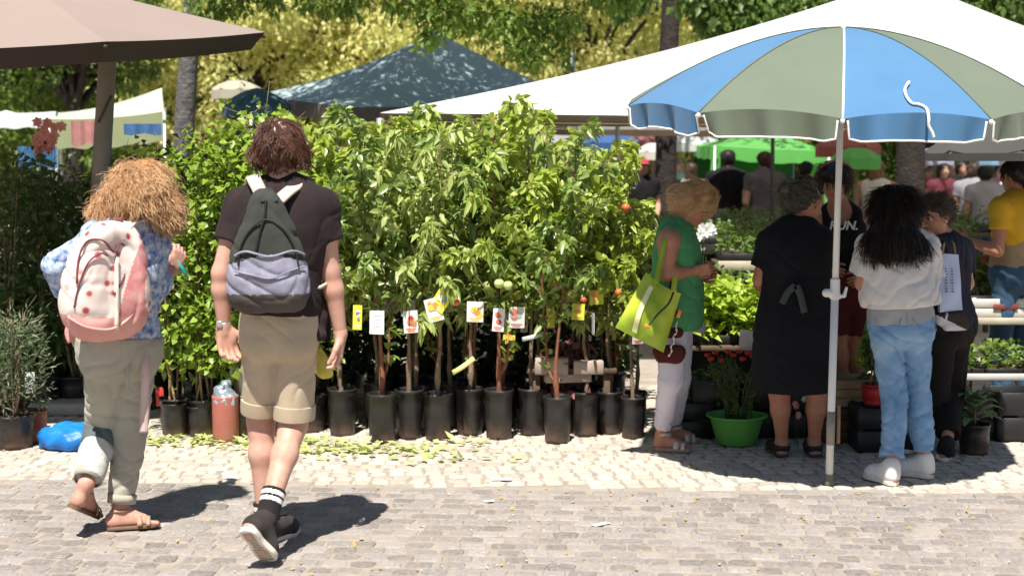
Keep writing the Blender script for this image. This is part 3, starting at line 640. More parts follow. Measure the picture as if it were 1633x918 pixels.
# blue and green parasol in front
def beach():
    Yp = 7.25; foot = G(1322, 772)+A(0, 0, 0); head_ = at(1345, 44, Yp); ax = nz(A(.012, -.085, 1)); t = thing('beach_parasol', 'blue and grey green parasol with white piping over the stall front', 'parasol', foot)
    Cn = head_-ax*.40; X = nz(A(1, 0, 0)-ax*ax[0]); Yv = np.cross(ax, X); Rr = 1.09; H = .40; n = 10; ph0 = -102.0
    M3 = np.stack([X, Yv, ax], 1)
    def P(ang, r, dz=0.0):   # dome profile
        z = H*(1-np.abs(r)**1.9)+dz; return Cn+(M3@np.array([Rr*r*math.cos(ang), Rr*r*math.sin(ang), z]))
    cols = [M('panel_blue', (.070, .19, .36), .8, .06, 3, .25, 60, .002, .3, 0, .2, .07), M('panel_green', (.135, .168, .120), .8, .06, 3, .25, 60, .002, .3, 0, .2, .06)]
    wh = M('piping_white', (.82, .82, .80), .6, .03)
    for k in range(n):
        a0 = R_(ph0+36*k); a1 = R_(ph0+36*(k+1)); mbx = MB(); nr, na = 16, 10; V = []
        for i in range(nr+1):
            r = i/nr
            for j in range(na+1):
                s = j/na; rr = r*(1-.052*4*s*(1-s)*.75); a = a0*(1-s)+a1*s; p = P(a, rr)+0; p = p-ax*(.020*4*s*(1-s)*r*(1-r)*2); V.append(p)
        i = np.arange(nr)[:, None]*(na+1); j = np.arange(na)[None]; F = np.stack([i+j, i+na+1+j, i+na+2+j, i+j+1], -1).reshape(-1, 4); mbx.add(V, F); pan = mbx.obj('panel', cols[k % 2], t)
        # hanging flap of this panel with its white piping
        rnd = np.random.default_rng(k); ph = rnd.random()*6; nv = 8; nu = 24; lift = .55 if k == 7 else 0.0
        def fl(u, v):
            s = .03+.94*u; a = a0*(1-s)+a1*s; rr = 1-.052*4*s*(1-s)*.75; out = []
            for aa, r_, vv, uu in zip(a, rr, v, u):
                p = P(aa, r_); dr = M3@np.array([math.cos(aa), math.sin(aa), 0]); ta = M3@np.array([-math.sin(aa), math.cos(aa), 0]); side = abs(uu-.5)*2; cut = 1-.22*max(0, side-.8)/.2
                w = math.sin(uu*15+ph)*.016+math.sin(uu*31+ph*2)*.009; L = .120*cut*(1+.04*math.sin(uu*7+ph))
                p = p+A(0, 0, -1)*(L*vv)+dr*(w*vv-.015*vv)-ta*(np.sign(uu-.5)*.03*vv*max(0, side-.7)); out.append(p)
            return np.array(out)
        mbx = MB(); Vf, Ff = grid_sheet(fl, nu, nv); mbx.add(Vf, Ff); flap = mbx.obj('flap', cols[k % 2], t)
        Vf = Vf.reshape(nu+1, nv+1, 3); bd = np.vstack([Vf[0, 1:], Vf[1:-1, -1], Vf[-1, :0:-1]]); mbx = MB(); mbx.add(*tube(bd, .0048, 6)); mbx.obj('piping', wh, flap)
        mbx = MB(); mbx.add(*tube([P(a0, r)+ax*.003 for r in np.linspace(.02, 1, 16)], .0058 if k in (0,) else .0035, 6)); mbx.obj('seam', wh if k == 0 else cols[1], pan)
        mbx = MB(); mbx.add(*tube([Cn+ax*(H-.16)*.35, P(a0, .5)-ax*.02, P(a0, .99)-ax*.012], .005, 5)); mbx.obj('rib', M('rib_white', (.7, .7, .7), .4), t)
        tip = P(a0, 1.0); mbx = MB(); mbx.add(*lathe([(.001, -.012), (.010, -.008), (.010, .008), (.001, .012)], tip-ax*.01, 8)); mbx.obj('rib_tip', wh, t)
    # white cord lying over the blue panel
    pts = []
    for px, py in ((1448, 134), (1443, 143), (1444, 157), (1452, 166), (1466, 169), (1477, 176), (1481, 188), (1481, 200), (1487, 212), (1489, 219)):
        best = None
        for aa in np.linspace(R_(-88), R_(-52), 60):
            for rr in list(np.linspace(.6, .985, 50)):
                p = P(aa, rr); u = p-A(0, 0, CAM_H); dd = ray(px, py); e = np.linalg.norm(u/u[1]-dd/dd[1])
                if best is None or e < best[0]: best = (e, p)
        p = best[1]+nz(A(.1, -.7, .6))*.008
        if py > 180: p = at(px, py, p[1]-.015)
        pts.append(p)
    mb = MB(); mb.add(*tube(spline(pts, 50), .0068, 6)); mb.obj('cord', wh, t)
    top = Cn+ax*(H-.01); wp = M('pole_white', (.74, .74, .73), .4, .05, 8); g = lambda px, py: at(px, py, Yp)
    d = (top-foot); L = np.linalg.norm(d); F_ = lambda z: foot+d*(z/d[2])
    mb = MB(); mb.add(*tube([F_(0), F_(1.02)], .0195, 14)); mb.add(*tube([F_(1.0), F_(d[2])], .0165, 14)); mb.obj('pole', wp, t)
    mb = MB(); mb.add(*tube([F_(.205), F_(.375)], .0215, 14)); mb.obj('sleeve', M('sleeve_grey', (.30, .27, .22), .6, .2, 20), t)
    mb = MB(); mb.add(*tube([F_(.24)+A(.042, .01, -.03), F_(.385)+A(.040, .01, .02)], .010, 6)); mb.obj('stick', M('stick_wood', (.30, .18, .11), .8), t)
    S = SD(.004); cc = F_(at(1328, 466, Yp)[2]); S.cone(cc-A(0, 0, .03), cc+A(0, 0, .075), .026, .024, .006, flat=3); S.cone(cc-A(0, .0, .0), cc+A(-.045, -.005, .002), .018, .022, .008); S.cone(cc+A(0, 0, -.02), cc+A(.045, -.01, -.012), .010, .009, .008); S.cone(cc+A(.045, -.01, -.012), cc+A(.055, -.01, .028), .009, .008, .006)
    sobj('clamp', S, wp, t)
    mb = MB(); mb.add(*lathe([(.001, 0), (.034, .002), (.030, .015), (.023, .022), (.023, .05)], F_(0), 18)); mb.obj('ground_spike', M('spike', (.16, .17, .12), .6), t)
beach()
# green party tent far behind, and other roofs
def simple_tent(label, corners, apex, mat, name='tent', val=.18, legs=True, vmat=None, cat='tent'):
    c = np.mean(corners, 0); t = thing(name, label, cat, (c[0], c[1], 0)); canopy(apex, corners, .05, 6, .03).obj('roof', mat, t); mb = MB()
    for i in range(len(corners)):
        a, b = corners[i], corners[(i+1) % len(corners)]
        def fn(u, v, a=a, b=b): p = a[None]*(1-u[:, None])+b[None]*u[:, None]; p[:, 2] -= .004+.03*4*u*(1-u)+v*val+.01*np.sin(u*25)*v; p[:, 1] += .012*np.sin(u*40)*v; return p
        mb.add(*grid_sheet(fn, 20, 2))
    mb.obj('valance', vmat or mat, t)
    if legs:
        for e in corners: mb = MB(); mb.add(*tube([e*A(1, 1, 0), e], .022, 6)); mb.obj('leg', M('steel_pole', ()), t)
    return t
gm = fabric('tent_green', (.20, .62, .16), .7, .5, .05); Yg = 20.5
cs = [at(1140, 232, Yg), at(1322, 240, Yg), at(1322, 240, Yg)+A(0, 2.6, .05), at(1140, 232, Yg)+A(0, 2.6, .05)]
tg = simple_tent('bright green party tent with tied back side curtains behind the two men', cs, at(1228, 200, Yg+1.3), gm)
for x0, x1, y1 in ((1136, 1152, 330), (1292, 1328, 330)):
    def fn(u, v): p = at(x0, 234, Yg+.05)[None]*(1-u[:, None])+at(x1, 238, Yg+.05)[None]*u[:, None]; p[:, 2] -= v*2.0; p[:, 0] += (np.sin(v*3.0)*.05)*(-1 if x0 < 1200 else 1); p[:, 1] += .05*np.sin(u*14+v*2); return p
    mb = MB(); mb.add(*grid_sheet(fn, 12, 12)); mb.obj('curtain', gm, tg)
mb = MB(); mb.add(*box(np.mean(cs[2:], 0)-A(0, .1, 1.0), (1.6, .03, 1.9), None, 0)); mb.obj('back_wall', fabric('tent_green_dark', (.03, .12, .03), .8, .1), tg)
def disc_parasol(label, px, ytop, yrim, Y, wpx, mat, n=8, vmat=None, pole=True, val=.12, group=None):
    c = at(px, yrim, Y); r = wpx/2/FPX*Y; rim = [c+A(r*math.cos(a), r*math.sin(a), 0) for a in np.arange(n)*2*math.pi/n+.3]; t = thing('market_parasol', label, 'parasol', (c[0], c[1], 0), group)
    canopy(at(px, ytop, Y), rim, -.03, 6, .03).obj('canopy', mat, t); mb = MB()
    for i in range(n):
        a, b = rim[i], rim[(i+1) % n]
        def fn(u, v, a=a, b=b): p = a[None]*(1-u[:, None])+b[None]*u[:, None]; p[:, 2] -= .02+v*val; return p
        mb.add(*grid_sheet(fn, 6, 1))
    mb.obj('valance', vmat or mat, t)
    if pole: mb = MB(); mb.add(*tube([A(c[0], c[1], 0), at(px, ytop, Y)-A(0, 0, .02)], .025, 8)); mb.obj('pole', M('pole_wood', (.22, .15, .1), .7), t)
    return t
disc_parasol('dusty red parasol glimpsed under the edge of the blue and green parasol', 1352, 205, 232, 17.0, 105, fabric('fab_red', (.38, .13, .11), .8, .3))
disc_parasol('bright green parasol just right of the white parasol pole', 1366, 236, 250, 15.8, 78, fabric('fab_green2', (.20, .62, .18), .8, .5))
disc_parasol('pale lilac parasol above the crowd at the right', 1490, 236, 248, 21, 62, fabric('fab_lilac', (.50, .47, .60), .8, .3))
disc_parasol('dark grey parasol at the right edge behind the blue and green one', 1700, 110, 240, 9.5, 430, fabric('fab_charcoal', (.07, .07, .065), .8, .1), n=10, val=.05)
disc_parasol('mauve red parasol left of the dark tree trunk', 1026, 205, 222, 24, 62, fabric('fab_mauve', (.34, .14, .15), .8, .3))
disc_parasol('cream parasol low beside the dark tree trunk', 1042, 228, 240, 21, 56, fabric('fab_cream', (.70, .66, .60), .8, .3))
disc_parasol('white parasol between the tree trunk and the green tent', 1104, 200, 228, 23, 96, fabric('fab_white', (.74, .74, .74), .8, .3))
disc_parasol('navy blue parasol behind the tops of the saplings', 968, 205, 226, 20, 110, fabric('fab_navy', (.05, .12, .30), .8, .2))
disc_parasol('pale grey parasol behind the tops of the saplings', 872, 200, 226, 22, 120, fabric('fab_grey', (.36, .36, .40), .8, .3))
disc_parasol('sky blue parasol far back at the right edge', 1586, 238, 250, 24, 56, fabric('fab_sky', (.24, .42, .62), .8, .3))
disc_parasol('light grey parasol at the far right edge of the picture', 1625, 222, 240, 14, 60, fabric('fab_lightgrey', (.60, .56, .56), .8, .3))
gw = fabric('awning_pale', (.66, .70, .56), .8, .35)
simple_tent('pale green tent with a bright white ridge behind the grey mast', [at(78, 190, 15), at(262, 178, 15), at(262, 172, 17.5), at(95, 180, 17.5)], at(258, 140, 16), gw, val=.30, vmat=fabric('awning_olive', (.34, .38, .22), .85, .3))
simple_tent('low white awning at the far left edge', [at(-60, 188, 17), at(88, 186, 17), at(88, 178, 19), at(-60, 176, 19)], at(10, 176, 18), fabric('awning_white', (.72, .74, .76), .8, .2), val=.10)
disc_parasol('dusty teal parasol behind the lit shrub tops at the left', 410, 140, 168, 15, 110, fabric('fab_teal2', (.05, .11, .14), .8, .15))
disc_parasol('cream parasol peeping over the shrubs left of the teal tent', 378, 128, 142, 19, 80, fabric('fab_cream2', (.46, .44, .34), .8, .2))

# ================================================================== trees
bark = M('bark', (.034, .026, .022), .9, .35, 9, .8, 22, .03); barkg = M('bark_grey', (.12, .115, .11), .9, .3, 9, .8, 22, .03)
LF_Y = leafmat('leaf_yellow', [(0, (.08, .15, .025)), (.2, (.20, .28, .05)), (.42, (.46, .50, .13)), (.62, (.72, .68, .28)), (.8, (.80, .66, .34)), (.9, (.44, .50, .12)), (1, (.24, .33, .06))], .55, .42)
LF_M = leafmat('leaf_midgreen', [(0, (.045, .085, .012)), (.4, (.085, .15, .022)), (.8, (.16, .24, .035)), (1, (.28, .33, .06))], .5, .38)
LF_D = leafmat('leaf_darkgreen', [(0, (.035, .07, .014)), (.5, (.08, .14, .025)), (1, (.17, .26, .05))], .45, .32)
def crown_leaves(mb, clumps, per, L, seed=0, fill=.55, zb=-.15):
    r = np.random.default_rng(seed)
    for c, rad in clumps:
        n = int(per*(rad[0]*rad[1]*rad[2])**(2/3)); d = r.normal(size=(n, 3)); d /= np.linalg.norm(d, axis=1, keepdims=True); k = (fill+(1-fill)*r.random(n))[:, None]*(1+.12*r.normal(size=(n, 1)))
        P = np.array(c)+d*k*np.array(rad); D = d*.5+r.normal(size=(n, 3))*.6; D[:, 2] += zb; N = d+r.normal(size=(n, 3))*.7+A(0, 0, .4)
        add_leaves(mb, P, D, N, L*(.6+.8*r.random(n)), L*.62*(.6+.8*r.random(n)), a=np.clip(r.random(n)*.45+r.random()*.6, 0, 1), droop=.35, fold=.18, ns=1)
def tree(label, x, y, h, tr, crown_r, zc, lm, bm_, nclump, per, L, seed, lean=(0, 0), extra=None, group=None, flat=.7, crown_off=(0, 0), xper=5200):
    r = np.random.default_rng(seed); t = thing('tree', label, 'tree', (x, y, 0), group); top = A(x+lean[0], y+lean[1], zc)
    mb = MB(); pts = spline([A(x, y, -.05), A(x+lean[0]*.3, y+lean[1]*.3, zc*.35), A(x+lean[0]*.6+.05, y+lean[1]*.6, zc*.65), top], 14); rad = np.interp(np.arange(14), [0, 1, 6, 13], [tr*1.5, tr*1.12, tr*.95, tr*.6]); mb.add(*tube(pts, rad, 12)); tk = mb.obj('trunk', bm_, t)
    cen = top+A(crown_off[0], crown_off[1], crown_r*flat*.3); clumps = []
    for i in range(nclump):
        d = nz(r.normal(size=3)*A(1, 1, .8)); k = r.random()**.4; c = cen+d*k*A(crown_r, crown_r, crown_r*flat); s = crown_r*((.20+.16*r.random()) if nclump < 60 else (.13+.11*r.random())); clumps.append((c, (s*1.15, s*1.15, s*.85)))
        if i % 2 == 0: m2 = MB(); mid = lerp(pts[9], c, .5)+A(0, 0, .15*crown_r); m2.add(*tube(spline([pts[9+i % 4], mid, c], 8), np.linspace(tr*.38, tr*.08, 8), 6)); m2.obj('limb', bm_, t)
    mb = MB(); crown_leaves(mb, clumps, per, L*(1.12 if nclump == 44 else 1), seed)
    if extra: crown_leaves(mb, extra, xper, L*.85, seed+1, fill=.3); mb.obj('crown', lm, t); return t
# overhanging tree whose branch tips droop into the top of the view, and its neighbour with the dark trunk
x1 = at(278, 120, 14.0)[0]
drop = []
for px, py, Y, s in ((700, 4, 12.6, .30), (688, 52, 12.5, .13), (676, 72, 12.5, .09), (720, 34, 12.5, .12), (745, 25, 12.8, .24), (800, 30, 12.8, .30), (835, 62, 12.9, .22), (850, 92, 12.9, .15), (862, 40, 13, .24), (900, 30, 13, .18), (902, 70, 13, .10), (905, 95, 13, .07), (640, -5, 12.8, .26), (560, -10, 13, .26), (500, -2, 13, .2), (545, 12, 13, .12), (960, -8, 13.2, .2), (1000, 2, 13.3, .13), (330, 12, 13.4, .2), (370, -6, 13.4, .25), (430, -10, 13.4, .2)):
    drop.append((at(px, py, Y), (s, s, s*.9)))
tree('leafy tree with a pale grey trunk just right of the brown parasol', x1, 14.0, 7, .10, 2.6, 5.2, LF_M, barkg, 44, 1250, .085, 3, lean=(.3, -.2), extra=drop, crown_off=(2.2, 0))
x2 = at(1063, 200, 19.0)[0]; drop = [(at(px, py, Y), (s, s, s*.85)) for px, py, Y, s in ((1150, 12, 18, .45), (1200, 8, 18, .5), (1255, -2, 18, .5), (1135, 38, 18.2, .22), (1180, 34, 18.2, .28), (1225, 26, 18.2, .28), (1320, -12, 18, .5), (1110, -8, 18, .3), (1010, -12, 18, .3), (990, 16, 18, .16), (1600, -8, 18.5, .6), (1640, 5, 18.5, .5), (1560, -20, 18.5, .5))]
tree('tree with a thick dark trunk rising behind the left slope of the white marquee', x2, 19.0, 8, .135, 3.0, 6.6, LF_D, bark, 30, 420, .12, 5, extra=drop, crown_off=(1.2, 3.2))
x3 = at(1452, 270, 19.5)[0]; tree('tree with a dark trunk behind the girl in the white blouse', x3, 19.5, 8, .19, 3.0, 6.8, LF_D, bark, 20, 260, .14, 6)
# belt of trees behind the market
k = 0
for px, Y, h, cr, lm, lb in ((-150, 27, 7, 3.0, LF_M, 'green bushy tree behind the low white awning at the left'), (60, 30, 6.5, 2.6, LF_M, 'green tree with gaps of light behind the brown parasol'), (110, 24, 6, 1.6, LF_D, 'dark trunked young tree left of the grey mast'), (290, 31, 7, 2.8, LF_M, 'green tree right of the grey mast in the background'),
    (400, 27, 6.0, 2.7, LF_Y, 'golden leaved tree above the lit shrubs at the left'), (560, 29, 6.5, 3.0, LF_Y, 'golden leaved tree directly left of the teal tent peak'), (760, 30, 6.5, 3.0, LF_Y, 'golden leaved tree right behind the teal tent peak'), (930, 27, 6.0, 2.7, LF_Y, 'golden leaved tree between teal tent and dark trunk'), (1110, 30, 6.2, 3.0, LF_Y, 'golden leaved tree behind the slope of the white marquee'),
    (1270, 32, 7, 3.0, LF_M, 'green tree above the ridge of the white marquee'), (1480, 34, 7, 3.2, LF_D, 'dark green tree behind the peak of the white marquee'), (1700, 32, 7, 3.2, LF_M, 'green tree at the right behind the white marquee')):
    xx = at(px, 0, Y)[0]; tree(lb, xx, Y, h, .16, cr, 3.6, lm, bark, 70, 1150, .115, 20+k, extra=[((xx+rng.normal()*1.2, Y+rng.normal()*.4, 1.2+.7*i), (1.1, .9, .7)) for i in range(4)], group='trees behind the market', flat=1.0, xper=400); k += 1
mb = MB(); cl = [((x, 37+rng.normal()*1.2, 1.0+rng.random()*7.5), (2.0, 1.4, 1.4)) for x in np.arange(-18, 19, 1.1) for _ in range(3)]; crown_leaves(mb, cl, 130, .32, 77); o = mb.obj('far_woodland', LF_M, kind='stuff'); o['label'] = 'dense green woodland closing the view behind the market'
mb = MB(); 
for x in np.arange(-30, 31, 3.0): mb.add(*box((x, 42, 5), (3.1, .5+.1*(x % 2), 10+rng.random()), None, .02))
o = mb.obj('hills', M('far_green', (.05, .08, .03), .9, .4, .8), kind='structure')
# lamp pole far back
mb = MB(); c = at(914, 150, 24); mb.add(*tube([c*A(1, 1, 0), at(914, 84, 24)], .04, 8)); mb.obj('lamp_post', M('post_white', (.6, .6, .58), .5), label='slim pale post rising above the ridge of the white marquee', cat='post')
mb = MB(); c = at(1233, 300, 15.5); mb.add(*tube([c*A(1, 1, 0), at(1233, 150, 15.5)], .022, 8)); mb.obj('tent_pole', M('pole_dark', (.05, .045, .045), .5), label='thin dark pole standing in front of the bright green tent', cat='pole')
# ================================================================== potted saplings
LF_P = leafmat('leaf_sapling', [(0, (.11, .17, .035)), (.35, (.25, .33, .08)), (.7, (.42, .49, .16)), (1, (.62, .64, .33))], .36, .42, .6)
LF_P2 = leafmat('leaf_citrus', [(0, (.11, .18, .025)), (.4, (.24, .34, .045)), (.8, (.42, .50, .09)), (1, (.58, .60, .20))], .36, .44, .6)
LF_PD = leafmat('leaf_sapling_deep', [(0, (.05, .10, .022)), (.4, (.12, .20, .045)), (.75, (.24, .33, .085)), (1, (.50, .55, .25))], .33, .36, .6)
LF_PG = leafmat('leaf_sapling_gold', [(0, (.12, .18, .03)), (.4, (.27, .37, .06)), (.8, (.45, .54, .13)), (1, (.62, .64, .28))], .42, .44, .5)
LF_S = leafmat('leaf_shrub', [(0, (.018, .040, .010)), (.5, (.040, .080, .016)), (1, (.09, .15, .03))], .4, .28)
LF_V = leafmat('leaf_vine', [(0, (.10, .17, .018)), (.5, (.22, .33, .035)), (1, (.40, .50, .08))], .42, .4)
LF_O = leafmat('leaf_olive', [(0, (.05, .08, .04)), (.5, (.10, .14, .07)), (1, (.17, .21, .12))], .5, .2)
POT = M('pot_black', (.020, .018, .018), .42, .35, 8, .5, 14, .006, .5)
def potmat(name, base, dust):
    m, n, b, o = _nt(name); v = texc(n); f = noise(n, 9, 5, v, .65); t = n.nodes.new('ShaderNodeTexCoord'); sp = n.nodes.new('ShaderNodeSeparateXYZ'); n.links.new(t.outputs['Object'], sp.inputs[0])
    mr = n.nodes.new('ShaderNodeMapRange'); mr.inputs[1].default_value = .0; mr.inputs[2].default_value = .13; mr.inputs[3].default_value = 1; mr.inputs[4].default_value = 0; n.links.new(sp.outputs[2], mr.inputs[0])
    mu = n.nodes.new('ShaderNodeMath'); mu.operation = 'MULTIPLY'; n.links.new(mr.outputs[0], mu.inputs[0]); n.links.new(ramp(n, f, [(.38, (0, 0, 0)), (.65, (.8, .8, .8))]).outputs[0], mu.inputs[1])
    c = mixc(n, mu.outputs[0], base, dust); f4 = noise(n, 3, 4, v); c = mixc(n, ramp(n, f4, [(.5, (0, 0, 0)), (.75, (.35, .35, .35))]).outputs[0], c, tuple(x*.6 for x in dust)); n.links.new(c, b.inputs[0]); _sset(b, 'Roughness', .45); bump(n, b, noise(n, 16, 4, v), .6, .006); return m
POT = potmat('pot_black_dusty', (.018, .017, .017), (.17, .095, .065))
SOIL = M('soil', (.07, .045, .03), .95, .4, 30, .8, 40, .01); STEM = M('stem', (.21, .145, .095), .85, .35, 22, .7, 60, .006); STEMR = M('stem_red', (.22, .085, .045), .8, .3, 25, .5, 60, .004); CANE = M('cane', (.36, .25, .13), .7, .2, 10)
def pot_mesh(r=.083, h=.28, seed=0, sq=.0):
    q = np.random.default_rng(seed); mb = MB(); V, F = lathe([(.001, .004), (r*.88, .002), (r*.90, .02), (r*.93, h*.3), (r*.95+.002, h*.32), (r*.96, h*.7), (r*1.0, h*.93), (r*1.05, h*.935), (r*1.06, h), (r*1.0, h+.002), (r*.97, h*.985), (r*.96, h*.85)], n=30, wob=.02)
    a = np.arctan2(V[:, 1], V[:, 0]); V[:, :2] *= (1+.012*np.sin(5*a+V[:, 2]*22+seed)+.010*np.sin(9*a-V[:, 2]*31))[:, None]; mb.add(V, F); return mb
def soil_mesh(r, h, seed=0):
    mb = MB(); V, F = lathe([(r*.97, h*.88), (r*.6, h*.93), (r*.3, h*.95), (.001, h*.955)], n=20, wob=.02); V[:, 2] += .006*np.sin(V[:, 0]*90+seed)*np.cos(V[:, 1]*70); mb.add(V, F); return mb
def card_mat(name, bg_, a, b_):
    m, n, b, o = _nt(name); t = n.nodes.new('ShaderNodeAttribute'); t.attribute_name = 'rnd'; r = ramp(n, t.outputs['Fac'], [(0, bg_), (.2, a), (.5, b_), (.8, (.05, .05, .05))], 'CONSTANT'); n.links.new(r.outputs[0], b.inputs[0]); _sset(b, 'Roughness', .35); return m
CARDS = {'white': card_mat('card_white', (.78, .78, .80), (.74, .74, .76), (.55, .55, .6)), 'red': card_mat('card_red', (.80, .76, .72), (.50, .05, .05), (.62, .20, .12)), 'yellow': card_mat('card_yellow', (.72, .66, .06), (.20, .22, .38), (.75, .72, .6)),
         'orange': card_mat('card_orange', (.80, .78, .72), (.75, .30, .06), (.80, .55, .10)), 'grey': card_mat('card_grey', (.62, .62, .60), (.35, .38, .38), (.55, .16, .10)), 'lime': card_mat('card_lime', (.55, .66, .05), (.75, .22, .06), (.80, .45, .10)), 'pink': card_mat('card_pink', (.80, .72, .68), (.65, .22, .18), (.45, .07, .07))}
def card(w, h, kind):
    """a printed plant card: panel, picture of fruit, caption bars"""
    mb = MB(); mb.add(*box((0, 0, 0), (w, .0025, h), None, .0008), a=0.0)
    q = np.random.default_rng(len(kind)*7+int(w*999))
    if kind == 'white':
        for i in range(4): mb.add(*box((q.uniform(-.1, .1)*w, -.0022, h*(.3-.16*i)), (w*q.uniform(.4, .7), .001, h*.035), None, 0), a=.6)
        return mb
    for i in range(5):
        V, F = lathe([(.001, -.0006), (1, -.0005), (1, .0005), (.001, .0006)], n=10); s = w*q.uniform(.13, .24); V = V*A(s, s, 1); V = V@rot('X', 90).T; mb.add(V+A(q.uniform(-.22, .22)*w, -.0028-.0006*i, q.uniform(-.15, .30)*h), F, a=.3 if i % 2 else .6)
    for i in range(2): mb.add(*box((0, -.0024, -h*(.32+.09*i)), (w*(.7-.2*i), .001, h*.05), None, 0), a=.6 if kind != 'white' else .9)
    return mb
def sapling_protos():
    out = []
    for v in range(7):
        q = np.random.default_rng(100+v); tr = thing('potted_sapling', 'x', 'potted plant', (0, 0, 0)); pot_mesh(.083, .28, v).obj('pot', POT, tr); soil_mesh(.083, .28, v).obj('soil', SOIL, tr)
        H = 1.70+.14*q.random(); lean = q.normal(size=2)*.05; fork = v in (1, 4); mb = MB()
        p = spline([A(0, 0, .24), A(.012*q.normal(), .01, .42), A(.018*q.normal(), .01, .62), A(lean[0]*.5, lean[1]*.5, .95), A(lean[0], lean[1], 1.3), A(lean[0]*1.3, lean[1]*1.3, H)], 22); r = np.interp(np.arange(22), [0, 2, 3, 5, 10, 21], [.017, .014, .019, .0125, .009, .0035])*(1+.10*q.normal(size=22)); mb.add(*tube(p, r, 8)); 
        if fork: p2 = spline([p[3], p[3]+A(.05*(1 if v == 1 else -1), 0, .09), A(.09*(1 if v == 1 else -1), .01, .80), A(.12*(1 if v == 1 else -1), 0, 1.25)], 14); mb.add(*tube(p2, np.linspace(.011, .004, 14), 7))
        trunk = mb.obj('trunk', [STEM, STEMR, STEM, STEM, STEMR, STEM, STEM][v], tr)
        br = MB(); tips = []; nb = 15
        for i in range(nb):
            z0 = 1.0+(H-1.0)*i/nb; k = min(int((z0-.24)/(H-.24)*21), 20); a = i*2.4+q.random(); ln = (.34-.16*i/nb)*(.7+.6*q.random()); b0 = p[k]; e = b0+A(math.cos(a)*ln*.75, math.sin(a)*ln*.75, ln*(.55+.3*q.random()-(.5 if v in (0, 5) and i < 7 else 0))); md = lerp(b0, e, .5)+A(0, 0, .05); s = spline([b0, md, e, e+A(math.cos(a)*.03, math.sin(a)*.03, -.03)], 7); br.add(*tube(s, np.linspace(.0045, .0016, 7), 5)); tips.append(s)
        tips.append(p[12:]); tips.append(p[15:]); 
        if fork: tips.append(p2[6:]); tips.append(p2[4:])
        br.obj('branches', STEM, tr); P = []; D = []
        for s in tips:
            m = 38
            for _ in range(m):
                t = q.random()*(len(s)-1.01); i = int(t); pp = lerp(s[i], s[i+1], t-i); d = nz(s[min(i+1, len(s)-1)]-s[max(i-1, 0)]); P.append(pp+q.normal(size=3)*.012); D.append(nz(q.normal(size=3)*.8+d*.7+A(0, 0, -.12 if v in (0, 2, 5) else .08)))
        P = np.array(P); D = np.array(D); N = q.normal(size=P.shape)*.55+A(-.1, -.45, .75); lp = [(.090, .034, .42), (.078, .040, .28), (.098, .033, .5), (.078, .046, .2), (.084, .038, .3), (.094, .036, .45), (.085, .044, .3)][v]
        mb = MB(); add_leaves(mb, P, D, N, lp[0]*(.65+.6*q.random(len(P))), lp[1]*(.7+.5*q.random(len(P))), a=np.clip(q.random(len(P))*.8+.1*(P[:, 2]-.8)*2+.05, 0, 1), droop=lp[2], fold=.22, ns=2); mb.obj('crown', [LF_P, LF_PD, LF_P, LF_P2, LF_PG, LF_PD, LF_P2][v], tr)
        out.append(tr)
    return out
PR = sapling_protos(); used = set()
GR = 'fruit tree saplings in black pots'
def place_sapling(v, px, py, label, rz=0, sc=1.0, tags=(), zt=None, group=GR, X=None):
    o = PR[v] if v not in used else copy_tree(PR[v]); used.add(v); b = G(px, py) if X is None else A(X[0], X[1], 0)
    o.location = tuple(b); o.rotation_euler = (0, 0, rz); o.scale = (min(sc, 1.0),)*2+(sc,); o['label'] = label; o['group'] = group; ROOTLOC[o.name] = b
    for kind, tx, ty, w, h, tl in tags:
        Yt = b[1]-.12-.02*len(kind); p = at(tx, ty, Yt); mb = card(w, h, kind); V = mb.V; M3 = rot('Y', tl)@rot('Z', 8*math.sin(tx)); mb.V = [x@M3.T+p for x in V]
        top = p+M3@A(0, 0, h/2); tgt = A(b[0]+(p[0]-b[0])*.3, b[1], top[2]+.02)
        me = mb.mesh('tag', None, False); me.materials.append(CARDS[kind]); c = bpy.data.objects.new('tag', me); COL.objects.link(c); mw = Matrix.LocRotScale(Vector(b), Matrix.Rotation(rz, 3, 'Z'), Vector(o.scale)); c.parent = o; me.transform(mw.inverted())
        mb = MB(); mb.add(*tube([top, lerp(top, tgt, .5)+A(0, 0, .01), tgt], .0012, 4)); me = mb.mesh('tie'); me.transform(mw.inverted()); me.materials.append(STEM); c2 = bpy.data.objects.new('tie', me); COL.objects.link(c2); c2.parent = c
    return o
front = [ # v, px, py, tags, label
 (3, 546, 692, (('yellow', 570, 506, .055, .145, 2),), 'sapling with yellow picture tag, in the pot right beside the man in khaki shorts'),
 (1, 610, 703, (('white', 601, 514, .085, .135, 1),), 'forked sapling with a plain white tag in front of the darker tag'),
 (2, 653, 697, (('red', 655, 513, .085, .130, -3),), 'sapling with a white tag showing dark red cherries'),
 (0, 698, 699, (('orange', 692, 494, .090, .135, -14), ('yellow', 703, 480, .09, .12, 32)), 'sapling with two overlapping tilted tags, the upper one yellow edged'),
 (5, 749, 691, (('orange', 758, 497, .100, .120, 1),), 'sapling with a large square tag showing an orange fruit'),
 (4, 796, 698, (('red', 795, 510, .068, .135, 4), ('lime', 812, 538, .07, .03, 5)), 'sapling with a narrow tag showing pink fruit in the dusty bottomed pot'),
 (6, 849, 691, (('grey', 824, 506, .095, .125, 2),), 'sapling with a grey tag hanging over to its left'),
 (1, 889, 704, (), 'red stemmed sapling in the pot standing furthest forward'),
 (3, 933, 693, (('lime', 922, 497, .075, .095, 3),), 'sapling with a small yellow green tag below a yellow fruit'),
 (0, 972, 690, (('lime', 951, 474, .085, .085, -2),), 'sapling with a lime tag showing red and orange fruit'),
 (6, 1009, 697, (), 'sapling in the last front pot beside the stooping woman')]
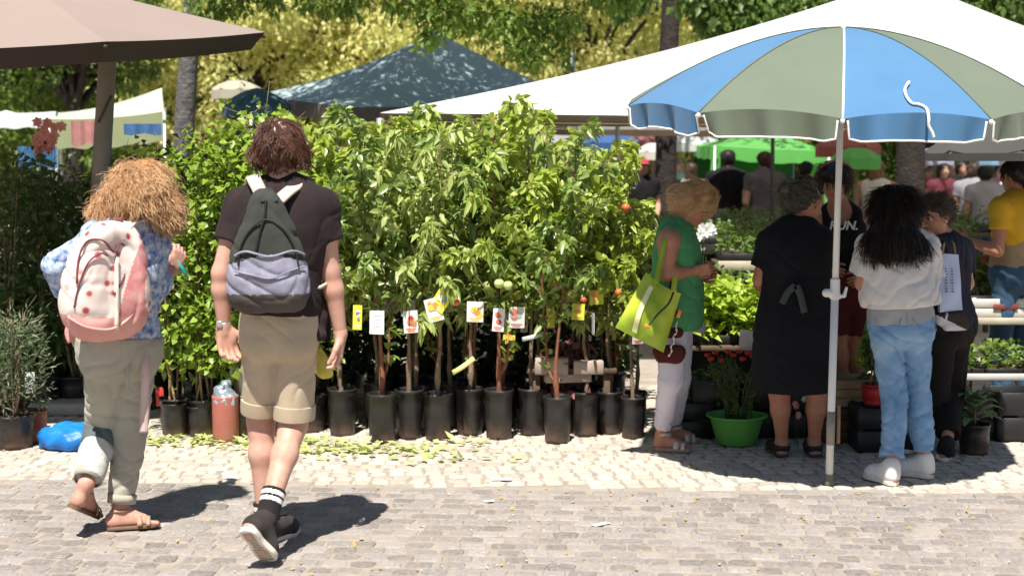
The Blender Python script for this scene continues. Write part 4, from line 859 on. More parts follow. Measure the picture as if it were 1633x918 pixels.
for i, (v, px, py, tg, lb) in enumerate(front): place_sapling(v, px, py, lb, (0, .9, 2.2, 4.0, 5.1, 3.0, 1.4, 2.7, 3.6, .5, 1.9)[i], (1.0, 1.02, 1.04, .98, 1.0, 1.05, 1.0, .97, .95, .92, .88)[i], tg)
bk = 'tightly packed saplings half hidden behind the front pots'
backt = {1: ('pink', 619, 488, .07, .14, 3), 5: ('white', 795, 560, .02, .05, 4), 8: ('grey', 862, 500, .085, .10, -20)}
k = 0
for row, (Y, xs) in enumerate(((8.72, np.arange(-1.22, .80, .20)), (9.05, np.arange(-1.30, .80, .21)), (9.42, np.arange(-1.4, .75, .235)))):
    for x in xs:
        o = place_sapling(int((k*3+row) % 7), 0, 0, 'leafy fruit tree sapling in a black pot packed in behind the front row', k*1.7, .98+.10*((k*7) % 5)/5-(.12 if x > .3 else 0)-(.0 if row else .06), (), X=(x+.04*math.sin(k*5.), Y+.05*math.cos(k*3.)), group=bk); k += 1
# small accessories among the trunks

mb = MB(); mb.add(*strap(spline([at(722, 594, 8.2), at(736, 586, 8.17), at(756, 571, 8.2)], 8), .028, .003, np.tile(A(0, -1, .3), (8, 1)))); mb.obj('plastic_label', M('label_yellow', (.80, .72, .25), .4), label='pale yellow strip label sticking out between two sapling trunks', cat='label')
mb = MB(); mb.add(*strap(spline([at(833, 541, 8.3), at(850, 537, 8.28), at(872, 530, 8.3)], 8), .026, .003, np.tile(A(0, -1, .3), (8, 1)))); mb.obj('plastic_label', M('label_grey', (.45, .47, .42), .4), label='dull grey strip label lying across the trunks under the grey tag', cat='label')
mb = MB(); S = SD(.005)
o = thing('fruit_tree_fruit', 'x', 'fruit', (0, 0, 0)); bpy.data.objects.remove(o)
def fruit(px, py, Y, r, col, nm, label):
    V, F = lathe([(.001, -.9), (.45, -.82), (.85, -.45), (1, 0), (.85, .5), (.45, .82), (.12, .86), (.001, .78)], n=14); p = at(px, py, Y); m2 = MB(); m2.add(V*r+p, F)
    return m2.obj(nm, col, label=label, cat='fruit', origin=None)
APR = M('fruit_red', (.50, .05, .03), .35, .3, 20, two=(.62, .22, .06)); YEL = M('fruit_yellow', (.62, .55, .06), .35, .2, 20); GRN = M('fruit_green', (.50, .60, .22), .35, .15, 20)
for px, py, Y, r, col, lb in ((709, 466, 8.2, .024, APR, 'red apple hanging just above the yellow edged tag'), (727, 482, 8.25, .026, APR, 'dull red apple below the crown right of the two tilted tags'), (986, 466, 8.25, .022, APR, 'red apple hanging left of the lime shopping bag'), (998, 331, 8.3, .028, APR, 'orange red apple high in the sapling nearest the stooping woman'), (912, 468, 8.2, .026, YEL, 'yellow lemon hanging above the small lime tag'), (796, 452, 8.1, .030, GRN, 'left one of two pale green apples above the pink fruit tag'), (810, 455, 8.1, .028, GRN, 'right one of two pale green apples above the pink fruit tag'), (931, 478, 8.3, .022, APR, 'orange red fruit between the two lime tags'), (888, 452, 8.25, .022, APR, 'dark red apple at the top of the red stemmed sapling')):
    fruit(px, py, Y, r, col, 'hanging_fruit', lb)
# ================================================================== plants in the shade at the left
def bush(name, label, X, Y, h, rad, lm, L, Wd, n, pot=(.11, .22), potm=None, canes=3, z0=.25, seed=0, group=None, ns=2, droop=.3, up=.2, cat='potted plant', stemm=None, topw=1.0, lean=(0, 0)):
    q = np.random.default_rng(seed); t = thing(name, label, cat, (X, Y, 0), group); o = A(X, Y, 0)
    if pot:
        mb = pot_mesh(pot[0], pot[1], seed); mb.V = [v+o for v in mb.V]; mb.obj('pot', potm or POT, t); mb = soil_mesh(pot[0], pot[1], seed); mb.V = [v+o for v in mb.V]; mb.obj('soil', SOIL, t)
    mb = MB(); P = []; D = []; zb = pot[1]*.9 if pot else 0
    for c in range(canes):
        a = q.random()*6.28; e = o+A(math.cos(a)*rad*.7*q.random()+lean[0], math.sin(a)*rad*.7*q.random()+lean[1], h*(.8+.2*q.random())); s = spline([o+A(.03*math.cos(a), .03*math.sin(a), zb), lerp(o, e, .5)+A(q.normal()*.03, q.normal()*.03, 0), e], 12); mb.add(*tube(s, np.linspace(.008, .003, 12), 6))
        m = n//canes; tt = q.random(m)**.8; zz = z0/h+tt*(1-z0/h); ii = np.clip(zz*11, 0, 10.99); i0 = ii.astype(int); pts = s[i0]+(s[np.minimum(i0+1, 11)]-s[i0])*(ii-i0)[:, None]; w = rad*(.55+.45*np.sin(np.clip(zz, 0, 1)*math.pi*.9))*np.interp(zz, [0, 1], [1, topw]); d = q.normal(size=(m, 3)); d[:, 2] = d[:, 2]*.5; d /= np.linalg.norm(d, axis=1, keepdims=True); k = q.random(m)**.6
        P.append(pts+d*(w*k)[:, None]); D.append(d*.8+A(0, 0, up)+q.normal(size=(m, 3))*.4)
        for b in range(7): j = q.integers(3, 12); mb.add(*tube([s[j], s[j]+nz(q.normal(size=3)*A(1, 1, .3)+A(0, 0, .6))*rad*.8], [.003, .0015], 4))
    mb.obj('stems', stemm or STEM, t); P = np.vstack(P); D = np.vstack(D); mb = MB(); add_leaves(mb, P, D, q.normal(size=P.shape)*.5+A(-.05, -.4, .8), L*(.6+.7*q.random(len(P))), Wd*(.7+.5*q.random(len(P))), droop=droop, fold=.2, ns=ns); mb.obj('foliage', lm, t); return t
SG = 'tall dark shrubs under the brown parasol'
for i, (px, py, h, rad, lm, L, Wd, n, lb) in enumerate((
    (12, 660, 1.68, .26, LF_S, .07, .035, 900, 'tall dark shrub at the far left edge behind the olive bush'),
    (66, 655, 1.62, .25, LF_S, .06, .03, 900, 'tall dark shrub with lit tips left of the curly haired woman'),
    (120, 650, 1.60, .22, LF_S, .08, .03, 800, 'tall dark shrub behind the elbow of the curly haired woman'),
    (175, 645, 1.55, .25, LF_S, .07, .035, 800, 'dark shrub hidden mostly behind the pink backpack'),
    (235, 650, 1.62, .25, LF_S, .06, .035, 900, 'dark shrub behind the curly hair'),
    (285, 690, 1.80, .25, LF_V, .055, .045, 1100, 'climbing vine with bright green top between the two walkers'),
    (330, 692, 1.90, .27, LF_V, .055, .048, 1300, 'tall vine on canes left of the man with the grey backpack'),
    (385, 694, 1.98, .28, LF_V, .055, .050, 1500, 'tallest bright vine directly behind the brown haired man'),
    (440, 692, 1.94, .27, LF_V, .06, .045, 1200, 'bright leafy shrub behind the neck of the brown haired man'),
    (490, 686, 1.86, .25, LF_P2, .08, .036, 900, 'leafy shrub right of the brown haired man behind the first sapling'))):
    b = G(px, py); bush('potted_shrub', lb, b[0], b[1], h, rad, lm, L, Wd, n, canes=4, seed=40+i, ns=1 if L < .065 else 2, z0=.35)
for i, (x, y, h) in enumerate(((-3.9, 10.0, 1.7), (-3.3, 10.1, 1.62), (-2.75, 10.0, 1.66), (-2.2, 10.1, 1.7), (-1.7, 10.0, 1.9), (-3.6, 10.8, 1.7), (-3.0, 10.9, 1.75), (-2.4, 10.8, 1.7), (-1.8, 10.8, 1.85), (-1.2, 10.3, 1.75), (-.6, 10.4, 1.8), (0.0, 10.3, 1.7), (.45, 10.35, 1.45))+tuple((-3.9+.38*j, 9.75+.08*(j % 2), .95) for j in range(13))):
    bush('potted_shrub', 'dense dark shrub in the back rows of the plant stall' if h > 1 else 'low dark shrub filling the gap behind the sapling trunks', x, y, h, .30 if h > 1 else .24, LF_S, .085, .05, 800, canes=4, seed=70+i, ns=1, z0=.25 if h > 1 else .04, group='back row shrubs of the plant stall')
b = G(22, 712); bush('olive_bush', 'grey green olive bush in a black pot at the far left edge', b[0], b[1], .80, .20, LF_O, .055, .011, 1500, pot=(.115, .19), canes=6, seed=5, ns=1, droop=.1, up=.5, z0=.3)
b = G(20, 640); bush('bamboo', 'slender leaved plant rising above the olive bush', b[0]-.02, b[1], 1.35, .16, LF_O, .08, .012, 500, canes=4, seed=6, ns=1, up=.2)
RP = potmat('pot_terracotta', (.24, .065, .035), (.30, .12, .08)); b = G(53, 704); bush('potted_herb', 'low herb in a reddish brown pot beside the olive bush', b[0], b[1], .34, .07, LF_S, .04, .012, 60, pot=(.082, .19), potm=RP, canes=3, seed=7, z0=.2)
for i, (px, py, r, h, lb) in enumerate(((280, 694, .075, .20, 'wide black pot with stems just right of the curly haired woman'), (317, 694, .062, .18, 'narrower black pot with bamboo canes left of the red clay cylinder'))):
    b = G(px, py); t = bush('potted_climber', lb, b[0], b[1], 1.35, .12, LF_V if i else LF_S, .06, .05, 90, pot=(r, h), canes=2, seed=17+i, stemm=CANE, z0=.5)
for px, ptop, lb in ((313, 400, 'thin bamboo cane standing in the narrow black pot'), (326, 470, 'shorter reddish cane leaning in the narrow black pot')):
    b = G(317, 690); mb = MB(); tp = at(px, ptop, b[1]); mb.add(*tube([b+A(-.01, 0, .15), tp], .0065, 6)); mb.obj('bamboo_cane', CANE if px == 313 else STEMR, label=lb, cat='cane')
b = G(360, 702); t = thing('clay_cylinder', 'tall reddish clay cylinder pot topped with crumpled silver blue foil', 'pot', b); mb = MB(); mb.add(*lathe([(.001, .003), (.070, 0), (.076, .02), (.078, .26), (.078, .27), (.07, .27), (.001, .26)], b, 28, .01)); mb.obj('pot', potmat('clay_red', (.40, .13, .10), (.45, .22, .17)), t)
S = SD(.006); S.cone(b+A(0, 0, .25), b+A(-.01, 0, .31), .080, .045, .02); S.cone(b+A(-.04, .01, .28), b+A(.02, .02, .34), .03, .02, .02); S.noise(.010, 45, 3); sobj('foil', S, M('foil', (.45, .52, .62), .3, .2, 9, .6, 30, .01, metal=.6), t)
b = G(396, 694); mb = MB(); mb.add(*tube(spline([at(372, 604, b[1]), at(369, 592, b[1]), at(374, 584, b[1]), at(381, 596, b[1]), at(388, 640, b[1]), at(394, 680, b[1]), b], 26), np.linspace(.010, .020, 26), 8)); mb.obj('walking_stick', M('stick_white', (.66, .68, .68), .4), label='white curved handled stick leaning behind the man in khaki shorts', cat='stick')
S = SD(.010); b = G(112, 716)
for x, y, r in ((-.10, .02, .075), (.0, 0, .09), (.10, .03, .075), (.03, .08, .09), (-.05, .09, .07)): S.ell(b+A(x, y, .055), (r*1.25, r, .075), None, .05)
S.noise(.012, 26, 3); S.noise(.014, 20, 5, None); S.cut(b+A(0, 0, .004), (0, 0, -1)); V, F = S.run(); mb = MB(); mb.add(V, F); mb.obj('plastic_sack', M('sack_blue', (.010, .17, .55), .45, .25, 9, .5, 20, .01), label='crumpled bright blue plastic sack on the cobbles', cat='sack')
for px, py, Y, lb, col, s in ((48, 610, 8.6, 'white paper label in the olive bush', (.6, .62, .6), (.06, .13)), (255, 632, 8.8, 'small red label behind the trouser leg of the curly haired woman', (.45, .04, .03), (.05, .12)), (318, 603, 8.5, 'small blue clip on the bamboo canes', (.02, .10, .50), (.028, .035)), (298, 578, 8.7, 'white label tilted behind the bamboo canes', (.6, .6, .58), (.06, .07))):
    mb = MB(); V, F = box((0, 0, 0), (s[0], .004, s[1]), rot('Y', (px*7) % 25-12), .001); mb.add(V+at(px, py, Y), F); mb.obj('plant_label', M('lab_%d' % px, col, .5), label=lb, cat='label')
# flowers and cloths glimpsed at the upper left
def flowers(name, label, c, rad, n, col, size, seed, cat='flowers', stems=True, group=None):
    q = np.random.default_rng(seed); mb = MB(); P = np.array(c)+q.normal(size=(n, 3))*np.array(rad)*.6
    for p in P:
        m = 6; a = np.arange(m)*2*math.pi/m+q.random(); D = np.stack([np.cos(a), np.full(m, -.3), np.sin(a)], 1); add_leaves(mb, np.tile(p, (m, 1)), D, np.tile(A(0, -1, .4), (m, 1)), size, size*.8, droop=.1, fold=.1, ns=1)
    t = thing(name, label, cat, (c[0], c[1], 0), group); mb.obj('blossom', col, t)
    if stems:
        mb = MB()
        for p in P[::2]: mb.add(*tube([A(p[0]*.7+c[0]*.3, p[1]*.7+c[1]*.3, max(.02, c[2]-.45)), p], .002, 4))
        mb.obj('stems', M('stem_green', (.06, .10, .02), .7), t)
    return t
RF = leafmat('petal_red', [(0, (.45, .015, .01)), (1, (.75, .06, .03))], .5, .3); PF = leafmat('petal_pink', [(0, (.60, .16, .18)), (1, (.80, .36, .36))], .5, .3)
flowers('flowering_plant', 'pink flowers standing above the dark shrubs at the upper left', at(72, 216, 10.6), (.12, .1, .10), 16, PF, .05, 4)
for px, py, w, h, Y, col, lb in ((140, 212, .30, .22, 13, (.42, .20, .19), 'pink cloth hanging on a stall left of the grey mast'), (228, 206, .36, .10, 13.5, (.06, .14, .30), 'blue cloth hanging on a stall right of the grey mast'), (60, 250, .35, .18, 12.5, (.05, .15, .30), 'dark blue cloth in the shade at the far left')):
    c = at(px, py, Y)
    def fn(u, v): p = np.stack([c[0]+(u-.5)*w, np.full_like(u, c[1])+.02*np.sin(u*18), c[2]+h/2-v*h*(1+.1*np.sin(u*9))], 1); return p
    mb = MB(); mb.add(*grid_sheet(fn, 16, 6)); mb.obj('hanging_cloth', cloth('hang_%d' % px, col, .2), label=lb, cat='cloth')
# ================================================================== stall tables, trays, crates
WOOD = M('wood_plank', (.40, .30, .19), .8, .25, 7, .4, 40, .004); WOODD = M('wood_dark', (.10, .068, .042), .85, .3, 8, .4, 40, .004); PALE = M('plank_pale', (.44, .39, .30), .75, .15, 6, .3, 30, .003); WHT = M('board_white', (.52, .50, .47), .6, .12, 9, .2, 30, .002); BLK = M('plastic_black', (.016, .016, .016), .45, .2, 12)
LF_L = leafmat('leaf_lettuce', [(0, (.22, .34, .03)), (.5, (.40, .52, .07)), (1, (.58, .66, .16))], .42, .4); LF_T = leafmat('leaf_tray', [(0, (.03, .07, .012)), (.5, (.07, .13, .02)), (1, (.15, .23, .04))], .45, .3); LF_H = leafmat('leaf_hosta', [(0, (.07, .12, .06)), (1, (.16, .23, .12))], .4, .25); LF_R = leafmat('leaf_burgundy', [(0, (.045, .012, .018)), (1, (.16, .045, .05))], .4, .2)
def table(label, x0, x1, y0, y1, z, th=.035, mat=WOOD, edge=None, legs=4, eh=.05, kind='display_table', shade_mat=None):
    t = thing(kind, label, 'table', ((x0+x1)/2, (y0+y1)/2, 0)); nb = max(2, int((y1-y0)/.16)); mb = MB()
    for i in range(nb): w = (y1-y0)/nb; mb.add(*box(((x0+x1)/2, y0+w*(i+.5), z-th/2), (x1-x0-.01*(i % 3), w-.006, th), None, .003))
    mb.obj('table_top', mat, t)
    if edge: mb = MB(); mb.add(*box(((x0+x1)/2, y0-.013, z-eh/2+.012), (x1-x0, .02, eh), None, .003)); mb.obj('front_edge', edge, t)
    for x in (x0+.06, x1-.06):
        for y in (y0+.05, y1-.05): mb = MB(); mb.add(*box((x, y, (z-th)/2), (.045, .045, z-th), None, .004)); mb.obj('leg', WOODD, t)
    if shade_mat: mb = MB(); mb.add(*box(((x0+x1)/2, y0+.10, (z-th)/2+.01), (x1-x0-.14, .015, z-th-.03), None, .002)); mb.obj('shade_panel', shade_mat, t)  # dark sheet added to stand for the shade under the table
    return t
def tray(label, x, y, z, w, d, h, lm, L, Wd, n, seed=0, rim=.06, mat=None, droop=.3, up=.8, group='trays of small plants on the stall tables', ns=1, cell=True, flw=None, mound=.35):
    q = np.random.default_rng(seed); t = thing('plant_tray', label, 'plant tray', (x, y, z), group); mb = MB()
    for dx, dy, sx, sy in ((0, -d/2, w, .008), (0, d/2, w, .008), (-w/2, 0, .008, d-.01), (w/2, 0, .008, d-.01)): mb.add(*box((x+dx, y+dy, z+rim/2), (sx, sy, rim), None, .002))
    mb.add(*box((x, y, z+.006), (w-.01, d-.01, .008), None, .001)); mb.obj('tray', mat or BLK, t); mb = MB(); mb.add(*box((x, y, z+rim*.6), (w-.02, d-.02, rim*.5), None, .004)); mb.obj('soil', SOIL, t)
    cx = max(2, int(w/.11)); cy = max(2, int(d/.11)); P = []; D = []
    for i in range(cx):
        for j in range(cy):
            m = max(4, n//(cx*cy)); c = A(x-w/2+(i+.5)*w/cx, y-d/2+(j+.5)*d/cy, z+rim*.8)+q.normal(size=3)*A(.01, .01, 0); hh = h*(.7+.5*q.random()); dd = q.normal(size=(m, 3)); dd[:, 2] = np.abs(dd[:, 2])*up+.2; dd /= np.linalg.norm(dd, axis=1, keepdims=True); k = q.random(m)
            P.append(c+np.stack([dd[:, 0]*.035, dd[:, 1]*.035, hh*k*.8], 1)); D.append(dd)
    P = np.vstack(P); D = np.vstack(D); mb = MB(); add_leaves(mb, P, D, q.normal(size=P.shape)*.4+A(0, -.2, .9), L*(.6+.7*q.random(len(P))), Wd*(.7+.5*q.random(len(P))), droop=droop, fold=.2, ns=ns); mb.obj('foliage', lm, t); return t
def crate(label, c, w, d, h, mat=WOOD, rz=0, name='crate', slats=3, group=None):
    t = thing(name, label, 'crate', c, group); M3 = rot('Z', rz); c = np.array(c, float); mb = MB()
    for k in range(slats):
        z = h*(k+.5)/slats; sh = h/slats*.90
        for dx, dy, sx, sy in ((0, -d/2, w, .010), (0, d/2, w, .010), (-w/2, 0, .010, d-.012), (w/2, 0, .010, d-.012)): V, F = box((dx, dy, z), (sx, sy, sh), None, .002); mb.add(V@M3.T+c, F)
    mb.obj('slats', mat, t)
    for sx in (-1, 1):
        for sy in (-1, 1): V, F = box((sx*(w/2-.018), sy*(d/2-.018), h/2), (.024, .024, h+.006), None, .002); mb = MB(); mb.add(V@M3.T+c, F); mb.obj('corner_post', mat, t)
    V, F = box((0, 0, .008), (w-.02, d-.02, .010), None, .001); mb = MB(); mb.add(V@M3.T+c, F); mb.obj('bottom', mat, t); return t
X_ = lambda px, Y: at(px, 0, Y)[0]
# bright lettuce bench behind the stooping woman
table('low wooden bench carrying the bright yellow green plants', X_(1090, 8.9), X_(1262, 8.9), 9.1, 9.72, .46, mat=WOODD, shade_mat=M('under_table_shade', (.03, .03, .028), .8))
for i, (x, y) in enumerate(((X_(1112, 9.3), 9.25), (X_(1160, 9.3), 9.27), (X_(1208, 9.3), 9.25), (X_(1140, 9.5), 9.52), (X_(1190, 9.5), 9.52))):
    tray(('bright yellow green leafy plants nearest the stooping woman', 'bright yellow green leafy plants in the middle of the low bench', 'bright yellow green leafy plants beside the elbow of the woman in black', 'rear left tray of bright leafy plants on the low bench', 'rear right tray of bright leafy plants on the low bench')[i], x, y, .462, .21, .24, .40, LF_L, .12, .05, 320, 50+i, up=.8, ns=2, droop=.35)
card_ = MB(); card_.add(*box(at(1192, 542, 8.6), (.10, .004, .125), rot('Y', 4), .001)); card_.add(*box(at(1191, 552, 8.59), (.07, .002, .010), rot('Y', 4), 0)); card_.obj('price_card', M('card_offwhite', (.74, .66, .63), .6, .15, 20), label='off white card standing below the bright plants next to the black dress', cat='card')
mb = MB(); mb.add(*box(at(1104, 520, 8.55), (.16, .09, .012), rot('Y', 12)@rot('X', 35), .003)); mb.obj('flat_board', WHT, label='pale flat board sticking out behind the knee of the stooping woman', cat='board')
# green basin with thin stemmed red flowers
b = G(1174, 708); t = thing('basin', 'round light green plastic basin full of stems on the pavement', 'basin', b); BG = M('basin_green', (.12, .40, .07), .35, .08, 9, .1, 20, .002, .5)
mb = MB(); mb.add(*lathe([(.001, .004), (.10, .002), (.118, .02), (.155, .155), (.162, .165), (.178, .168), (.180, .176), (.160, .178), (.150, .16), (.112, .03), (.001, .024)], b, 36, .004)); mb.obj('basin_body', BG, t)
t = thing('flower_stems', 'bundle of thin stemmed red flowers standing in the green basin', 'flowers', b); mb = MB(); q = np.random.default_rng(5); tips = []
for i in range(60):
    a = q.random()*6.28; r0 = .10*q.random(); e = b+A(math.cos(a)*(.07+.12*q.random()), math.sin(a)*(.05+.10*q.random()), .40+.14*q.random()); s = spline([b+A(math.cos(a)*r0, math.sin(a)*r0, .03), lerp(b, e, .5)+A(0, 0, .05), e], 6); mb.add(*tube(s, .0026, 4)); tips.append(e)
mb.obj('stems', M('stem_olive', (.07, .085, .035), .7), t); P = np.array([lerp(b, e, k) for e in tips for k in q.random(9)*.8+.18]); mb = MB(); add_leaves(mb, P, q.normal(size=P.shape), q.normal(size=P.shape)+A(0, -.3, .6), .035, .012, ns=1); mb.obj('foliage', LF_T, t)
for i, (px, py) in enumerate(((1128, 566), (1140, 562), (1133, 572), (1160, 560), (1168, 566), (1192, 563), (1200, 568), (1208, 562), (1150, 574), (1184, 572), (1178, 560), (1216, 574))):
    p = at(px, py, b[1]+.05*math.sin(i*2)); m2 = MB(); V, F = lathe([(.001, -.014), (.016, -.008), (.022, .002), (.016, .010), (.001, .012)], p, 10, .12); m2.add(V, F); mm = 10; a = np.arange(mm)*6.283/mm; add_leaves(m2, np.tile(p, (mm, 1)), np.stack([np.cos(a), np.sin(a), .4+0*a], 1), np.tile(A(0, 0, 1), (mm, 1)), .026, .018, ns=1); m2.obj('blossom', RF, t)
for px, py, w, h, dp, lb in ((1098, 655, .34, .22, .3, 'dark plastic crate behind the feet of the stooping woman'), (1150, 640, .34, .36, .26, 'tall dark crate behind the green basin'), (1215, 640, .36, .34, .26, 'dark crate behind the left leg of the woman in black'), (1275, 648, .34, .30, .26, 'dark crate between the legs of the woman in black')):
    Y = 8.5; c = A(X_(px, Y), Y, 0); crate(lb, c, w*.9, dp, h, BLK, 0, slats=2)
for px, py, cnt in ((1100, 12, 0), (1150, 5, 1), (1215, 6, 2), (1275, 3, 3)):
    tray(('low dark plants in the crate behind the stooping woman', 'dark foliage with red blooms in the tall crate', 'dark foliage in the crate behind the woman in black', 'dark foliage in the crate between her legs')[cnt], X_(px, 8.5), 8.5, (.13, .24, .22, .19)[cnt], .24, .2, .14, LF_S, .06, .03, 160, 90+cnt)
for i, (px, py, Y) in enumerate(((1268, 646, 8.1), (1284, 636, 8.15), (1272, 660, 8.0))):
    flowers('flowering_plant', ('pink bloom between the legs of the woman in black', 'white bloom between the legs of the woman in black', 'lowest pink bloom between the legs of the woman in black')[i], at(px, py, Y), (.008, .01, .008), 2, PF if i != 1 else leafmat('petal_white', [(0, (.7, .7, .65)), (1, (.8, .8, .8))]), .022, 30+i)
# plank edged tables deeper inside, under the marquee
T = [(1108, 1177, 10.5, 11.2, 1.02, 'high display table with a pale front board right of the head of the stooping woman', PALE, .070), (1150, 1240, 10.05, 10.5, .93, 'display table with a pale front board left of the woman in black', PALE, .070)]
for x0, x1, y0, y1, z, lb, e, eh in T: table(lb, X_(x0, y0), X_(x1, y0), y0, y1, z, edge=e, eh=eh, mat=WOODD, shade_mat=M('under_table_shade', ()))
tray('dark plants on the left plank edged table', X_(1142, 10.8), 10.85, 1.022, .30, .5, .14, LF_T, .05, .03, 260, 61); tray('dark green plants on the plank edged table beside the woman in black', X_(1190, 10.25), 10.28, .932, .34, .4, .16, LF_T, .06, .03, 260, 62)
tray('dark green trailing plants hanging below the plank edged tables', X_(1170, 9.9), 9.9, .62, .50, .20, .26, LF_T, .08, .035, 420, 63); table('narrow shelf under the plank edged tables', X_(1110, 9.8), X_(1235, 9.8), 9.78, 10.02, .615, mat=WOODD)
flowers('flowering_plant', 'white flowers just right of the face of the stooping woman', at(1127, 368, 10.4), (.05, .05, .04), 9, leafmat('petal_white', [(0, (.7, .7, .65)), (1, (.8, .8, .8))]), .045, 8)
rows = [(12.0, .86, 1040, 1330, 'long seedling table under the marquee behind the woman in black'), (13.6, .86, 1060, 1600, 'second long seedling table under the marquee'), (15.4, .86, 1040, 1700, 'rear seedling table under the marquee')]
k = 0
for Y, z, a, b_, lb in rows:
    table(lb, X_(a, Y), X_(b_, Y), Y, Y+.9, z, mat=WOODD, edge=WOODD)
    n = int((X_(b_, Y)-X_(a, Y))/.62)
    for i in range(n):
        for j in (0, 1):
            xx = X_(a, Y)+.31+i*.62; tray('tray of dense green seedlings on a long table under the marquee', xx, Y+.24+.42*j, z+.002, .56, .36, .14+.10*((i*3+j+k) % 4)/3+.05*j, (LF_T, LF_S, LF_T, LF_M)[(i+j+k) % 4], .055, .03, 300, 200+k, group='seedling trays under the marquee'); k += 1
# right hand benches
table('low bench with a white front edge at the lower right', X_(1521, 8.65), X_(1800, 8.65), 8.6, 9.15, .345, mat=WOODD, edge=WHT, eh=.042)
for i in range(4): tray(('low leafy plants at the left end of the white edged bench', 'low leafy plants second from the left on the white edged bench', 'low leafy plants third from the left on the white edged bench', 'low leafy plants at the right end of the white edged bench')[i], X_(1545, 8.8)+.24*i, 8.82, .347, .22, .34, .17, (LF_T, LF_M, LF_T, LF_T)[i], .07, .035, 200, 120+i, rim=.03)
mb = MB(); mb.add(*box((X_(1521, 8.65)+.31, 8.585, .331), (.004, .02, .044), None, 0)); 
table('slatted wooden shelf above the low white edged bench', X_(1546, 9.2), X_(1800, 9.2), 9.2, 9.55, .62, mat=WOOD, edge=PALE, eh=.045)
crate('white polystyrene box with a slot on the slatted shelf', A(X_(1606, 9.28), 9.36, .624), .36, .24, .13, WHT, 0, slats=2)
cr = MB(); cr.add(*box((X_(1614, 9.2)+.03, 9.225, .700), (.16, .006, .035), None, .001)); cr.obj('box_label', M('lab_red_dark', (.20, .05, .04), .6), label='dark red label on the white box of the slatted shelf', cat='label')
table('dark bench with ferns behind the white box', X_(1540, 9.9), X_(1800, 9.9), 9.75, 10.4, .72, mat=WOODD)
for i in range(3): bush('fern', ('spreading fern left of the man in yellow', 'fern in front of the jeans of the man in yellow', 'fern at the right edge of the picture')[i], X_(1562, 9.85)+.27*i, 9.9+.05*i, .26, .20, LF_T, .13, .028, 260, pot=None, canes=6, seed=300+i, z0=.03, ns=2, droop=.5, up=.6)
for o in [o for o in COL.objects if o.name.startswith('fern')]: o.location.z += .72
b = G(1553, 722); q = np.random.default_rng(3); t = thing('potted_hosta', 'broad leaved plant in a black pot under the right bench', 'potted plant', b); mb = pot_mesh(.085, .17, 5); mb.V = [v+b for v in mb.V]; mb.obj('pot', POT, t); n = 34; a = q.random(n)*6.28; el = q.random(n); D = np.stack([np.cos(a), np.sin(a), .35+1.3*el], 1); P = b+np.stack([.02*np.cos(a), .02*np.sin(a), .17+.16*el], 1); mb = MB(); add_leaves(mb, P, D, np.tile(A(0, 0, 1), (n, 1))-D*.4, .19*(.8+.4*q.random(n)), .062, droop=.5, fold=.18, ns=3); mb.obj('foliage', LF_H, t); mb = MB(); mb.add(*tube([b+A(0, 0, .15), b+A(0, 0, .34)], .008, 6)); mb.obj('stems', STEM, t)
for px, Y, w, h, lb in ((1590, 8.45, .3, .26, 'dark crate right of the broad leaved plant'), (1640, 8.4, .3, .30, 'dark crate at the right edge under the bench'), (1500, 8.9, .34, .30, 'dark crate behind the legs of the woman in navy')): crate(lb, A(X_(px, Y), Y, 0), w, .28, h, BLK, slats=2)
# crates and bag behind the pole
crate('upper wooden fruit crate right of the parasol pole', A(X_(1368, 8.35), 8.35, .215), .30, .26, .16, WOOD, 5, slats=3); crate('lower wooden fruit crate right of the parasol pole', A(X_(1366, 8.35), 8.36, .0), .34, .28, .21, WOODD, -3, slats=3)
b = A(X_(1408, 8.05), 8.05, 0); t = bush('potted_plant', 'red pot with dark leaves between the pole and the jeans', b[0], b[1], .40, .07, LF_S, .05, .03, 110, pot=(.07, .12), potm=M('pot_red', (.42, .03, .03), .4), canes=4, seed=9, z0=.14); [setattr(c, 'location', c.location) for c in t.children]; t.location.z = .26
crate('black crate under the red pot beside the jeans', A(b[0], b[1]+.02, 0), .22, .24, .26, BLK, slats=2)
b = A(X_(1484, 8.35), 8.35, 0); bush('potted_plant', 'plant in a red pot just right of the blue jeans', b[0], b[1], .55, .10, LF_S, .05, .03, 160, pot=(.07, .24), potm=M('pot_red', ()), canes=4, seed=11, z0=.26)
t = thing('shopping_bag', 'lime green shopping bag with printed sunflowers hanging between the pole and the jeans', 'bag', A(X_(1378, 8.2), 8.2, .5)); cs = [at(1384, 500, 8.2), at(1400, 500, 8.2), at(1398, 592, 8.15), at(1362, 582, 8.15)]
def fn(u, v, s=1): p = ((1-u)*(1-v))[:, None]*cs[0]+(u*(1-v))[:, None]*cs[1]+(u*v)[:, None]*cs[2]+((1-u)*v)[:, None]*cs[3]; p[:, 1] -= s*.03*np.sin(u*math.pi)*np.sin(v*math.pi)-.004*np.sin(v*12+u*5); return p
mb = MB(); mb.add(*grid_sheet(fn, 8, 12)); mb.add(*grid_sheet(lambda u, v: fn(u, v, -1), 8, 12)); mb.obj('bag_body', M('bag_lime2', (.22, .42, .03), .45, .2, 8, transl=.2), t)
for px, py in ((1374, 572), (1391, 574), (1388, 545)): mb = MB(); V, F = lathe([(.001, -.001), (.017, -.001), (.017, .001), (.001, .001)], n=10); mb.add(V@rot('X', 90).T+at(px, py, 8.11), F); V, F = lathe([(.001, -.001), (.007, -.001), (.007, .001), (.001, .001)], n=8); mb.add(V@rot('X', 90).T+at(px, py, 8.105), F, mi=1); mb.obj('printed_sunflower', [M('sunflower', (.80, .55, .06), .5), M('sunflower_core', (.40, .15, .03), .5)], t)
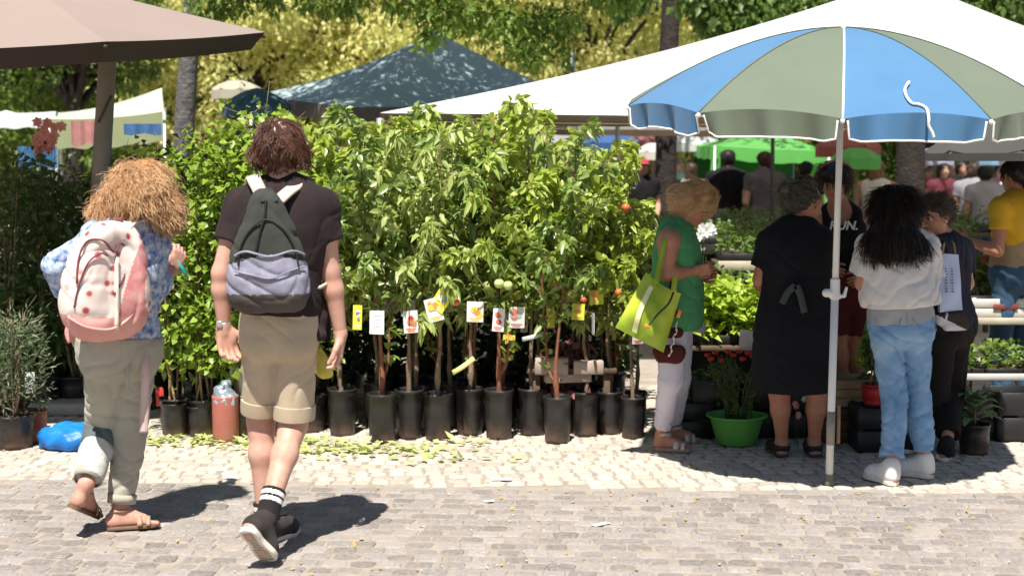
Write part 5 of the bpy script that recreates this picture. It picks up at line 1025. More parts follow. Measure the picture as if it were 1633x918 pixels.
# things behind the sapling trunks
b = A(X_(906, 8.9), 8.62, 0); bush('burgundy_plant', 'dark red leaved plant behind the trunks of the right hand saplings', b[0]-.02, b[1], .52, .17, LF_R, .075, .05, 200, pot=(.10, .26), canes=4, seed=15, z0=.3)
for i, (px, py, w, h, lb) in enumerate(((880, 583, .20, .10, 'off white box under the dark red leaves, left one'), (938, 585, .18, .08, 'off white box under the dark red leaves, right one'), (905, 602, .28, .05, 'flat pinkish board below the off white boxes'))):
    p = at(px, py, 8.48); mb = MB(); mb.add(*box(p, (w, .08, h), rot('Z', 8*i-6), .004)); mb.obj('cardboard_box', M('box_pinkish', (.42, .33, .28), .8, .2, 12), label=lb, cat='box')
table('low rough bench behind the sapling pots', X_(840, 8.6), X_(985, 8.6), 8.46, 8.58, .405, th=.03, mat=WOODD)
# ================================================================== near people
def JJ(Y, **k):
    """joints: name=(px, py[, dy]) measured on the photograph at person distance Y"""
    J = {}
    for n, v in k.items(): J[n] = at(v[0], v[1], Y+(v[2] if len(v) > 2 else 0.0))
    return J
def hairlump(P, root, mat, prims, n, length, dirf, curl, cf, wid, h=.008, noisea=.006, nf=40, name='hair', seed=1, **kw):
    S = SD(h); prims(S); S.noise(noisea, nf, seed); V, F = S.run(); mb = MB(); mb.add(V, F, 0.3)
    X, Fq, a = strands(V, F, n, length, dirf, curl, cf, wid, seed=seed, **kw); mb.add(X, Fq, a)
    kw2 = dict(kw); kw2['lift'] = kw.get('lift', 0)+(.4 if n > 12000 else .15); X, Fq, a = strands(V, F, n//(14 if n > 12000 else 40), length*1.15, dirf, curl*2.2, cf*.7, wid*.55, seed=seed+50, **kw2); mb.add(X, Fq, a)
    return mb.obj(name, mat, root)
def sneaker(P, root, e, mat, solem, name='shoe', laces=None, h=.0055):
    S = SD(h); foot_prims(S, P, e, 'shoe'); S.noise(.0012, 60, 2); o = sobj(name, S, mat, root)[0]
    sole(P, e, grow=.10).obj('sole', solem, o, autosm=40)
    he, to, an, f, n, l = foot_frame(P, e); L = np.linalg.norm(to-he)
    if laces:
        mb = MB()
        for i in range(5):
            c = he+f*L*(.50+.05*i)+n*(.098-.007*i)*P.sc
            a = np.linspace(-1, 1, 7); mb.add(*tube([c+l*x*.024-n*(x*x)*.012 for x in a], .0032, 5))
        mb.obj('laces', laces, o)
    return o
# ---------------------------------------------------------------- man with the grey backpack
def build_man():
    Y = 5.95
    J = JJ(Y, head=(446, 241), neck=(451, 299), pelvis=(446, 530), sha=(386, 330, .02), shb=(512, 330, .0), ela=(353, 436, -.03), elb=(527, 432, .02),
           wra=(357, 520, .0), wrb=(543, 532, .05), hipa=(420, 545), hipb=(472, 547), kna=(416, 668, .08), knb=(468, 676, .03),
           ana=(424, 836, .06), anb=(424, 828, -.24))
    J['hea'] = at(415, 858, 6.0); J['hea'][2] = .004; J['toa'] = J['hea']+A(.115, .235, 0)
    J['tob'] = G(432, 902); J['tob'][2] = .012; J['heb'] = at(390, 846, 5.57)
    P = Pose(J, (-.05, 1, 0), PROF_M, 1.02); P.hf = nz(A(-.1, 1, -.04)); P.hu = nz(A(.0, .04, 1)); q = P.sc
    r = thing('person', 'man in dark T-shirt and khaki shorts walking away', 'person', G(432, 880))
    hs = [hand(P, 'a', A(.16, .0, -1), A(.45, -.75, .05), .62, -1, 1.12), hand(P, 'b', A(-.05, .15, -1), A(-1, -.1, 0), .55, -1, 1.08)]
    make_body(P, r, SK_FAIR, .006, hs, th=.85)
    tee = cloth('tee_dark', (0.030, 0.021, 0.022), .25)
    shirt(P, r, tee, .13, .52, .014, .004, 't_shirt', .006, .0042, slr=.068, seed=1., collar=.955)
    kh = cloth('khaki', (0.49, 0.40, 0.29), .09, 5)
    sh_ = trousers(P, r, kh, (.415, .43), (.089, .080, .06), 'shorts', .006, .24, .0045, -.016, seed=2.)
    cuffs = MB()
    for e, en in (('a', .40), ('b', .415)):
        hp, kn = J['hip'+e], J['kn'+e]; c = lerp(hp, kn, en*2-.03); d = nz(kn-hp); X = basis(-d)
        for k_ in (0,): V, F = lathe([(.078*q, -.031), (.0865*q, -.032), (.0885*q, -.01), (.0885*q, .03), (.081*q, .031)], c+d*.012, 36, .012, X); cuffs.add(V, F)
    cuffs.obj('cuff', kh, sh_, autosm=35)
    # watch
    w = MB(); d = nz(J['ela']-J['wra']); V, F = lathe([(.027, -.008), (.030, -.009), (.030, .009), (.027, .008)], J['wra']+d*.012, 24, 0, basis(d)); w.add(V, F)
    w.add(*box(J['wra']+d*.012+A(-.012, -.030, 0), (.028, .010, .030), None, .003)); w.obj('wristwatch', M('watch_steel', (.55, .52, .48), .3, .1, metal=.7), r)
    # socks
    sockm = [cloth('sock_black', (.022, .02, .02)), cloth('sock_white', (.75, .73, .7))]
    for e in 'ab':
        an, kn = J['an'+e], J['kn'+e]; S = SD(.005); d = kn-an; S.cone(an+nz(d)*-.01, an+d*(.30 if e == 'b' else .22), .043*q, .050*q, .01, flat=2); S.cone(an, J['he'+e]+(an-J['he'+e])*.5, .040*q, .036*q, .02); S.noise(.0015, 50, 1)
        top = .30 if e == 'b' else .22; L = np.linalg.norm(d)
        def pf(C, an=an, d=d, L=L, top=top):
            t = (C-an)@d/L/L; s = (top-t)*L; return (((s > .016) & (s < .034)) | ((s > .044) & (s < .062))).astype(int)
        sobj('sock', S, sockm, r, pf)
        sneaker(P, r, e, cloth('shoe_dark', (.045, .038, .038), .3), RUB, 'sneaker', M('lace', (.06, .055, .055), .8))
        if e == 'b':      # tread grooves on the raised sole
            he, to, an_, f, n, l = foot_frame(P, e); g = MB(); L = np.linalg.norm(to-he)
            for i in range(17):
                c = he+f*L*(.09+.05*i)-n*.0005; ww = .028+(.010 if i > 9 else 0)-(.006 if 4 < i < 8 else 0)
                g.add(*box(c, (ww*1.7, .0045, .003), np.stack([l, f, n], 1), .001))
            g.obj('tread', M('tread', (.25, .2, .15), .9), r)
    # hair: wavy, brown, down to the collar
    hd, u, f = J['head'], P.hu, P.hf; l = np.cross(f, u); X = np.stack([l, f, u])
    def hp_(S):
        S.ell(hd+u*.040-f*.012, (.092, .108, .098), X, .02); S.ell(hd+u*.006-f*.040, (.102, .084, .072), X, .03)
        S.ell(hd-u*.014-f*.046, (.072, .050, .036), X, .03)
        for i in range(14):
            a = R_(180+(i-6.5)*21); S.ell(hd-u*(.008+.014*math.sin(i*2.1))+(l*math.sin(a)*.092+f*math.cos(a)*.082)-f*.006, (.026, .026, .030), X, .015)
        S.box(hd+f*.12-u*.05, (.08, .05, .07), X, .01, .02, 's')
    hm = hairm('brown', [(0, (.055, .022, .014)), (.5, (.085, .034, .020)), (1, (.15, .065, .038))], .32)
    hairlump(P, r, hm, hp_, 9000, .045, lambda P_, N_: np.tile(-u, (len(P_), 1))+np.cross(N_, u)*(.75*np.sin(P_[:, :1]*55+P_[:, 2:]*45)), .0022, 5, .0010, .0055, .011, 42, seed=3, lift=.02, grav=.1)
    # backpack
    dk = cloth('pack_dark', (.045, .050, .043), .2, 5); lv = cloth('pack_lavender', (.27, .27, .35), .25, 22); bt = cloth('pack_base', (.085, .07, .068), .15)
    b = thing('backpack', 'dark grey green backpack with lavender panel on the man in shorts', 'backpack', at(430, 498, Y-.2))
    c, lat, f2, w, d = P.level(.5, .02); B = -f2; U = P.up
    def q3(px, py, dy): return at(px, py, Y+dy)
    S = SD(.007)
    lev = [(318, 402, 440, .042), (340, 393, 454, .055), (370, 383, 469, .066), (400, 373, 480, .074), (428, 367, 487, .080), (452, 365, 491, .080), (474, 369, 490, .062)]
    for i, (py, x0, x1, rr) in enumerate(lev):
        S.cone(q3(x0+rr*375, py, -.19), q3(max(x1-rr*375, x0+rr*375+1), py, -.19), rr, rr*1.0, .04, sq=None)
    S.noise(.004, 15, 4, (1, 1, .4)); S.noise(.002, 40, 5); S.noise(.010, 24, 4, None)
    zA, zB = q3(0, 402, -.2)[2], q3(0, 468, -.2)[2]
    def pp(C):
        s_ = (C[:, 0]-q3(430, 0, -.2)[0]); top = zA+.022*np.cos(s_*14)-.03; return np.where(C[:, 2] < zB, 2, np.where((C[:, 2] < top), 1, 0))
    bo, BV, BF = sobj('pack_body', S, [dk, lv, bt], b, pp)
    # front pocket seam, zip curve, top loop, straps
    def onback(px, py, lift=.004):
        p = q3(px, py, -.55); o = at(0, 0, 1); m = np.abs(BV[:, 0]-at(px, py, Y-.28)[0])+np.abs(BV[:, 2]-at(px, py, Y-.28)[2]); near = BV[m < .02]
        y = near[:, 1].min() if len(near) else Y-.28
        p = at(px, py, y-lift); return p
    z1 = [onback(*p_) for p_ in ((380, 424), (383, 396), (398, 368), (424, 350), (452, 366), (470, 396), (476, 424))]
    m_ = MB(); m_.add(*tube(spline(z1, 30), .0042, 6)); m_.add(*tube(spline([onback(*p_) for p_ in ((424, 318), (422, 345), (414, 372), (408, 402))], 16), .005, 6)); m_.obj('zip', M('zip_black', (.01, .01, .01), .6), b)
    m_ = MB(); m_.add(*strap(spline([onback(420, 322, .0), q3(424, 305, -.17), q3(432, 305, -.15), onback(440, 322, 0)], 14), .022, .005)); m_.obj('grab_loop', dk, b)
    m_ = MB(); fl = spline([onback(x, y, .006) for x, y in ((374, 408), (392, 401), (430, 409), (466, 400), (486, 406))], 24); m_.add(*tube(fl, .005, 6))
    fl = spline([onback(x, y, .005) for x, y in ((373, 432), (400, 438), (432, 444), (462, 432), (486, 424))], 24); m_.add(*tube(fl, .004, 6)); m_.obj('panel_fold', lv, b)
    st = M('strap_beige', (.55, .48, .42), .8)
    for e, xs in (('a', ((421, 322), (414, 306), (407, 292), (402, 286))), ('b', ((444, 322), (458, 309), (470, 300), (479, 294)))):
        m_ = MB(); pts = [q3(x, y, dy) for (x, y), dy in zip(xs, (-.17, -.13, -.095, -.02))]; sh = J['sh'+e]; c9 = P.level(.8, .03)
        sgn = -1 if e == 'a' else 1; pts += [P.surf(.80, 38*sgn, .035)[0], P.surf(.6, 45*sgn, .035)[0], P.surf(.35, 80*sgn, .035)[0], q3(408 if e == 'a' else 462, 470, -.13)]
        sp = spline(pts, 40); cen = P.level(.62)[0]; nr = sp-cen; nr[:14] = nz(A(0, -.5, 1)); m_.add(*strap(sp, .056, .011, nr)); m_.obj('shoulder_strap', st, b)
    # a dark jacket hanging from his waist beside the pack
    j = thing('jacket', 'black jacket hanging at the right hip of the man with the grey backpack', 'jacket', at(505, 530, Y))
    S = SD(.008); S.cone(at(492, 440, Y+.05), at(500, 500, Y+.03), .035, .055, .03); S.cone(at(500, 500, Y+.03), at(509, 532, Y-.01), .055, .035, .03); S.cone(at(516, 470, Y+.10), at(521, 540, Y+.1), .022, .018, .02); S.noise(.008, 24, 3)
    sobj('jacket_cloth', S, tee, j)
    # plastic sheet of a plant label bag carried low at his right side
    y = thing('plastic_bag', 'small yellow plastic carrier bag beside the thigh of the man in shorts', 'bag', at(515, 600, Y+.45))
    S = SD(.006); S.cone(at(511, 560, Y+.4), at(519, 590, Y+.4), .018, .040, .02, sq=(A(0, 1, 0), .5)); S.noise(.005, 40, 3); sobj('bag_film', S, M('film_yellow', (.72, .66, .12), .35, .3, 12, transl=.3), y)
build_man()

# ---------------------------------------------------------------- woman with curly hair
def build_curly():
    Y = 6.25
    J = JJ(Y, head=(230, 300, .02), neck=(214, 348), pelvis=(190, 556), sha=(156, 380, -.12), shb=(244, 384, .10), ela=(92, 424, -.10), elb=(246, 462, .16),
           wra=(116, 520, .14), wrb=(276, 430, .36), hipa=(168, 575, -.05), hipb=(214, 575, .05), kna=(166, 680, .10), knb=(206, 686, .08), ana=(138, 770, -.12), anb=(192, 808, .03))
    J['heb'] = G(170, 846); J['heb'][2] = .012; J['tob'] = J['heb']+A(.225, .06, 0)
    J['hea'] = at(116, 806, Y-.18); J['toa'] = G(150, 836); J['toa'][2] = .035; J['toa'][1] += .03
    P = Pose(J, (.45, .85, 0), PROF_F, .94); P.hf = nz(A(.75, .62, -.12)); P.hu = nz(A(.12, .1, 1))
    r = thing('person', 'woman with curly ginger hair in denim jacket walking past with a pink backpack', 'person', G(190, 842))
    hs = [hand(P, 'b', A(.30, .2, .8), A(-.5, .6, .1), .9, 1, 1.05), hand(P, 'a', A(.1, .1, -1), A(1, .2, 0), .5, 1, 1.0)]
    make_body(P, r, SK_PINK, .0065, hs, cfs=.85)
    m, n, b, o = _nt('denim_light'); v = texc(n); f_ = noise(n, 30, 4, v, .65); rr = ramp(n, f_, [(.34, (.07, .13, .34)), (.48, (.30, .40, .62)), (.62, (.62, .68, .78))]); n.links.new(rr.outputs[0], b.inputs[0]); _sset(b, 'Roughness', .85); bump(n, b, noise(n, 150, 2, v), .3, .002)
    shirt(P, r, m, .02, 1.42, .018, .004, 'denim_jacket', .0065, .0075, slr=.06, seed=3.)
    pm = cloth('linen_grey', (.40, .385, .32), .12, 4)
    trousers(P, r, pm, (.955, .955), (.100, .085, .060), 'trousers', .0065, .12, .0085, .012, 7., ani=(1, 1, .8))
    # cord, dark knee panel, and sunlight painted on the lower leg as paler linen
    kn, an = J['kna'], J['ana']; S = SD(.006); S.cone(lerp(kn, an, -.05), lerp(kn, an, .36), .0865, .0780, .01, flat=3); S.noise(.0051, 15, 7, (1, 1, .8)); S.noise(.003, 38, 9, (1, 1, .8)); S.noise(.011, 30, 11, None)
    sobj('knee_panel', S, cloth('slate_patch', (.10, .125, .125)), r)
    S = SD(.006); S.cone(lerp(kn, an, .36), lerp(kn, an, .92), .0775, .0625, .01, flat=3); S.noise(.0051, 15, 7, (1, 1, .8)); S.noise(.003, 38, 9, (1, 1, .8)); S.noise(.011, 30, 11, None); sobj('sunlit_lower_leg', S, cloth('linen_sunlit', (.52, .53, .50)), r)
    for e in 'ab':
        an = J['an'+e]; kn = J['kn'+e]; d = nz(kn-an)
        V, F = lathe([(.056, -.02), (.0625, -.021), (.0640, .02), (.057, .02)], lerp(kn, an, .885), 30, .03, basis(d)); mb = MB(); mb.add(V, F); mb.obj('cuff', pm, r)
        he, to, an_, f, nn, l = foot_frame(P, e); L = np.linalg.norm(to-he)
        s_ = sole(P, e, .016, grow=.06, up=-.012).obj('sandal', M('sandal_sole', (.16, .09, .055), .7), r, autosm=40)
        st = MB(); lm = M('sandal_strap', (.42, .25, .17), .55)
        for t, hgt, w in ((.62, .052, .022), (.78, .042, .018)):
            a = np.linspace(0, math.pi, 14); st.add(*strap([he+f*L*t+l*math.cos(x)*.046+nn*math.sin(x)*hgt for x in a], w, .004, [l*math.cos(x)+nn*math.sin(x) for x in a]))
        a = np.linspace(0, 2*math.pi, 20); st.add(*strap([he+f*(.062+.045*math.cos(x))+l*math.sin(x)*.037+nn*.072 for x in a], .014, .004, [f*math.cos(x)+l*math.sin(x) for x in a])); st.obj('strap', lm, s_)
    # straps hanging down the thigh
    mb = MB(); mb.add(*strap(spline([at(229, 540, Y-.02), at(232, 590, Y-.09), at(231, 640, Y-.08), at(229, 690, Y-.08)], 24), .036, .004)); mb.obj('hanging_sash', cloth('sash_pink', (.60, .46, .44)), r)
    mb = MB(); mb.add(*strap(spline([at(201, 560, Y-.12), at(204, 590, Y-.13), at(203, 622, Y-.13)], 12), .016, .004)); mb.obj('hanging_cord', pm, r)
    hd, u, f = J['head'], P.hu, P.hf; l = np.cross(f, u); X = np.eye(3)
    def hp_(S):
        S.ell(at(226, 292, Y), (.120, .12, .100), X, .02); S.ell(at(222, 312, Y), (.155, .135, .080), X, .05); S.ell(at(190, 328, Y-.02), (.090, .11, .048), X, .05); S.ell(at(258, 328, Y+.02), (.085, .10, .056), X, .05)
        S.box(hd+f*.17-u*.06, (.08, .05, .09), np.stack([l, f, u]), .01, .03, 's')
    hm = hairm('ginger', [(0, (.30, .13, .055)), (.35, (.46, .23, .10)), (.65, (.64, .39, .20)), (1, (.88, .66, .42))], .42)
    cen = at(222, 268, Y)
    hairlump(P, r, hm, hp_, 14000, .07, lambda P_, N_: (P_-cen)*3.0*A(1, 1, .3)+A(0, 0, -.9), .0065, 12, .0010, .008, .012, 26, seed=8, lift=.07, grav=.25, steps=12)
    # what her right hand holds
    m_ = thing('phone', 'small teal phone in the raised hand of the curly haired woman', 'phone', at(284, 428, Y+.38)); V, F = box((0, 0, 0), (.014, .05, .09), rot('Y', -30), .004)
    mb = MB(); mb.add(V+at(289, 424, Y+.38), F); mb.obj('phone_case', M('teal_case', (.05, .38, .36), .3), m_)
    # pink flowered backpack
    m, n, b_, o = _nt('pink_floral'); v = texc(n); vo = n.nodes.new('ShaderNodeTexVoronoi'); vo.inputs['Scale'].default_value = 17; n.links.new(v, vo.inputs['Vector'])
    r1 = ramp(n, vo.outputs['Distance'], [(.0, (.25, .03, .05)), (.20, (.45, .10, .11)), (.27, (.74, .50, .45)), (.34, (.80, .66, .60)), (.6, (.80, .70, .65))]); f_ = noise(n, 4, 3, v); r2 = ramp(n, f_, [(.32, (0, 0, 0)), (.44, (1, 1, 1))])
    cc = mixc(n, r2.outputs[0], (.78, .60, .55), r1.outputs[0]); n.links.new(cc, b_.inputs[0]); _sset(b_, 'Roughness', .6); bump(n, b_, noise(n, 30, 3, v), .3, .004)
    pk2 = cloth('pink_plain', (.66, .30, .27), .15, 8, two=(.74, .42, .38)); pk3 = cloth('rose_panel', (.56, .17, .19), .2, 20, two=(.72, .40, .38))
    bp = thing('backpack', 'pink and white flowered backpack on the back of the curly haired woman', 'backpack', at(165, 538, Y-.2))
    Yb = Y-.25; S = SD(.0075)
    lev = [(372, 160, 205, .060), (392, 146, 210, .078), (420, 136, 212, .095), (450, 130, 212, .105), (480, 126, 212, .110), (505, 128, 208, .098), (518, 138, 196, .075)]
    for py, x0, x1, rr in lev: rr *= .86; S.cone(at(x0+5, py, Yb-.06), at(x1-9, py, Yb+.07), rr, rr, .04)
    S.noise(.006, 13, 9, (1, 1, .6)); S.noise(.002, 40, 2); S.noise(.009, 22, 9, None)
    zb = at(0, 502, Yb)[2]
    def pp(C):
        x = (C[:, 0]-at(165, 0, Yb)[0]); z = C[:, 2]; mi = np.zeros(len(C), int)
        mi[(x > .085+.25*(z-at(0, 440, Yb)[2])) & (x < .14) & (z < at(0, 385, Yb)[2])] = 2; mi[z < zb-.10*x-.0] = 1; return mi
    bo, BV, BF = sobj('pack_body', S, [m, pk2, pk3], bp, pp)
    def onb(px, py, lift=.004):
        q_ = at(px, py, Yb-.12); mm = np.abs(BV[:, 0]-q_[0])+np.abs(BV[:, 2]-q_[2]); near = BV[mm < .02]; y = near[:, 1].min() if len(near) else Yb-.1; return at(px, py, y-lift)
    zm = M('zip_maroon', (.20, .05, .06), .6)
    mb = MB(); mb.add(*tube(spline([onb(*p_) for p_ in ((122, 452), (126, 410), (140, 384), (165, 384), (182, 402), (192, 388), (200, 400), (198, 440), (182, 470))], 50), .0045, 6)); mb.add(*tube(spline([onb(*p_) for p_ in ((118, 490), (126, 455), (140, 420), (160, 404), (172, 408))], 30), .004, 6)); mb.obj('zip', zm, bp)
    mb = MB(); mb.add(*tube(spline([onb(*p_) for p_ in ((108, 505), (140, 522), (180, 524), (212, 500), (220, 470))], 30), .006, 6)); mb.obj('seam', pk2, bp)
    mb = MB(); mb.add(*strap([onb(186, y) for y in np.linspace(410, 525, 14)], .018, .003)); mb.obj('compression_strap', cloth('pale_strap', (.8, .66, .6)), bp)
    for e, sgn in (('a', -1), ('b', 1)):
        pts = [at(168 if e == 'a' else 200, 366, Yb+.04), at(172 if e == 'a' else 214, 354, Y-.10), at(176 if e == 'a' else 236, 352, Y+.0)]+[P.surf(.8, 35*sgn, .05)[0], P.surf(.55, 45*sgn, .05)[0], P.surf(.3, 85*sgn, .05)[0], at(130 if e == 'a' else 215, 500, Yb+.08)]
        sp = spline(pts, 40); nr = sp-P.level(.6)[0]; nr[:14] = nz(A(0, -.6, 1)); mb = MB(); mb.add(*strap(sp, .05, .012, nr)); mb.obj('shoulder_strap', cloth('pack_strap_pink', (.76, .66, .64)), bp)
    mb = MB(); mb.add(*tube(spline([at(176, 368, Yb), at(180, 352, Yb+.02), at(194, 352, Yb+.03), at(196, 368, Yb+.04)], 14), .006, 6)); mb.obj('grab_loop', zm, bp)
    # tag and bottle hanging at the left edge
    mb = MB(); mb.add(*strap(spline([at(112, 510, Yb+.02), at(107, 530, Yb+.02), at(112, 546, Yb+.02)], 8), .02, .003)); mb.obj('dangling_tab', pk2, bp)
build_curly()
# ---------------------------------------------------------------- woman in green tunic, profile to the right, stooping
def build_green():
    Y = 7.9
    J = JJ(Y, head=(1108, 328, 0), neck=(1078, 358, .0), pelvis=(1074, 500, 0), sha=(1066, 384, -.17), shb=(1092, 384, .17), ela=(1063, 438, -.20), elb=(1085, 440, .2),
           wra=(1108, 431, -.14), wrb=(1112, 436, .10), hipa=(1074, 515, -.085), hipb=(1080, 515, .085), kna=(1070, 604, -.07), knb=(1082, 602, .10), ana=(1056, 694, -.05), anb=(1068, 688, .22))
    J['hea'] = G(1042, 718); J['hea'][2] = .012; J['toa'] = J['hea']+A(.215, -.05, 0); J['heb'] = G(1060, 706); J['heb'][2] = .012; J['tob'] = J['heb']+A(.21, .02, 0)
    J['ana'] = J['hea']+A(.045, 0, .085); J['anb'] = J['heb']+A(.045, 0, .085)
    P = Pose(J, (1, -.05, 0), PROF_F, .93); P.hf = nz(A(.83, -.12, -.52)); P.hu = nz(A(.52, 0, .85))
    r = thing('person', 'stooping woman in sleeveless green tunic and white trousers', 'person', G(1062, 716))
    hs = [hand(P, 'a', A(1, .15, .08), A(0, .75, .3), .95, -1, 1.0), hand(P, 'b', A(1, -.15, .05), A(0, -.75, .3), .9, 1, 1.0)]
    make_body(P, r, SK_TAN, .0065, hs, cfs=.8)
    gr = cloth('tunic_green', (.075, .27, .115), .12, 6)
    pr = [(-.45, .20, .150, -.01), (-.2, .195, .150, -.01), (-.05, .19, .145, -.0), (.08, .18, .135, .01), (.28, .155, .125, .02), (.45, .155, .125, .02), (.62, .160, .122, .012), (.78, .150, .105, .004), (.92, .10, .075, 0), (1.0, .05, .05, 0)]
    shirt(P, r, gr, -.16, 0, .012, .012, 'tunic', .0065, .006, prof=pr, seed=6., collar=.97)
    mb = MB(); V, F = lathe([(.064, -.012), (.071, -.008), (.071, .010), (.064, .014)], J['neck']-P.up*.012, 28, .04, basis(P.up+P.fwd*.3)); mb.add(V, F); mb.obj('collar', gr, r)
    trousers(P, r, cloth('trouser_white', (.60, .57, .66), .06, 6), (.93, .93), (.095, .076, .054), 'trousers', .0065, .05, .0045, .008, 4.)
    for e in 'ab':
        he, to, an_, f, nn, l = foot_frame(P, e); L = np.linalg.norm(to-he)
        s_ = sole(P, e, .020, grow=.06, up=-.012).obj('sandal', M('sandal_tan', (.36, .22, .14), .7), r, autosm=40); st = MB()
        for t, hgt, w in ((.60, .050, .03), (.78, .040, .02)):
            a = np.linspace(0, math.pi, 14); st.add(*strap([he+f*L*t+l*math.cos(x)*.044+nn*math.sin(x)*hgt for x in a], w, .004, [l*math.cos(x)+nn*math.sin(x) for x in a]))
        a = np.linspace(0, 2*math.pi, 20); st.add(*strap([he+f*(.055+.043*math.cos(x))+l*math.sin(x)*.037+nn*.085 for x in a], .02, .004, [f*math.cos(x)+l*math.sin(x) for x in a])); st.obj('strap', M('strap_silver', (.55, .5, .47), .4, metal=.2), s_)
    hd, u, f = J['head'], P.hu, P.hf; l = np.cross(f, u); X = np.stack([l, f, u])
    def hp_(S):
        S.ell(hd+u*.042-f*.022, (.098, .116, .090), X, .02); S.ell(hd-u*.006-f*.070, (.092, .072, .082), X, .03); S.ell(hd+u*.060+f*.060, (.075, .050, .040), X, .03)
        S.ell(hd+l*.060-f*.01-u*.0, (.028, .058, .055), X, .02); S.ell(hd-l*.060-f*.01-u*.0, (.028, .058, .055), X, .02)
    hairlump(P, r, hairm('strawberry', [(0, (.46, .25, .11)), (.5, (.64, .40, .20)), (1, (.84, .62, .38))], .42), hp_, 7000, .05, lambda P_, N_: np.tile(-f*.8-u*.25, (len(P_), 1)), .0025, 5, .0011, .0065, .010, 30, seed=4, lift=.06, grav=.1)
    # shopping bag on her shoulder
    b = thing('shopping_bag', 'large yellow green shopping bag hanging from the shoulder of the stooping woman', 'bag', at(1035, 560, Y-.28))
    m, n, bb, o = _nt('bag_lime'); v = texc(n); f_ = noise(n, 3, 2, v); rr = ramp(n, f_, [(.45, (.34, .50, .035)), (.56, (.62, .70, .07))]); n.links.new(rr.outputs[0], bb.inputs[0]); _sset(bb, 'Roughness', .45); bump(n, bb, noise(n, 12, 3, v), .4, .01)
    t = n.nodes.new('ShaderNodeBsdfTranslucent'); n.links.new(rr.outputs[0], t.inputs[0]); mx = n.nodes.new('ShaderNodeMixShader'); mx.inputs[0].default_value = .25; n.links.new(bb.outputs[0], mx.inputs[1]); n.links.new(t.outputs[0], mx.inputs[2]); n.links.new(mx.outputs[0], o.inputs[0])
    c = [(1030, 434), (1086, 468), (1058, 562), (981, 522)]; Yb = Y-.27
    def sheet(dy, bul):
        def fn(u_, v_):
            cs = [at(x, y, Yb+dy) for x, y in c]; p = ((1-u_)*(1-v_))[:, None]*cs[0]+(u_*(1-v_))[:, None]*cs[1]+(u_*v_)[:, None]*cs[2]+((1-u_)*v_)[:, None]*cs[3]
            b_ = 16*u_*(1-u_)*v_*(1-v_); p[:, 1] += bul*b_+.010*np.sin(u_*9+v_*5)*np.sqrt(b_+.001)+.006*np.sin(v_*17-u_*4)*b_; p[:, 2] -= .015*np.sin(u_*math.pi)*(1-v_); return p
        return fn
    mb = MB(); V1, F1 = grid_sheet(sheet(-.02, -.06), 22, 22); V2, F2 = grid_sheet(sheet(.03, .05), 22, 22); mb.add(V1, F1); mb.add(V2, F2)
    e1 = [0]; N = 23; ring = [i*N for i in range(N)][::-1]+list(range(N))[1:]*0
    edge = [i*N for i in range(N)]+[(N-1)*N+j for j in range(1, N)]+[i*N+N-1 for i in range(N-2, -1, -1)]+[j for j in range(N-2, 0, -1)]; edge = np.array(edge)
    k = np.roll(edge, -1); VV = np.vstack([V1, V2]); mb.add(VV, np.stack([edge, k, k+len(V1), edge+len(V1)], 1)[len(edge)//4*1:]); bo = mb.obj('bag_body', m, b)
    mb = MB(); mb.add(*strap(spline([at(1046, 452, Yb-.05), at(1052, 420, Y-.26), at(1060, 384, Y-.235), at(1068, 368, Y-.16), at(1076, 372, Y-.05), at(1078, 420, Y-.16), at(1074, 466, Yb-.03)], 34), .030, .004, None)); mb.obj('handle', m, b)
    mb = MB(); mb.add(*tube(spline([at(1033, 520, Yb-.115), at(1050, 500, Yb-.12), at(1066, 484, Yb-.115), at(1074, 466, Yb-.06)], 20), .006, 6)); mb.obj('cord', M('cord_green', (.03, .06, .02), .7), b)
    V, F = box((0, 0, 0), (.030, .010, .018), rot('Y', 30)); mb = MB(); mb.add(V+at(1032, 520, Yb-.12), F); V, F = box((0, 0, 0), (.02, .01, .045), rot('Y', 20)); mb.add(V+at(1083, 500, Yb-.04), F); mb.obj('tag', M('tag_orange', (.75, .25, .04), .5), b)
    # white band down the front of the bag
    mb = MB(); V, F = grid_sheet(lambda u_, v_: sheet(-.025, -.06)(.20+.10*u_+.22*v_*v_-.12*v_, .12+.80*v_), 3, 24); mb.add(V+A(0, -.003, 0), F); mb.obj('pale_band', M('band_pale', (.80, .80, .45), .5), b)
    d = thing('tote_bag', 'maroon cloth bag with white script lettering behind the yellow green shopping bag', 'bag', at(1070, 575, Y-.19)); S = SD(.006)
    for py, x0, x1, r_ in ((500, 1072, 1078, .02), (530, 1060, 1082, .030), (560, 1050, 1084, .034), (572, 1054, 1080, .026)): S.cone(at(x0, py, Y-.20), at(x1, py, Y-.20), r_, r_, .03, sq=(A(0, 1, 0), .6))
    S.noise(.004, 22, 2); sobj('bag_cloth', S, cloth('maroon', (.075, .018, .018)), d)
    mb = MB(); mb.add(*tube(spline([at(x, y, Y-.238) for x, y in ((1066, 568), (1071, 560), (1070, 552), (1075, 546), (1074, 536), (1079, 530), (1078, 520), (1081, 512))], 40), [.0045+.002*math.sin(i*1.3) for i in range(40)], 6)); mb.obj('script_lettering', M('script_white', (.7, .66, .6), .7), d)
    mb = MB(); mb.add(*strap(spline([at(1068, 520, Y-.22), at(1070, 470, Y-.21), at(1072, 420, Y-.20)], 12), .02, .004)); mb.obj('strap', cloth('maroon_strap', (.07, .02, .02)), d)
build_green()
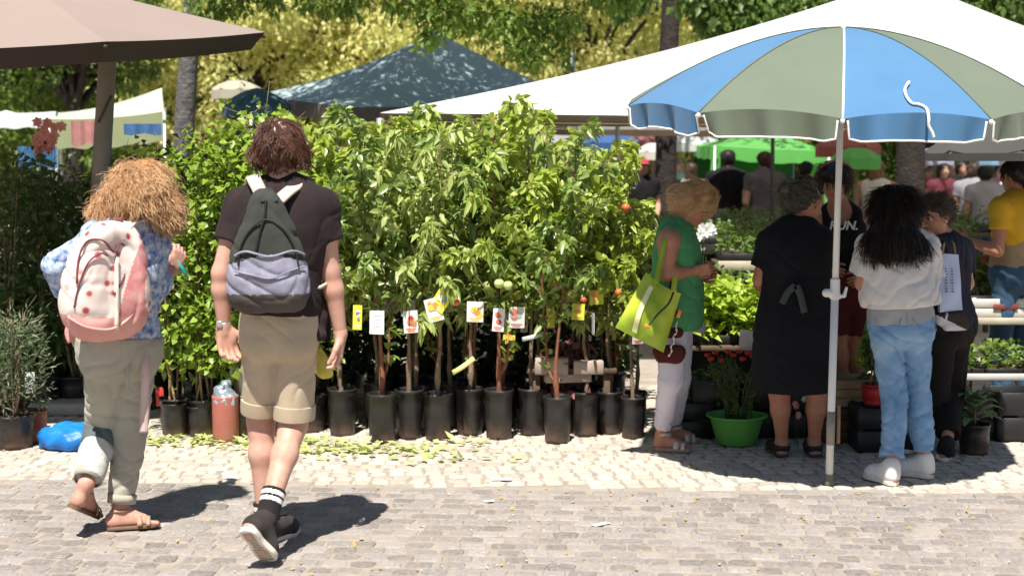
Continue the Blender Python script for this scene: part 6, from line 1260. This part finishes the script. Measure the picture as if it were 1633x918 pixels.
# ---------------------------------------------------------------- seller in black dress, back view
def build_black():
    Y = 7.75
    J = JJ(Y, head=(1284, 326, .04), neck=(1270, 360, 0), pelvis=(1268, 520, 0), sha=(1228, 386, -.0), shb=(1308, 384, .0), ela=(1212, 446, .02), elb=(1320, 442, .02),
           wra=(1222, 470, .20), wrb=(1320, 492, .14), hipa=(1246, 535), hipb=(1292, 535), kna=(1243, 628, .03), knb=(1302, 628, .03))
    for e, x in (('a', 1249), ('b', 1301)):
        J['he'+e] = G(x, 731); J['he'+e][2] = .008; J['to'+e] = J['he'+e]+A(.02 if e == 'b' else -.03, .235, 0); J['an'+e] = J['he'+e]+A(0, .05, .085)
    P = Pose(J, (.08, 1, 0), PROF_F, .98); P.hf = nz(A(.92, .34, -.30)); P.hu = nz(A(.25, .10, 1))
    r = thing('person', 'grey haired woman in a black dress beside the parasol pole', 'person', G(1272, 728))
    hs = [hand(P, 'a', A(.2, 1, .1), A(1, 0, 0), .6, 1, .95), hand(P, 'b', A(-.2, .7, -.8), A(-1, 0, 0), .5, 1, .95)]
    make_body(P, r, SK_TAN, .007, hs)
    bk = cloth('black_dress', (.011, .011, .014), .2, 5)
    pr = [(-.75, .190, .165, 0), (-.4, .195, .165, 0), (-.1, .203, .165, 0), (.1, .188, .150, 0), (.3, .162, .130, 0), (.5, .172, .135, 0), (.68, .180, .132, 0), (.82, .17, .115, 0), (.93, .125, .085, 0), (1.0, .06, .055, 0)]
    shirt(P, r, bk, -.64, .66, .012, .01, 'dress', .007, .0045, slr=.070, prof=pr, seed=8.)
    mb = MB(); ym = P.level(.3, .0, pr)
    for xs in (((1268, 455), (1256, 466), (1247, 484)), ((1270, 455), (1276, 470), (1283, 498))):
        mb.add(*strap(spline([at(x, y, Y-.185) for x, y in xs], 10), .036, .006))
    mb.obj('apron_tie', cloth('apron_grey', (.06, .075, .07)), r)
    for e in 'ab':
        S = SD(.0055); foot_prims(S, P, e, 'shoe'); he, to, an, f, n, l = foot_frame(P, e); S.cut(he+n*.062, n); sobj('shoe', S, M('shoe_black', (.012, .011, .012), .4), r)
        sole(P, e, .016, grow=.1).obj('sole', RUBD, r)
    hd, u, f = J['head'], P.hu, P.hf; l = np.cross(f, u); X = np.stack([l, f, u])
    def hp_(S):
        S.ell(hd+u*.036-f*.032, (.084, .096, .080), X, .02); S.ell(hd-u*.012-f*.06, (.072, .050, .055), X, .03); S.ell(hd+u*.045-f*.140, (.040, .036, .040), X, .012)
    hairlump(P, r, hairm('grey', [(0, (.045, .038, .03)), (.6, (.12, .105, .085)), (1, (.26, .24, .2))], .45), hp_, 1500, .06, lambda P_, N_: (hd+u*.045-f*.13)-P_, .002, 4, .0017, .007, .003, 45, seed=4, lift=.03, grav=.0)
    mb = MB(); V, F = lathe([(.028, -.008), (.040, -.008), (.040, .008), (.028, .008)], hd+u*.042-f*.105, 20, .06, basis(-f)); mb.add(V, F); mb.obj('hair_band', M('band_black', (.01, .01, .01), .6), r)
build_black()
# ---------------------------------------------------------------- woman in black vest facing the stall front
def build_vest():
    Y = 8.55
    J = JJ(Y, head=(1330, 291, 0), neck=(1338, 330, .03), pelvis=(1352, 468, .05), sha=(1306, 352, .02), shb=(1368, 350, .02), ela=(1306, 404, .03), elb=(1382, 406, .02),
           wra=(1320, 430, -.10), wrb=(1372, 444, -.14), hipa=(1332, 484, .05), hipb=(1370, 484, .05), kna=(1338, 566, .03), knb=(1366, 566, .06), ana=(1342, 662, .05), anb=(1364, 662, .12))
    for e in 'ab': J['he'+e] = J['an'+e]+A(0, .05, -.085); J['he'+e][2] = .01; J['an'+e][2] = .09; J['to'+e] = J['he'+e]+A(-.05, -.23, 0)
    P = Pose(J, (-.15, -1, 0), PROF_F, .93); P.hf = nz(A(-.42, -.85, -.38)); P.hu = nz(A(-.12, -.3, 1))
    r = thing('person', 'woman in black vest with white lettering and maroon shorts behind the pole', 'person', G(1352, 684))
    hs = [hand(P, 'a', A(.4, -1, -.1), A(.8, .2, -.3), .7, 1, .95), hand(P, 'b', A(-.5, -1, -.1), A(-.8, .2, -.3), .7, -1, .95)]
    make_body(P, r, SK_TAN, .007, hs, th=1)
    bk = cloth('vest_black', (.012, .011, .013), .2)
    def neckline(S):
        c = P.level(.98)[0]; S.ell(c+P.fwd*.06, (.075, .10, .10), None, .01, 's')
    shirt(P, r, bk, .22, 0, .010, .0, 'vest', .006, .003, seed=4., extra=neckline)
    trousers(P, r, cloth('maroon_shorts', (.10, .022, .024)), (.30, .30), (.102, .090, .06), 'shorts', .007, .28, .0045, .016, 3.)
    curves_text(r, 'RUN.', .072, at(1345, 366, Y-.135)+A(.0, .0, 0), P, cloth('print_white', (.8, .78, .75)))
    for e in 'ab': sneaker(P, r, e, M('shoe_red', (.3, .03, .03), .5), RUB, 'shoe')
    hd, u, f = J['head'], P.hu, P.hf; l = np.cross(f, u); X = np.stack([l, f, u])
    def hp_(S):
        S.ell(hd+u*.040-f*.022, (.090, .100, .085), X, .02); S.ell(hd-u*.02-f*.05, (.084, .062, .085), X, .03); S.ell(hd+u*.072+f*.055, (.070, .040, .028), X, .02)
    hairlump(P, r, hairm('dark', [(0, (.014, .008, .006)), (.6, (.035, .02, .014)), (1, (.08, .05, .035))], .4), hp_, 1400, .07, lambda P_, N_: np.tile(-u, (len(P_), 1))-f*.2, .003, 4, .002, .007, .004, 45, seed=9, lift=.02, grav=.1)
def curves_text(root, s, size, loc, P, mat):
    cu = bpy.data.curves.new('t', 'FONT'); cu.body = s; cu.size = size; cu.extrude = .0008; cu.align_x = 'CENTER'; cu.shear = .2; cu.offset = .0022
    o = bpy.data.objects.new('t', cu); COL.objects.link(o); bpy.context.view_layer.update()
    me = bpy.data.meshes.new_from_object(o.evaluated_get(bpy.context.evaluated_depsgraph_get())); bpy.data.objects.remove(o)
    x = nz(np.cross(A(0, 0, 1), -P.fwd)); x = x if x[0] > 0 else -x; 
    for v in me.vertices:
        w = loc+x*v.co.x+A(0, 0, 1)*v.co.y+P.fwd*(v.co.z)-P.fwd*(abs(v.co.x)/.12)**2*.012; v.co = Vector(w-ROOTLOC[root.name])
    me.materials.clear(); me.materials.append(mat); ob = bpy.data.objects.new('lettering', me); COL.objects.link(ob); ob.parent = root; return ob
build_vest()
# ---------------------------------------------------------------- girl in white blouse and jeans
def build_jeans():
    Y = 7.25
    J = JJ(Y, head=(1428, 334, .02), neck=(1430, 374, 0), pelvis=(1436, 520, 0), sha=(1388, 398, .0), shb=(1474, 398, .0), ela=(1376, 452, .02), elb=(1484, 456, .04),
           wra=(1392, 470, .22), wrb=(1470, 475, .24), hipa=(1413, 534), hipb=(1460, 534), kna=(1427, 636, .02), knb=(1463, 632, .10))
    J['hea'] = G(1428, 776); J['hea'][2] = .004; J['toa'] = J['hea']+A(-.10, .21, 0); J['ana'] = J['hea']+A(-.012, .045, .088)
    J['heb'] = G(1488, 764); J['heb'][2] = .004; J['tob'] = J['heb']+A(-.19, .13, 0); J['anb'] = J['heb']+A(-.035, .03, .088)
    P = Pose(J, (.05, 1, 0), PROF_F, .96); P.hf = nz(A(.25, 1, -.15)); P.hu = nz(A(0, .12, 1))
    r = thing('person', 'girl with long dark hair in white blouse and light blue jeans', 'person', G(1448, 770))
    hs = [hand(P, 'a', A(.5, 1, 0), A(1, 0, 0), .6, 1, .95), hand(P, 'b', A(-.5, 1, 0), A(-1, 0, 0), .6, -1, .95)]
    make_body(P, r, SK_MID, .007, hs, cfs=.62, th=.62)
    pr = [(-.1, .20, .14, 0), (.1, .205, .14, 0), (.26, .19, .13, 0), (.45, .172, .125, .0), (.62, .165, .12, .004), (.78, .160, .105, .004), (.92, .12, .08, 0), (1.0, .055, .052, 0)]
    shirt(P, r, cloth('top_grey', (.34, .35, .37)), .04, 0, .012, 0, 'vest_top', .007, .003, seed=2.)
    def knot(S):
        S.cone(at(1452, 478, Y-.14), at(1447, 490, Y-.15), .030, .014, .03); S.cone(at(1440, 440, Y-.11), at(1450, 482, Y-.12), .05, .04, .04)
    shirt(P, r, cloth('blouse_white', (.74, .72, .70), .05, 5, transl=.12), .225, .75, .018, .0, 'blouse', .0065, .0125, slr=.082, prof=pr, seed=5., extra=knot)
    m, n, b, o = _nt('jeans_light'); v = texc(n); f_ = noise(n, 3.2, 6, v, .7); rr = ramp(n, f_, [(.3, (.10, .22, .42)), (.52, (.20, .36, .56)), (.72, (.42, .56, .70))]); n.links.new(rr.outputs[0], b.inputs[0]); _sset(b, 'Roughness', .85); bump(n, b, noise(n, 150, 2, v), .35, .002)
    tr = trousers(P, r, m, (.92, .92), (.084, .070, .060), 'jeans', .006, .15, .0095, -.020, 1., ani=(1, 1, 1.3))
    mb = MB(); mb.add(*tube(spline([P.surf(t, 180, .02)[0]+A(0, 0, 0) for t in (.24, .15, .05, -.04)], 14), .0022, 5))
    for u0 in (150, 210):
        mb.add(*tube([P.surf(.12, u0-22, .017)[0], P.surf(.12, u0+22, .017)[0], P.surf(-.02, u0+16, .02)[0], P.surf(-.05, u0, .02)[0], P.surf(-.02, u0-16, .02)[0], P.surf(.12, u0-22, .017)[0]], .0022, 5))
    mb.obj('stitching', m, tr)
    wm = cloth('shoe_white', (.74, .73, .72), .05)
    for e in 'ab': sneaker(P, r, e, wm, RUB, 'sneaker', M('lace_white', (.8, .8, .8), .8))
    hd, u, f = J['head'], P.hu, P.hf; l = np.cross(f, u); X = np.stack([l, f, u])
    def hp_(S):
        S.ell(hd+u*.034-f*.014, (.096, .106, .092), X, .02); S.ell(hd-u*.04-f*.045, (.090, .08, .10), X, .06); S.ell(hd-u*.10-f*.06, (.100, .075, .09), X, .06); S.ell(at(1427, 378, Y-.10), (.112, .065, .066), None, .06)
        S.ell(at(1398, 378, Y-.09), (.045, .045, .06), None, .03); S.ell(at(1456, 384, Y-.07), (.055, .045, .055), None, .03)
        S.box(hd+f*.13-u*.05, (.06, .05, .07), X, .01, .02, 's')
    hairlump(P, r, hairm('black', [(0, (.010, .007, .006)), (.7, (.025, .016, .012)), (1, (.06, .04, .03))], .35), hp_, 8000, .11, lambda P_, N_: np.tile(-u, (len(P_), 1))+np.cross(N_, u)*.12, .006, 6, .0013, .008, .006, 26, seed=2, lift=.0, grav=.1, steps=9)
build_jeans()
# ---------------------------------------------------------------- woman with the pale blue bag, three quarter view to the left
def build_bluebag():
    Y = 7.95
    J = JJ(Y, head=(1490, 346, 0), neck=(1508, 382, .04), pelvis=(1508, 520, .03), sha=(1490, 402, -.12), shb=(1532, 400, .12), ela=(1490, 456, -.13), elb=(1542, 452, .16),
           wra=(1478, 492, -.2), wrb=(1520, 480, -.02), hipa=(1498, 536, -.05), hipb=(1522, 536, .06), kna=(1494, 628, -.02), knb=(1517, 626, .06))
    J['hea'] = G(1470, 716); J['hea'][2] = .004; J['toa'] = J['hea']+A(-.17, -.13, 0); J['ana'] = J['hea']+A(-.035, -.03, .088)
    J['heb'] = G(1500, 735); J['heb'][2] = .004; J['tob'] = J['heb']+A(.10, -.19, 0)*-1+A(.17, -.06, 0); J['anb'] = J['heb']+A(.03, .0, .088)
    P = Pose(J, (-.75, -.55, 0), PROF_F, .95); P.hf = nz(A(-.80, -.50, -.25)); P.hu = nz(A(-.18, -.1, 1))
    r = thing('person', 'woman in navy top and black trousers beside the girl in jeans', 'person', G(1500, 730))
    hs = [hand(P, 'a', A(-.3, -.6, -.7), A(.5, -.3, 0), .5, 1, .95), hand(P, 'b', A(-.8, -.4, -.1), A(0, .5, .7), .6, 1, .95)]
    make_body(P, r, SK_MID, .007, hs, cfs=.8)
    shirt(P, r, cloth('navy_top', (.022, .022, .038), .2), -.06, .6, .018, .01, 't_shirt', .007, .005, seed=9.)
    trousers(P, r, cloth('black_trouser', (.014, .012, .012), .2), (.90, .90), (.095, .076, .072), 'trousers', .007, .1, .006, .004, 6.)
    for e in 'ab': sneaker(P, r, e, cloth('shoe_charcoal', (.02, .02, .025)), RUB, 'shoe')
    hd, u, f = J['head'], P.hu, P.hf; l = np.cross(f, u); X = np.stack([l, f, u])
    def hp_(S):
        S.ell(hd+u*.038-f*.026, (.084, .098, .080), X, .02); S.ell(hd-u*.01-f*.06, (.074, .05, .055), X, .03); S.ell(hd+u*.02-f*.13, (.035, .03, .035), X, .012)
    hairlump(P, r, hairm('darkblond', [(0, (.03, .018, .01)), (.6, (.075, .048, .028)), (1, (.16, .11, .07))], .45), hp_, 1300, .06, lambda P_, N_: (hd+u*.02-f*.12)-P_, .002, 4, .0017, .007, .003, 45, seed=7, lift=.03, grav=.0)
    b = thing('carrier_bag', 'narrow pale blue paper bag with vertical lettering beside the woman in navy', 'bag', at(1517, 498, Y-.28)); Yb = Y-.28
    cs = [at(1497, 404, Yb), at(1529, 406, Yb+.03), at(1535, 494, Yb+.03), at(1499, 498, Yb)]
    def f1(u_, v_):
        p = ((1-u_)*(1-v_))[:, None]*cs[0]+(u_*(1-v_))[:, None]*cs[1]+(u_*v_)[:, None]*cs[2]+((1-u_)*v_)[:, None]*cs[3]; p[:, 1] -= .012*np.sin(u_*math.pi)*np.sin(v_*math.pi)+.004*np.sin(v_*9+u_*4); return p
    def f2(u_, v_): p = f1(1-u_, v_); p[:, 1] += .055-.03*np.abs(u_-.5); return p
    mb = MB(); mb.add(*grid_sheet(f1, 8, 16)); mb.add(*grid_sheet(f2, 8, 16)); V1, _ = grid_sheet(f1, 1, 16); V2, _ = grid_sheet(f2, 1, 16)
    for a_, b2 in ((V1[:17], V2[17:]), (V2[:17], V1[17:])):
        i = np.arange(16); mb.add(np.vstack([a_, b2]), np.stack([i, i+17, i+18, i+1], 1)[:, ::-1])
    mb.add(np.array([V1[16], V1[33], V2[16], V2[33]]), np.array([[0, 1, 2, 3]]))
    mb.obj('bag_paper', M('paper_blue', (.50, .58, .80), .6, .06, 10), b)
    mb = MB(); mb.add(*strap(spline([at(1503, 406, Yb), at(1505, 390, Y-.2), at(1512, 386, Y-.08), at(1520, 388, Y-.12), at(1523, 406, Yb+.04)], 20), .014, .003)); mb.obj('handle', M('handle_tan', (.45, .3, .12), .7), b)
    mb = MB()
    for px in (1508, 1518):
        for i in range(9):
            w = .008+.006*((i*7) % 3)/2
            mb.add(*box(at(px+.2*i, 428+i*4.6, Yb-.012), (w, .002, .007), None, 0))
    mb.obj('printed_lettering', M('print_grey', (.14, .18, .32), .7), b)
    d = thing('shirt_bundle', 'folded white and brown printed cloth hanging below the pale blue bag', 'cloth', at(1520, 528, Y-.24)); S = SD(.006)
    S.cone(at(1500, 508, Y-.22), at(1530, 508, Y-.2), .035, .040, .02, sq=(A(0, 1, 0), .6)); S.cone(at(1510, 520, Y-.22), at(1540, 521, Y-.2), .024, .022, .02); S.noise(.006, 25, 2)
    z1 = at(0, 512, Y-.22)[2]
    sobj('cloth_fold', S, [cloth('brown_dark', (.06, .045, .035)), cloth('white_print', (.7, .68, .74))], d, lambda C: ((C[:, 2] < z1-.02+.5*(at(1520, 0, Y)[0]-C[:, 0])) | (np.abs(C[:, 0]-at(1518, 0, Y-.2)[0]-(C[:, 2]-z1)*.3) < .006)).astype(int))
build_bluebag()
# ---------------------------------------------------------------- people further back: same body, simpler dress
def bg_person(label, px, top, Y, yaw, sk, top_m, bot_m, hair_m, hair='short', arms=((.06, .16), (.06, .16)), h=.013, sleeve=.5, group=None, sc=None, lean=0.0, bend=(0, 0), grad=None, cap=None):
    X0 = at(px, 0, Y)[0]; Ht = at(px, top, Y)[2]; q = Ht/1.76; f = A(math.sin(R_(yaw)), math.cos(R_(yaw)), 0); l = A(f[1], -f[0], 0)
    if l[0] < 0: l = -l
    o = A(X0, Y, 0)
    g = lambda x, y, z: o+l*x*q+f*(y+lean*max(0, z-.95))*q+A(0, 0, z*q)
    J = dict(head=g(0, .03, 1.635), neck=g(0, -.01, 1.47), pelvis=g(0, 0, .95), hipa=g(-.09, 0, .9), hipb=g(.09, 0, .9), sha=g(-.185, 0, 1.41), shb=g(.185, 0, 1.41),
             ela=g(-.24, -.02, 1.12), elb=g(.24, -.02, 1.12), kna=g(-.10, .03, .5), knb=g(.10, .0, .5), ana=g(-.11, .0, .09), anb=g(.11, -.05, .09))
    for e, s in (('a', -1), ('b', 1)):
        ay, az = arms[0 if e == 'a' else 1]; J['wr'+e] = J['el'+e]+(l*(-s)*.06+f*(ay*1.0+.05)+A(0, 0, -.25+az*1.3))*q*(.27/np.linalg.norm([.06, ay+.05, -.25+az*1.3]))
        J['he'+e] = J['an'+e]+(f*-.05)*q; J['he'+e][2] = .01; J['to'+e] = J['he'+e]+f*.25*q+l*s*.03
    P = Pose(J, f, PROF_M if hair == 'short' else PROF_F, q); P.hf = nz(f+l*bend[0]+A(0, 0, bend[1])); P.hu = nz(A(0, 0, 1)-P.hf*P.hf[2])
    r = thing('person', label, 'person', (X0, Y, 0), group)
    hs = [hand(P, e, J['wr'+e]-J['el'+e], -l*(-1 if e == 'a' else 1), .5, (1 if e == 'b' else -1), 1.0, h=.006 if Y < 12 else .008) for e in 'ab']
    make_body(P, r, sk, h, hs, cfs=.8)
    so_ = shirt(P, r, top_m, -.04, sleeve, .018, .01, 'shirt', h, .006, seed=px % 7)
    trousers(P, r, bot_m, (.93, .93), h=h, grow=.013)
    for e in 'ab':
        S = SD(.009); foot_prims(S, P, e, 'shoe'); sobj('shoe', S, RUBD, r)
    hd, u, ff = J['head'], P.hu, P.hf; ll = np.cross(ff, u); X = np.stack([ll, ff, u])
    def hp_(S):
        S.ell(hd+u*.032*q-ff*.020*q, (.086*q, .100*q, .084*q), X, .02); S.ell(hd-u*.015*q-ff*.05*q, (.080*q, .055*q, .06*q), X, .03)
        if hair == 'long': S.ell(hd-u*.10*q-ff*.055*q, (.095*q, .06*q, .12*q), X, .04)
    if cap:
        S = SD(.007); S.ell(hd+u*.045*q-ff*.008*q, (.090*q, .105*q, .075*q), X, .01); S.cut(hd+u*.035*q, -u); S.ell(hd+u*.040*q+ff*.12*q, (.07*q, .06*q, .008), X, .01); sobj('cap', S, cap, r)
    hairlump(P, r, hair_m, hp_, 500, .05, lambda P_, N_: np.tile(-u, (len(P_), 1)), .003, 4, .003, .009, .004, 40, lift=.03, grav=.1, steps=5)
    return r
# ================================================================== people beyond the stall
H_B = hairm('bg_brown', [(0, (.03, .018, .012)), (1, (.10, .06, .04))]); H_K = hairm('bg_black', [(0, (.01, .008, .007)), (1, (.03, .025, .02))]); H_G = hairm('bg_ginger', [(0, (.14, .06, .03)), (1, (.34, .17, .08))]); H_W = hairm('bg_grey', [(0, (.2, .19, .18)), (1, (.4, .39, .37))])
tee_y = stripes_attr('tee_yellow', [(0, (.70, .40, .035)), (1, (.70, .40, .035))])
c_y = cloth('shirt_yellow', (.66, .38, .030), .08, 4); c_b = cloth('bg_jeans', (.05, .10, .17), .2); c_k = cloth('bg_black_cloth', (.014, .013, .015), .2); c_g = cloth('bg_grey_cloth', (.13, .115, .125), .15); c_t = cloth('bg_tan_cloth', (.20, .17, .14), .15)
c_w = cloth('bg_white_cloth', (.60, .57, .52), .1); c_r = cloth('bg_red_cloth', (.48, .05, .07), .2); c_p = cloth('bg_plum_cloth', (.12, .03, .04), .2); c_s = cloth('bg_slate_cloth', (.25, .25, .28), .15); c_l = cloth('bg_palebl_cloth', (.42, .50, .60), .15)
ym = cloth('shirt_yellow_tan', (.66, .38, .030), .08, 4)
r = bg_person('man in yellow T-shirt and blue jeans at the right edge reaching over the plants', 1632, 250, 9.35, -38, SK_TAN, [c_y, cloth('shirt_yellow_shaded', (.33, .24, .15), .1)], c_b, H_K, arms=((.55, .30), (.40, .10)), h=.009, bend=(0, -.15))
o = [c for c in r.children if c.name.startswith('shirt')][0]
for p in o.data.polygons:
    z = p.center[2]; 
    if z < 1.14+.04*math.sin(p.center[0]*20): p.material_index = 1  # shade on the lower part of the yellow shirt, painted as tan
F2 = 'shoppers in the distance beyond the plant tables'
for a in (('man in black T-shirt seen from behind in front of the green tent', 1164, 237, 18.2, 6, SK_TAN, c_k, c_s, H_K, 'short', ((.1, .0), (.05, .0))), ('man in grey T-shirt with short hair looking left beside the thin dark pole', 1224, 240, 17.8, -8, SK_FAIR, c_g, c_t, H_B, 'short', ((.25, .3), (.25, .3))),
          ('ginger haired woman in white sleeveless top behind the dark haired girl', 1404, 252, 16.5, 15, SK_TAN, c_w, c_r, H_G, 'long', ((.2, .2), (.1, .1))), ('woman in red shirt right of the dark tree trunk', 1487, 262, 21.5, 170, SK_PINK, c_r, c_k, H_B, 'long', ((.3, .4), (.2, .3))),
          ('dark haired woman in plum dress next to the woman in red', 1512, 259, 20.5, 175, SK_FAIR, c_p, c_p, H_K, 'long', ((.1, .1), (.1, .1))), ('person in black with pale face left of the grey shirted figures', 1541, 256, 21, 160, SK_FAIR, c_k, c_k, H_K, 'short', ((.2, .2), (.1, .1))),
          ('person in slate grey shirt in the crowd at the right', 1560, 258, 18.5, 20, SK_TAN, c_s, c_k, H_B, 'short', ((.1, .1), (.1, .1))), ('person in pale grey shirt directly left of the man in yellow', 1580, 262, 17.2, 5, SK_MID, cloth('bg_light_cloth', (.36, .34, .36)), c_b, H_K, 'short', ((.1, .1), (.1, .1))),
          ('man in dark shirt and red cap left of the thick trunk', 1026, 251, 18.5, 165, SK_PINK, c_k, c_k, H_B, 'short', ((.1, .1), (.1, .1))), ('man in pale shirt and white cap behind the sapling tops', 966, 262, 16.5, 150, SK_PINK, c_w, c_t, H_W, 'short', ((.1, .1), (.1, .1))),
          ('brown haired woman in dark brown top right of the thick trunk', 1105, 258, 20, 10, SK_TAN, c_t, c_k, H_B, 'long', ((.1, .1), (.1, .1))), ('person in pale blue and white top between trunk and brown haired woman', 1087, 250, 23, 175, SK_FAIR, c_l, c_w, H_W, 'short', ((.1, .1), (.1, .1))),
          ('shopper in dark clothes in front of the right curtain of the green tent', 1290, 256, 19.4, 20, SK_TAN, c_k, c_k, H_K, 'short', ((.1, .1), (.1, .1))), ('shopper in white far behind between red shirt and trunk', 1468, 262, 25, 175, SK_TAN, c_w, c_b, H_K, 'short', ((.1, .1), (.1, .1))),
          ('shopper in olive green in the crowd behind the grey shirts', 1528, 262, 24, 10, SK_TAN, cloth('bg_olive', (.10, .11, .05)), c_k, H_B, 'long', ((.1, .1), (.1, .1))), ('shopper in pink far behind the man in yellow', 1600, 262, 24, 165, SK_PINK, cloth('bg_pink', (.50, .24, .24)), c_b, H_B, 'long', ((.1, .1), (.1, .1))), ('shopper in white at the far right edge', 1628, 264, 22, 10, SK_TAN, c_w, c_k, H_K, 'short', ((.1, .1), (.1, .1))))[:]:
    lb, px, top, Y, yaw, sk, tm, bm_, hm, hk, ar = a; cap = None
    if 'red cap' in lb: cap = c_r
    if 'white cap' in lb: cap = c_w
    bg_person(lb, px, top, Y, yaw, sk, tm, bm_, hm, hk, ar, h=.016, group=F2, sleeve=0 if 'sleeveless' in lb else .5, cap=cap)
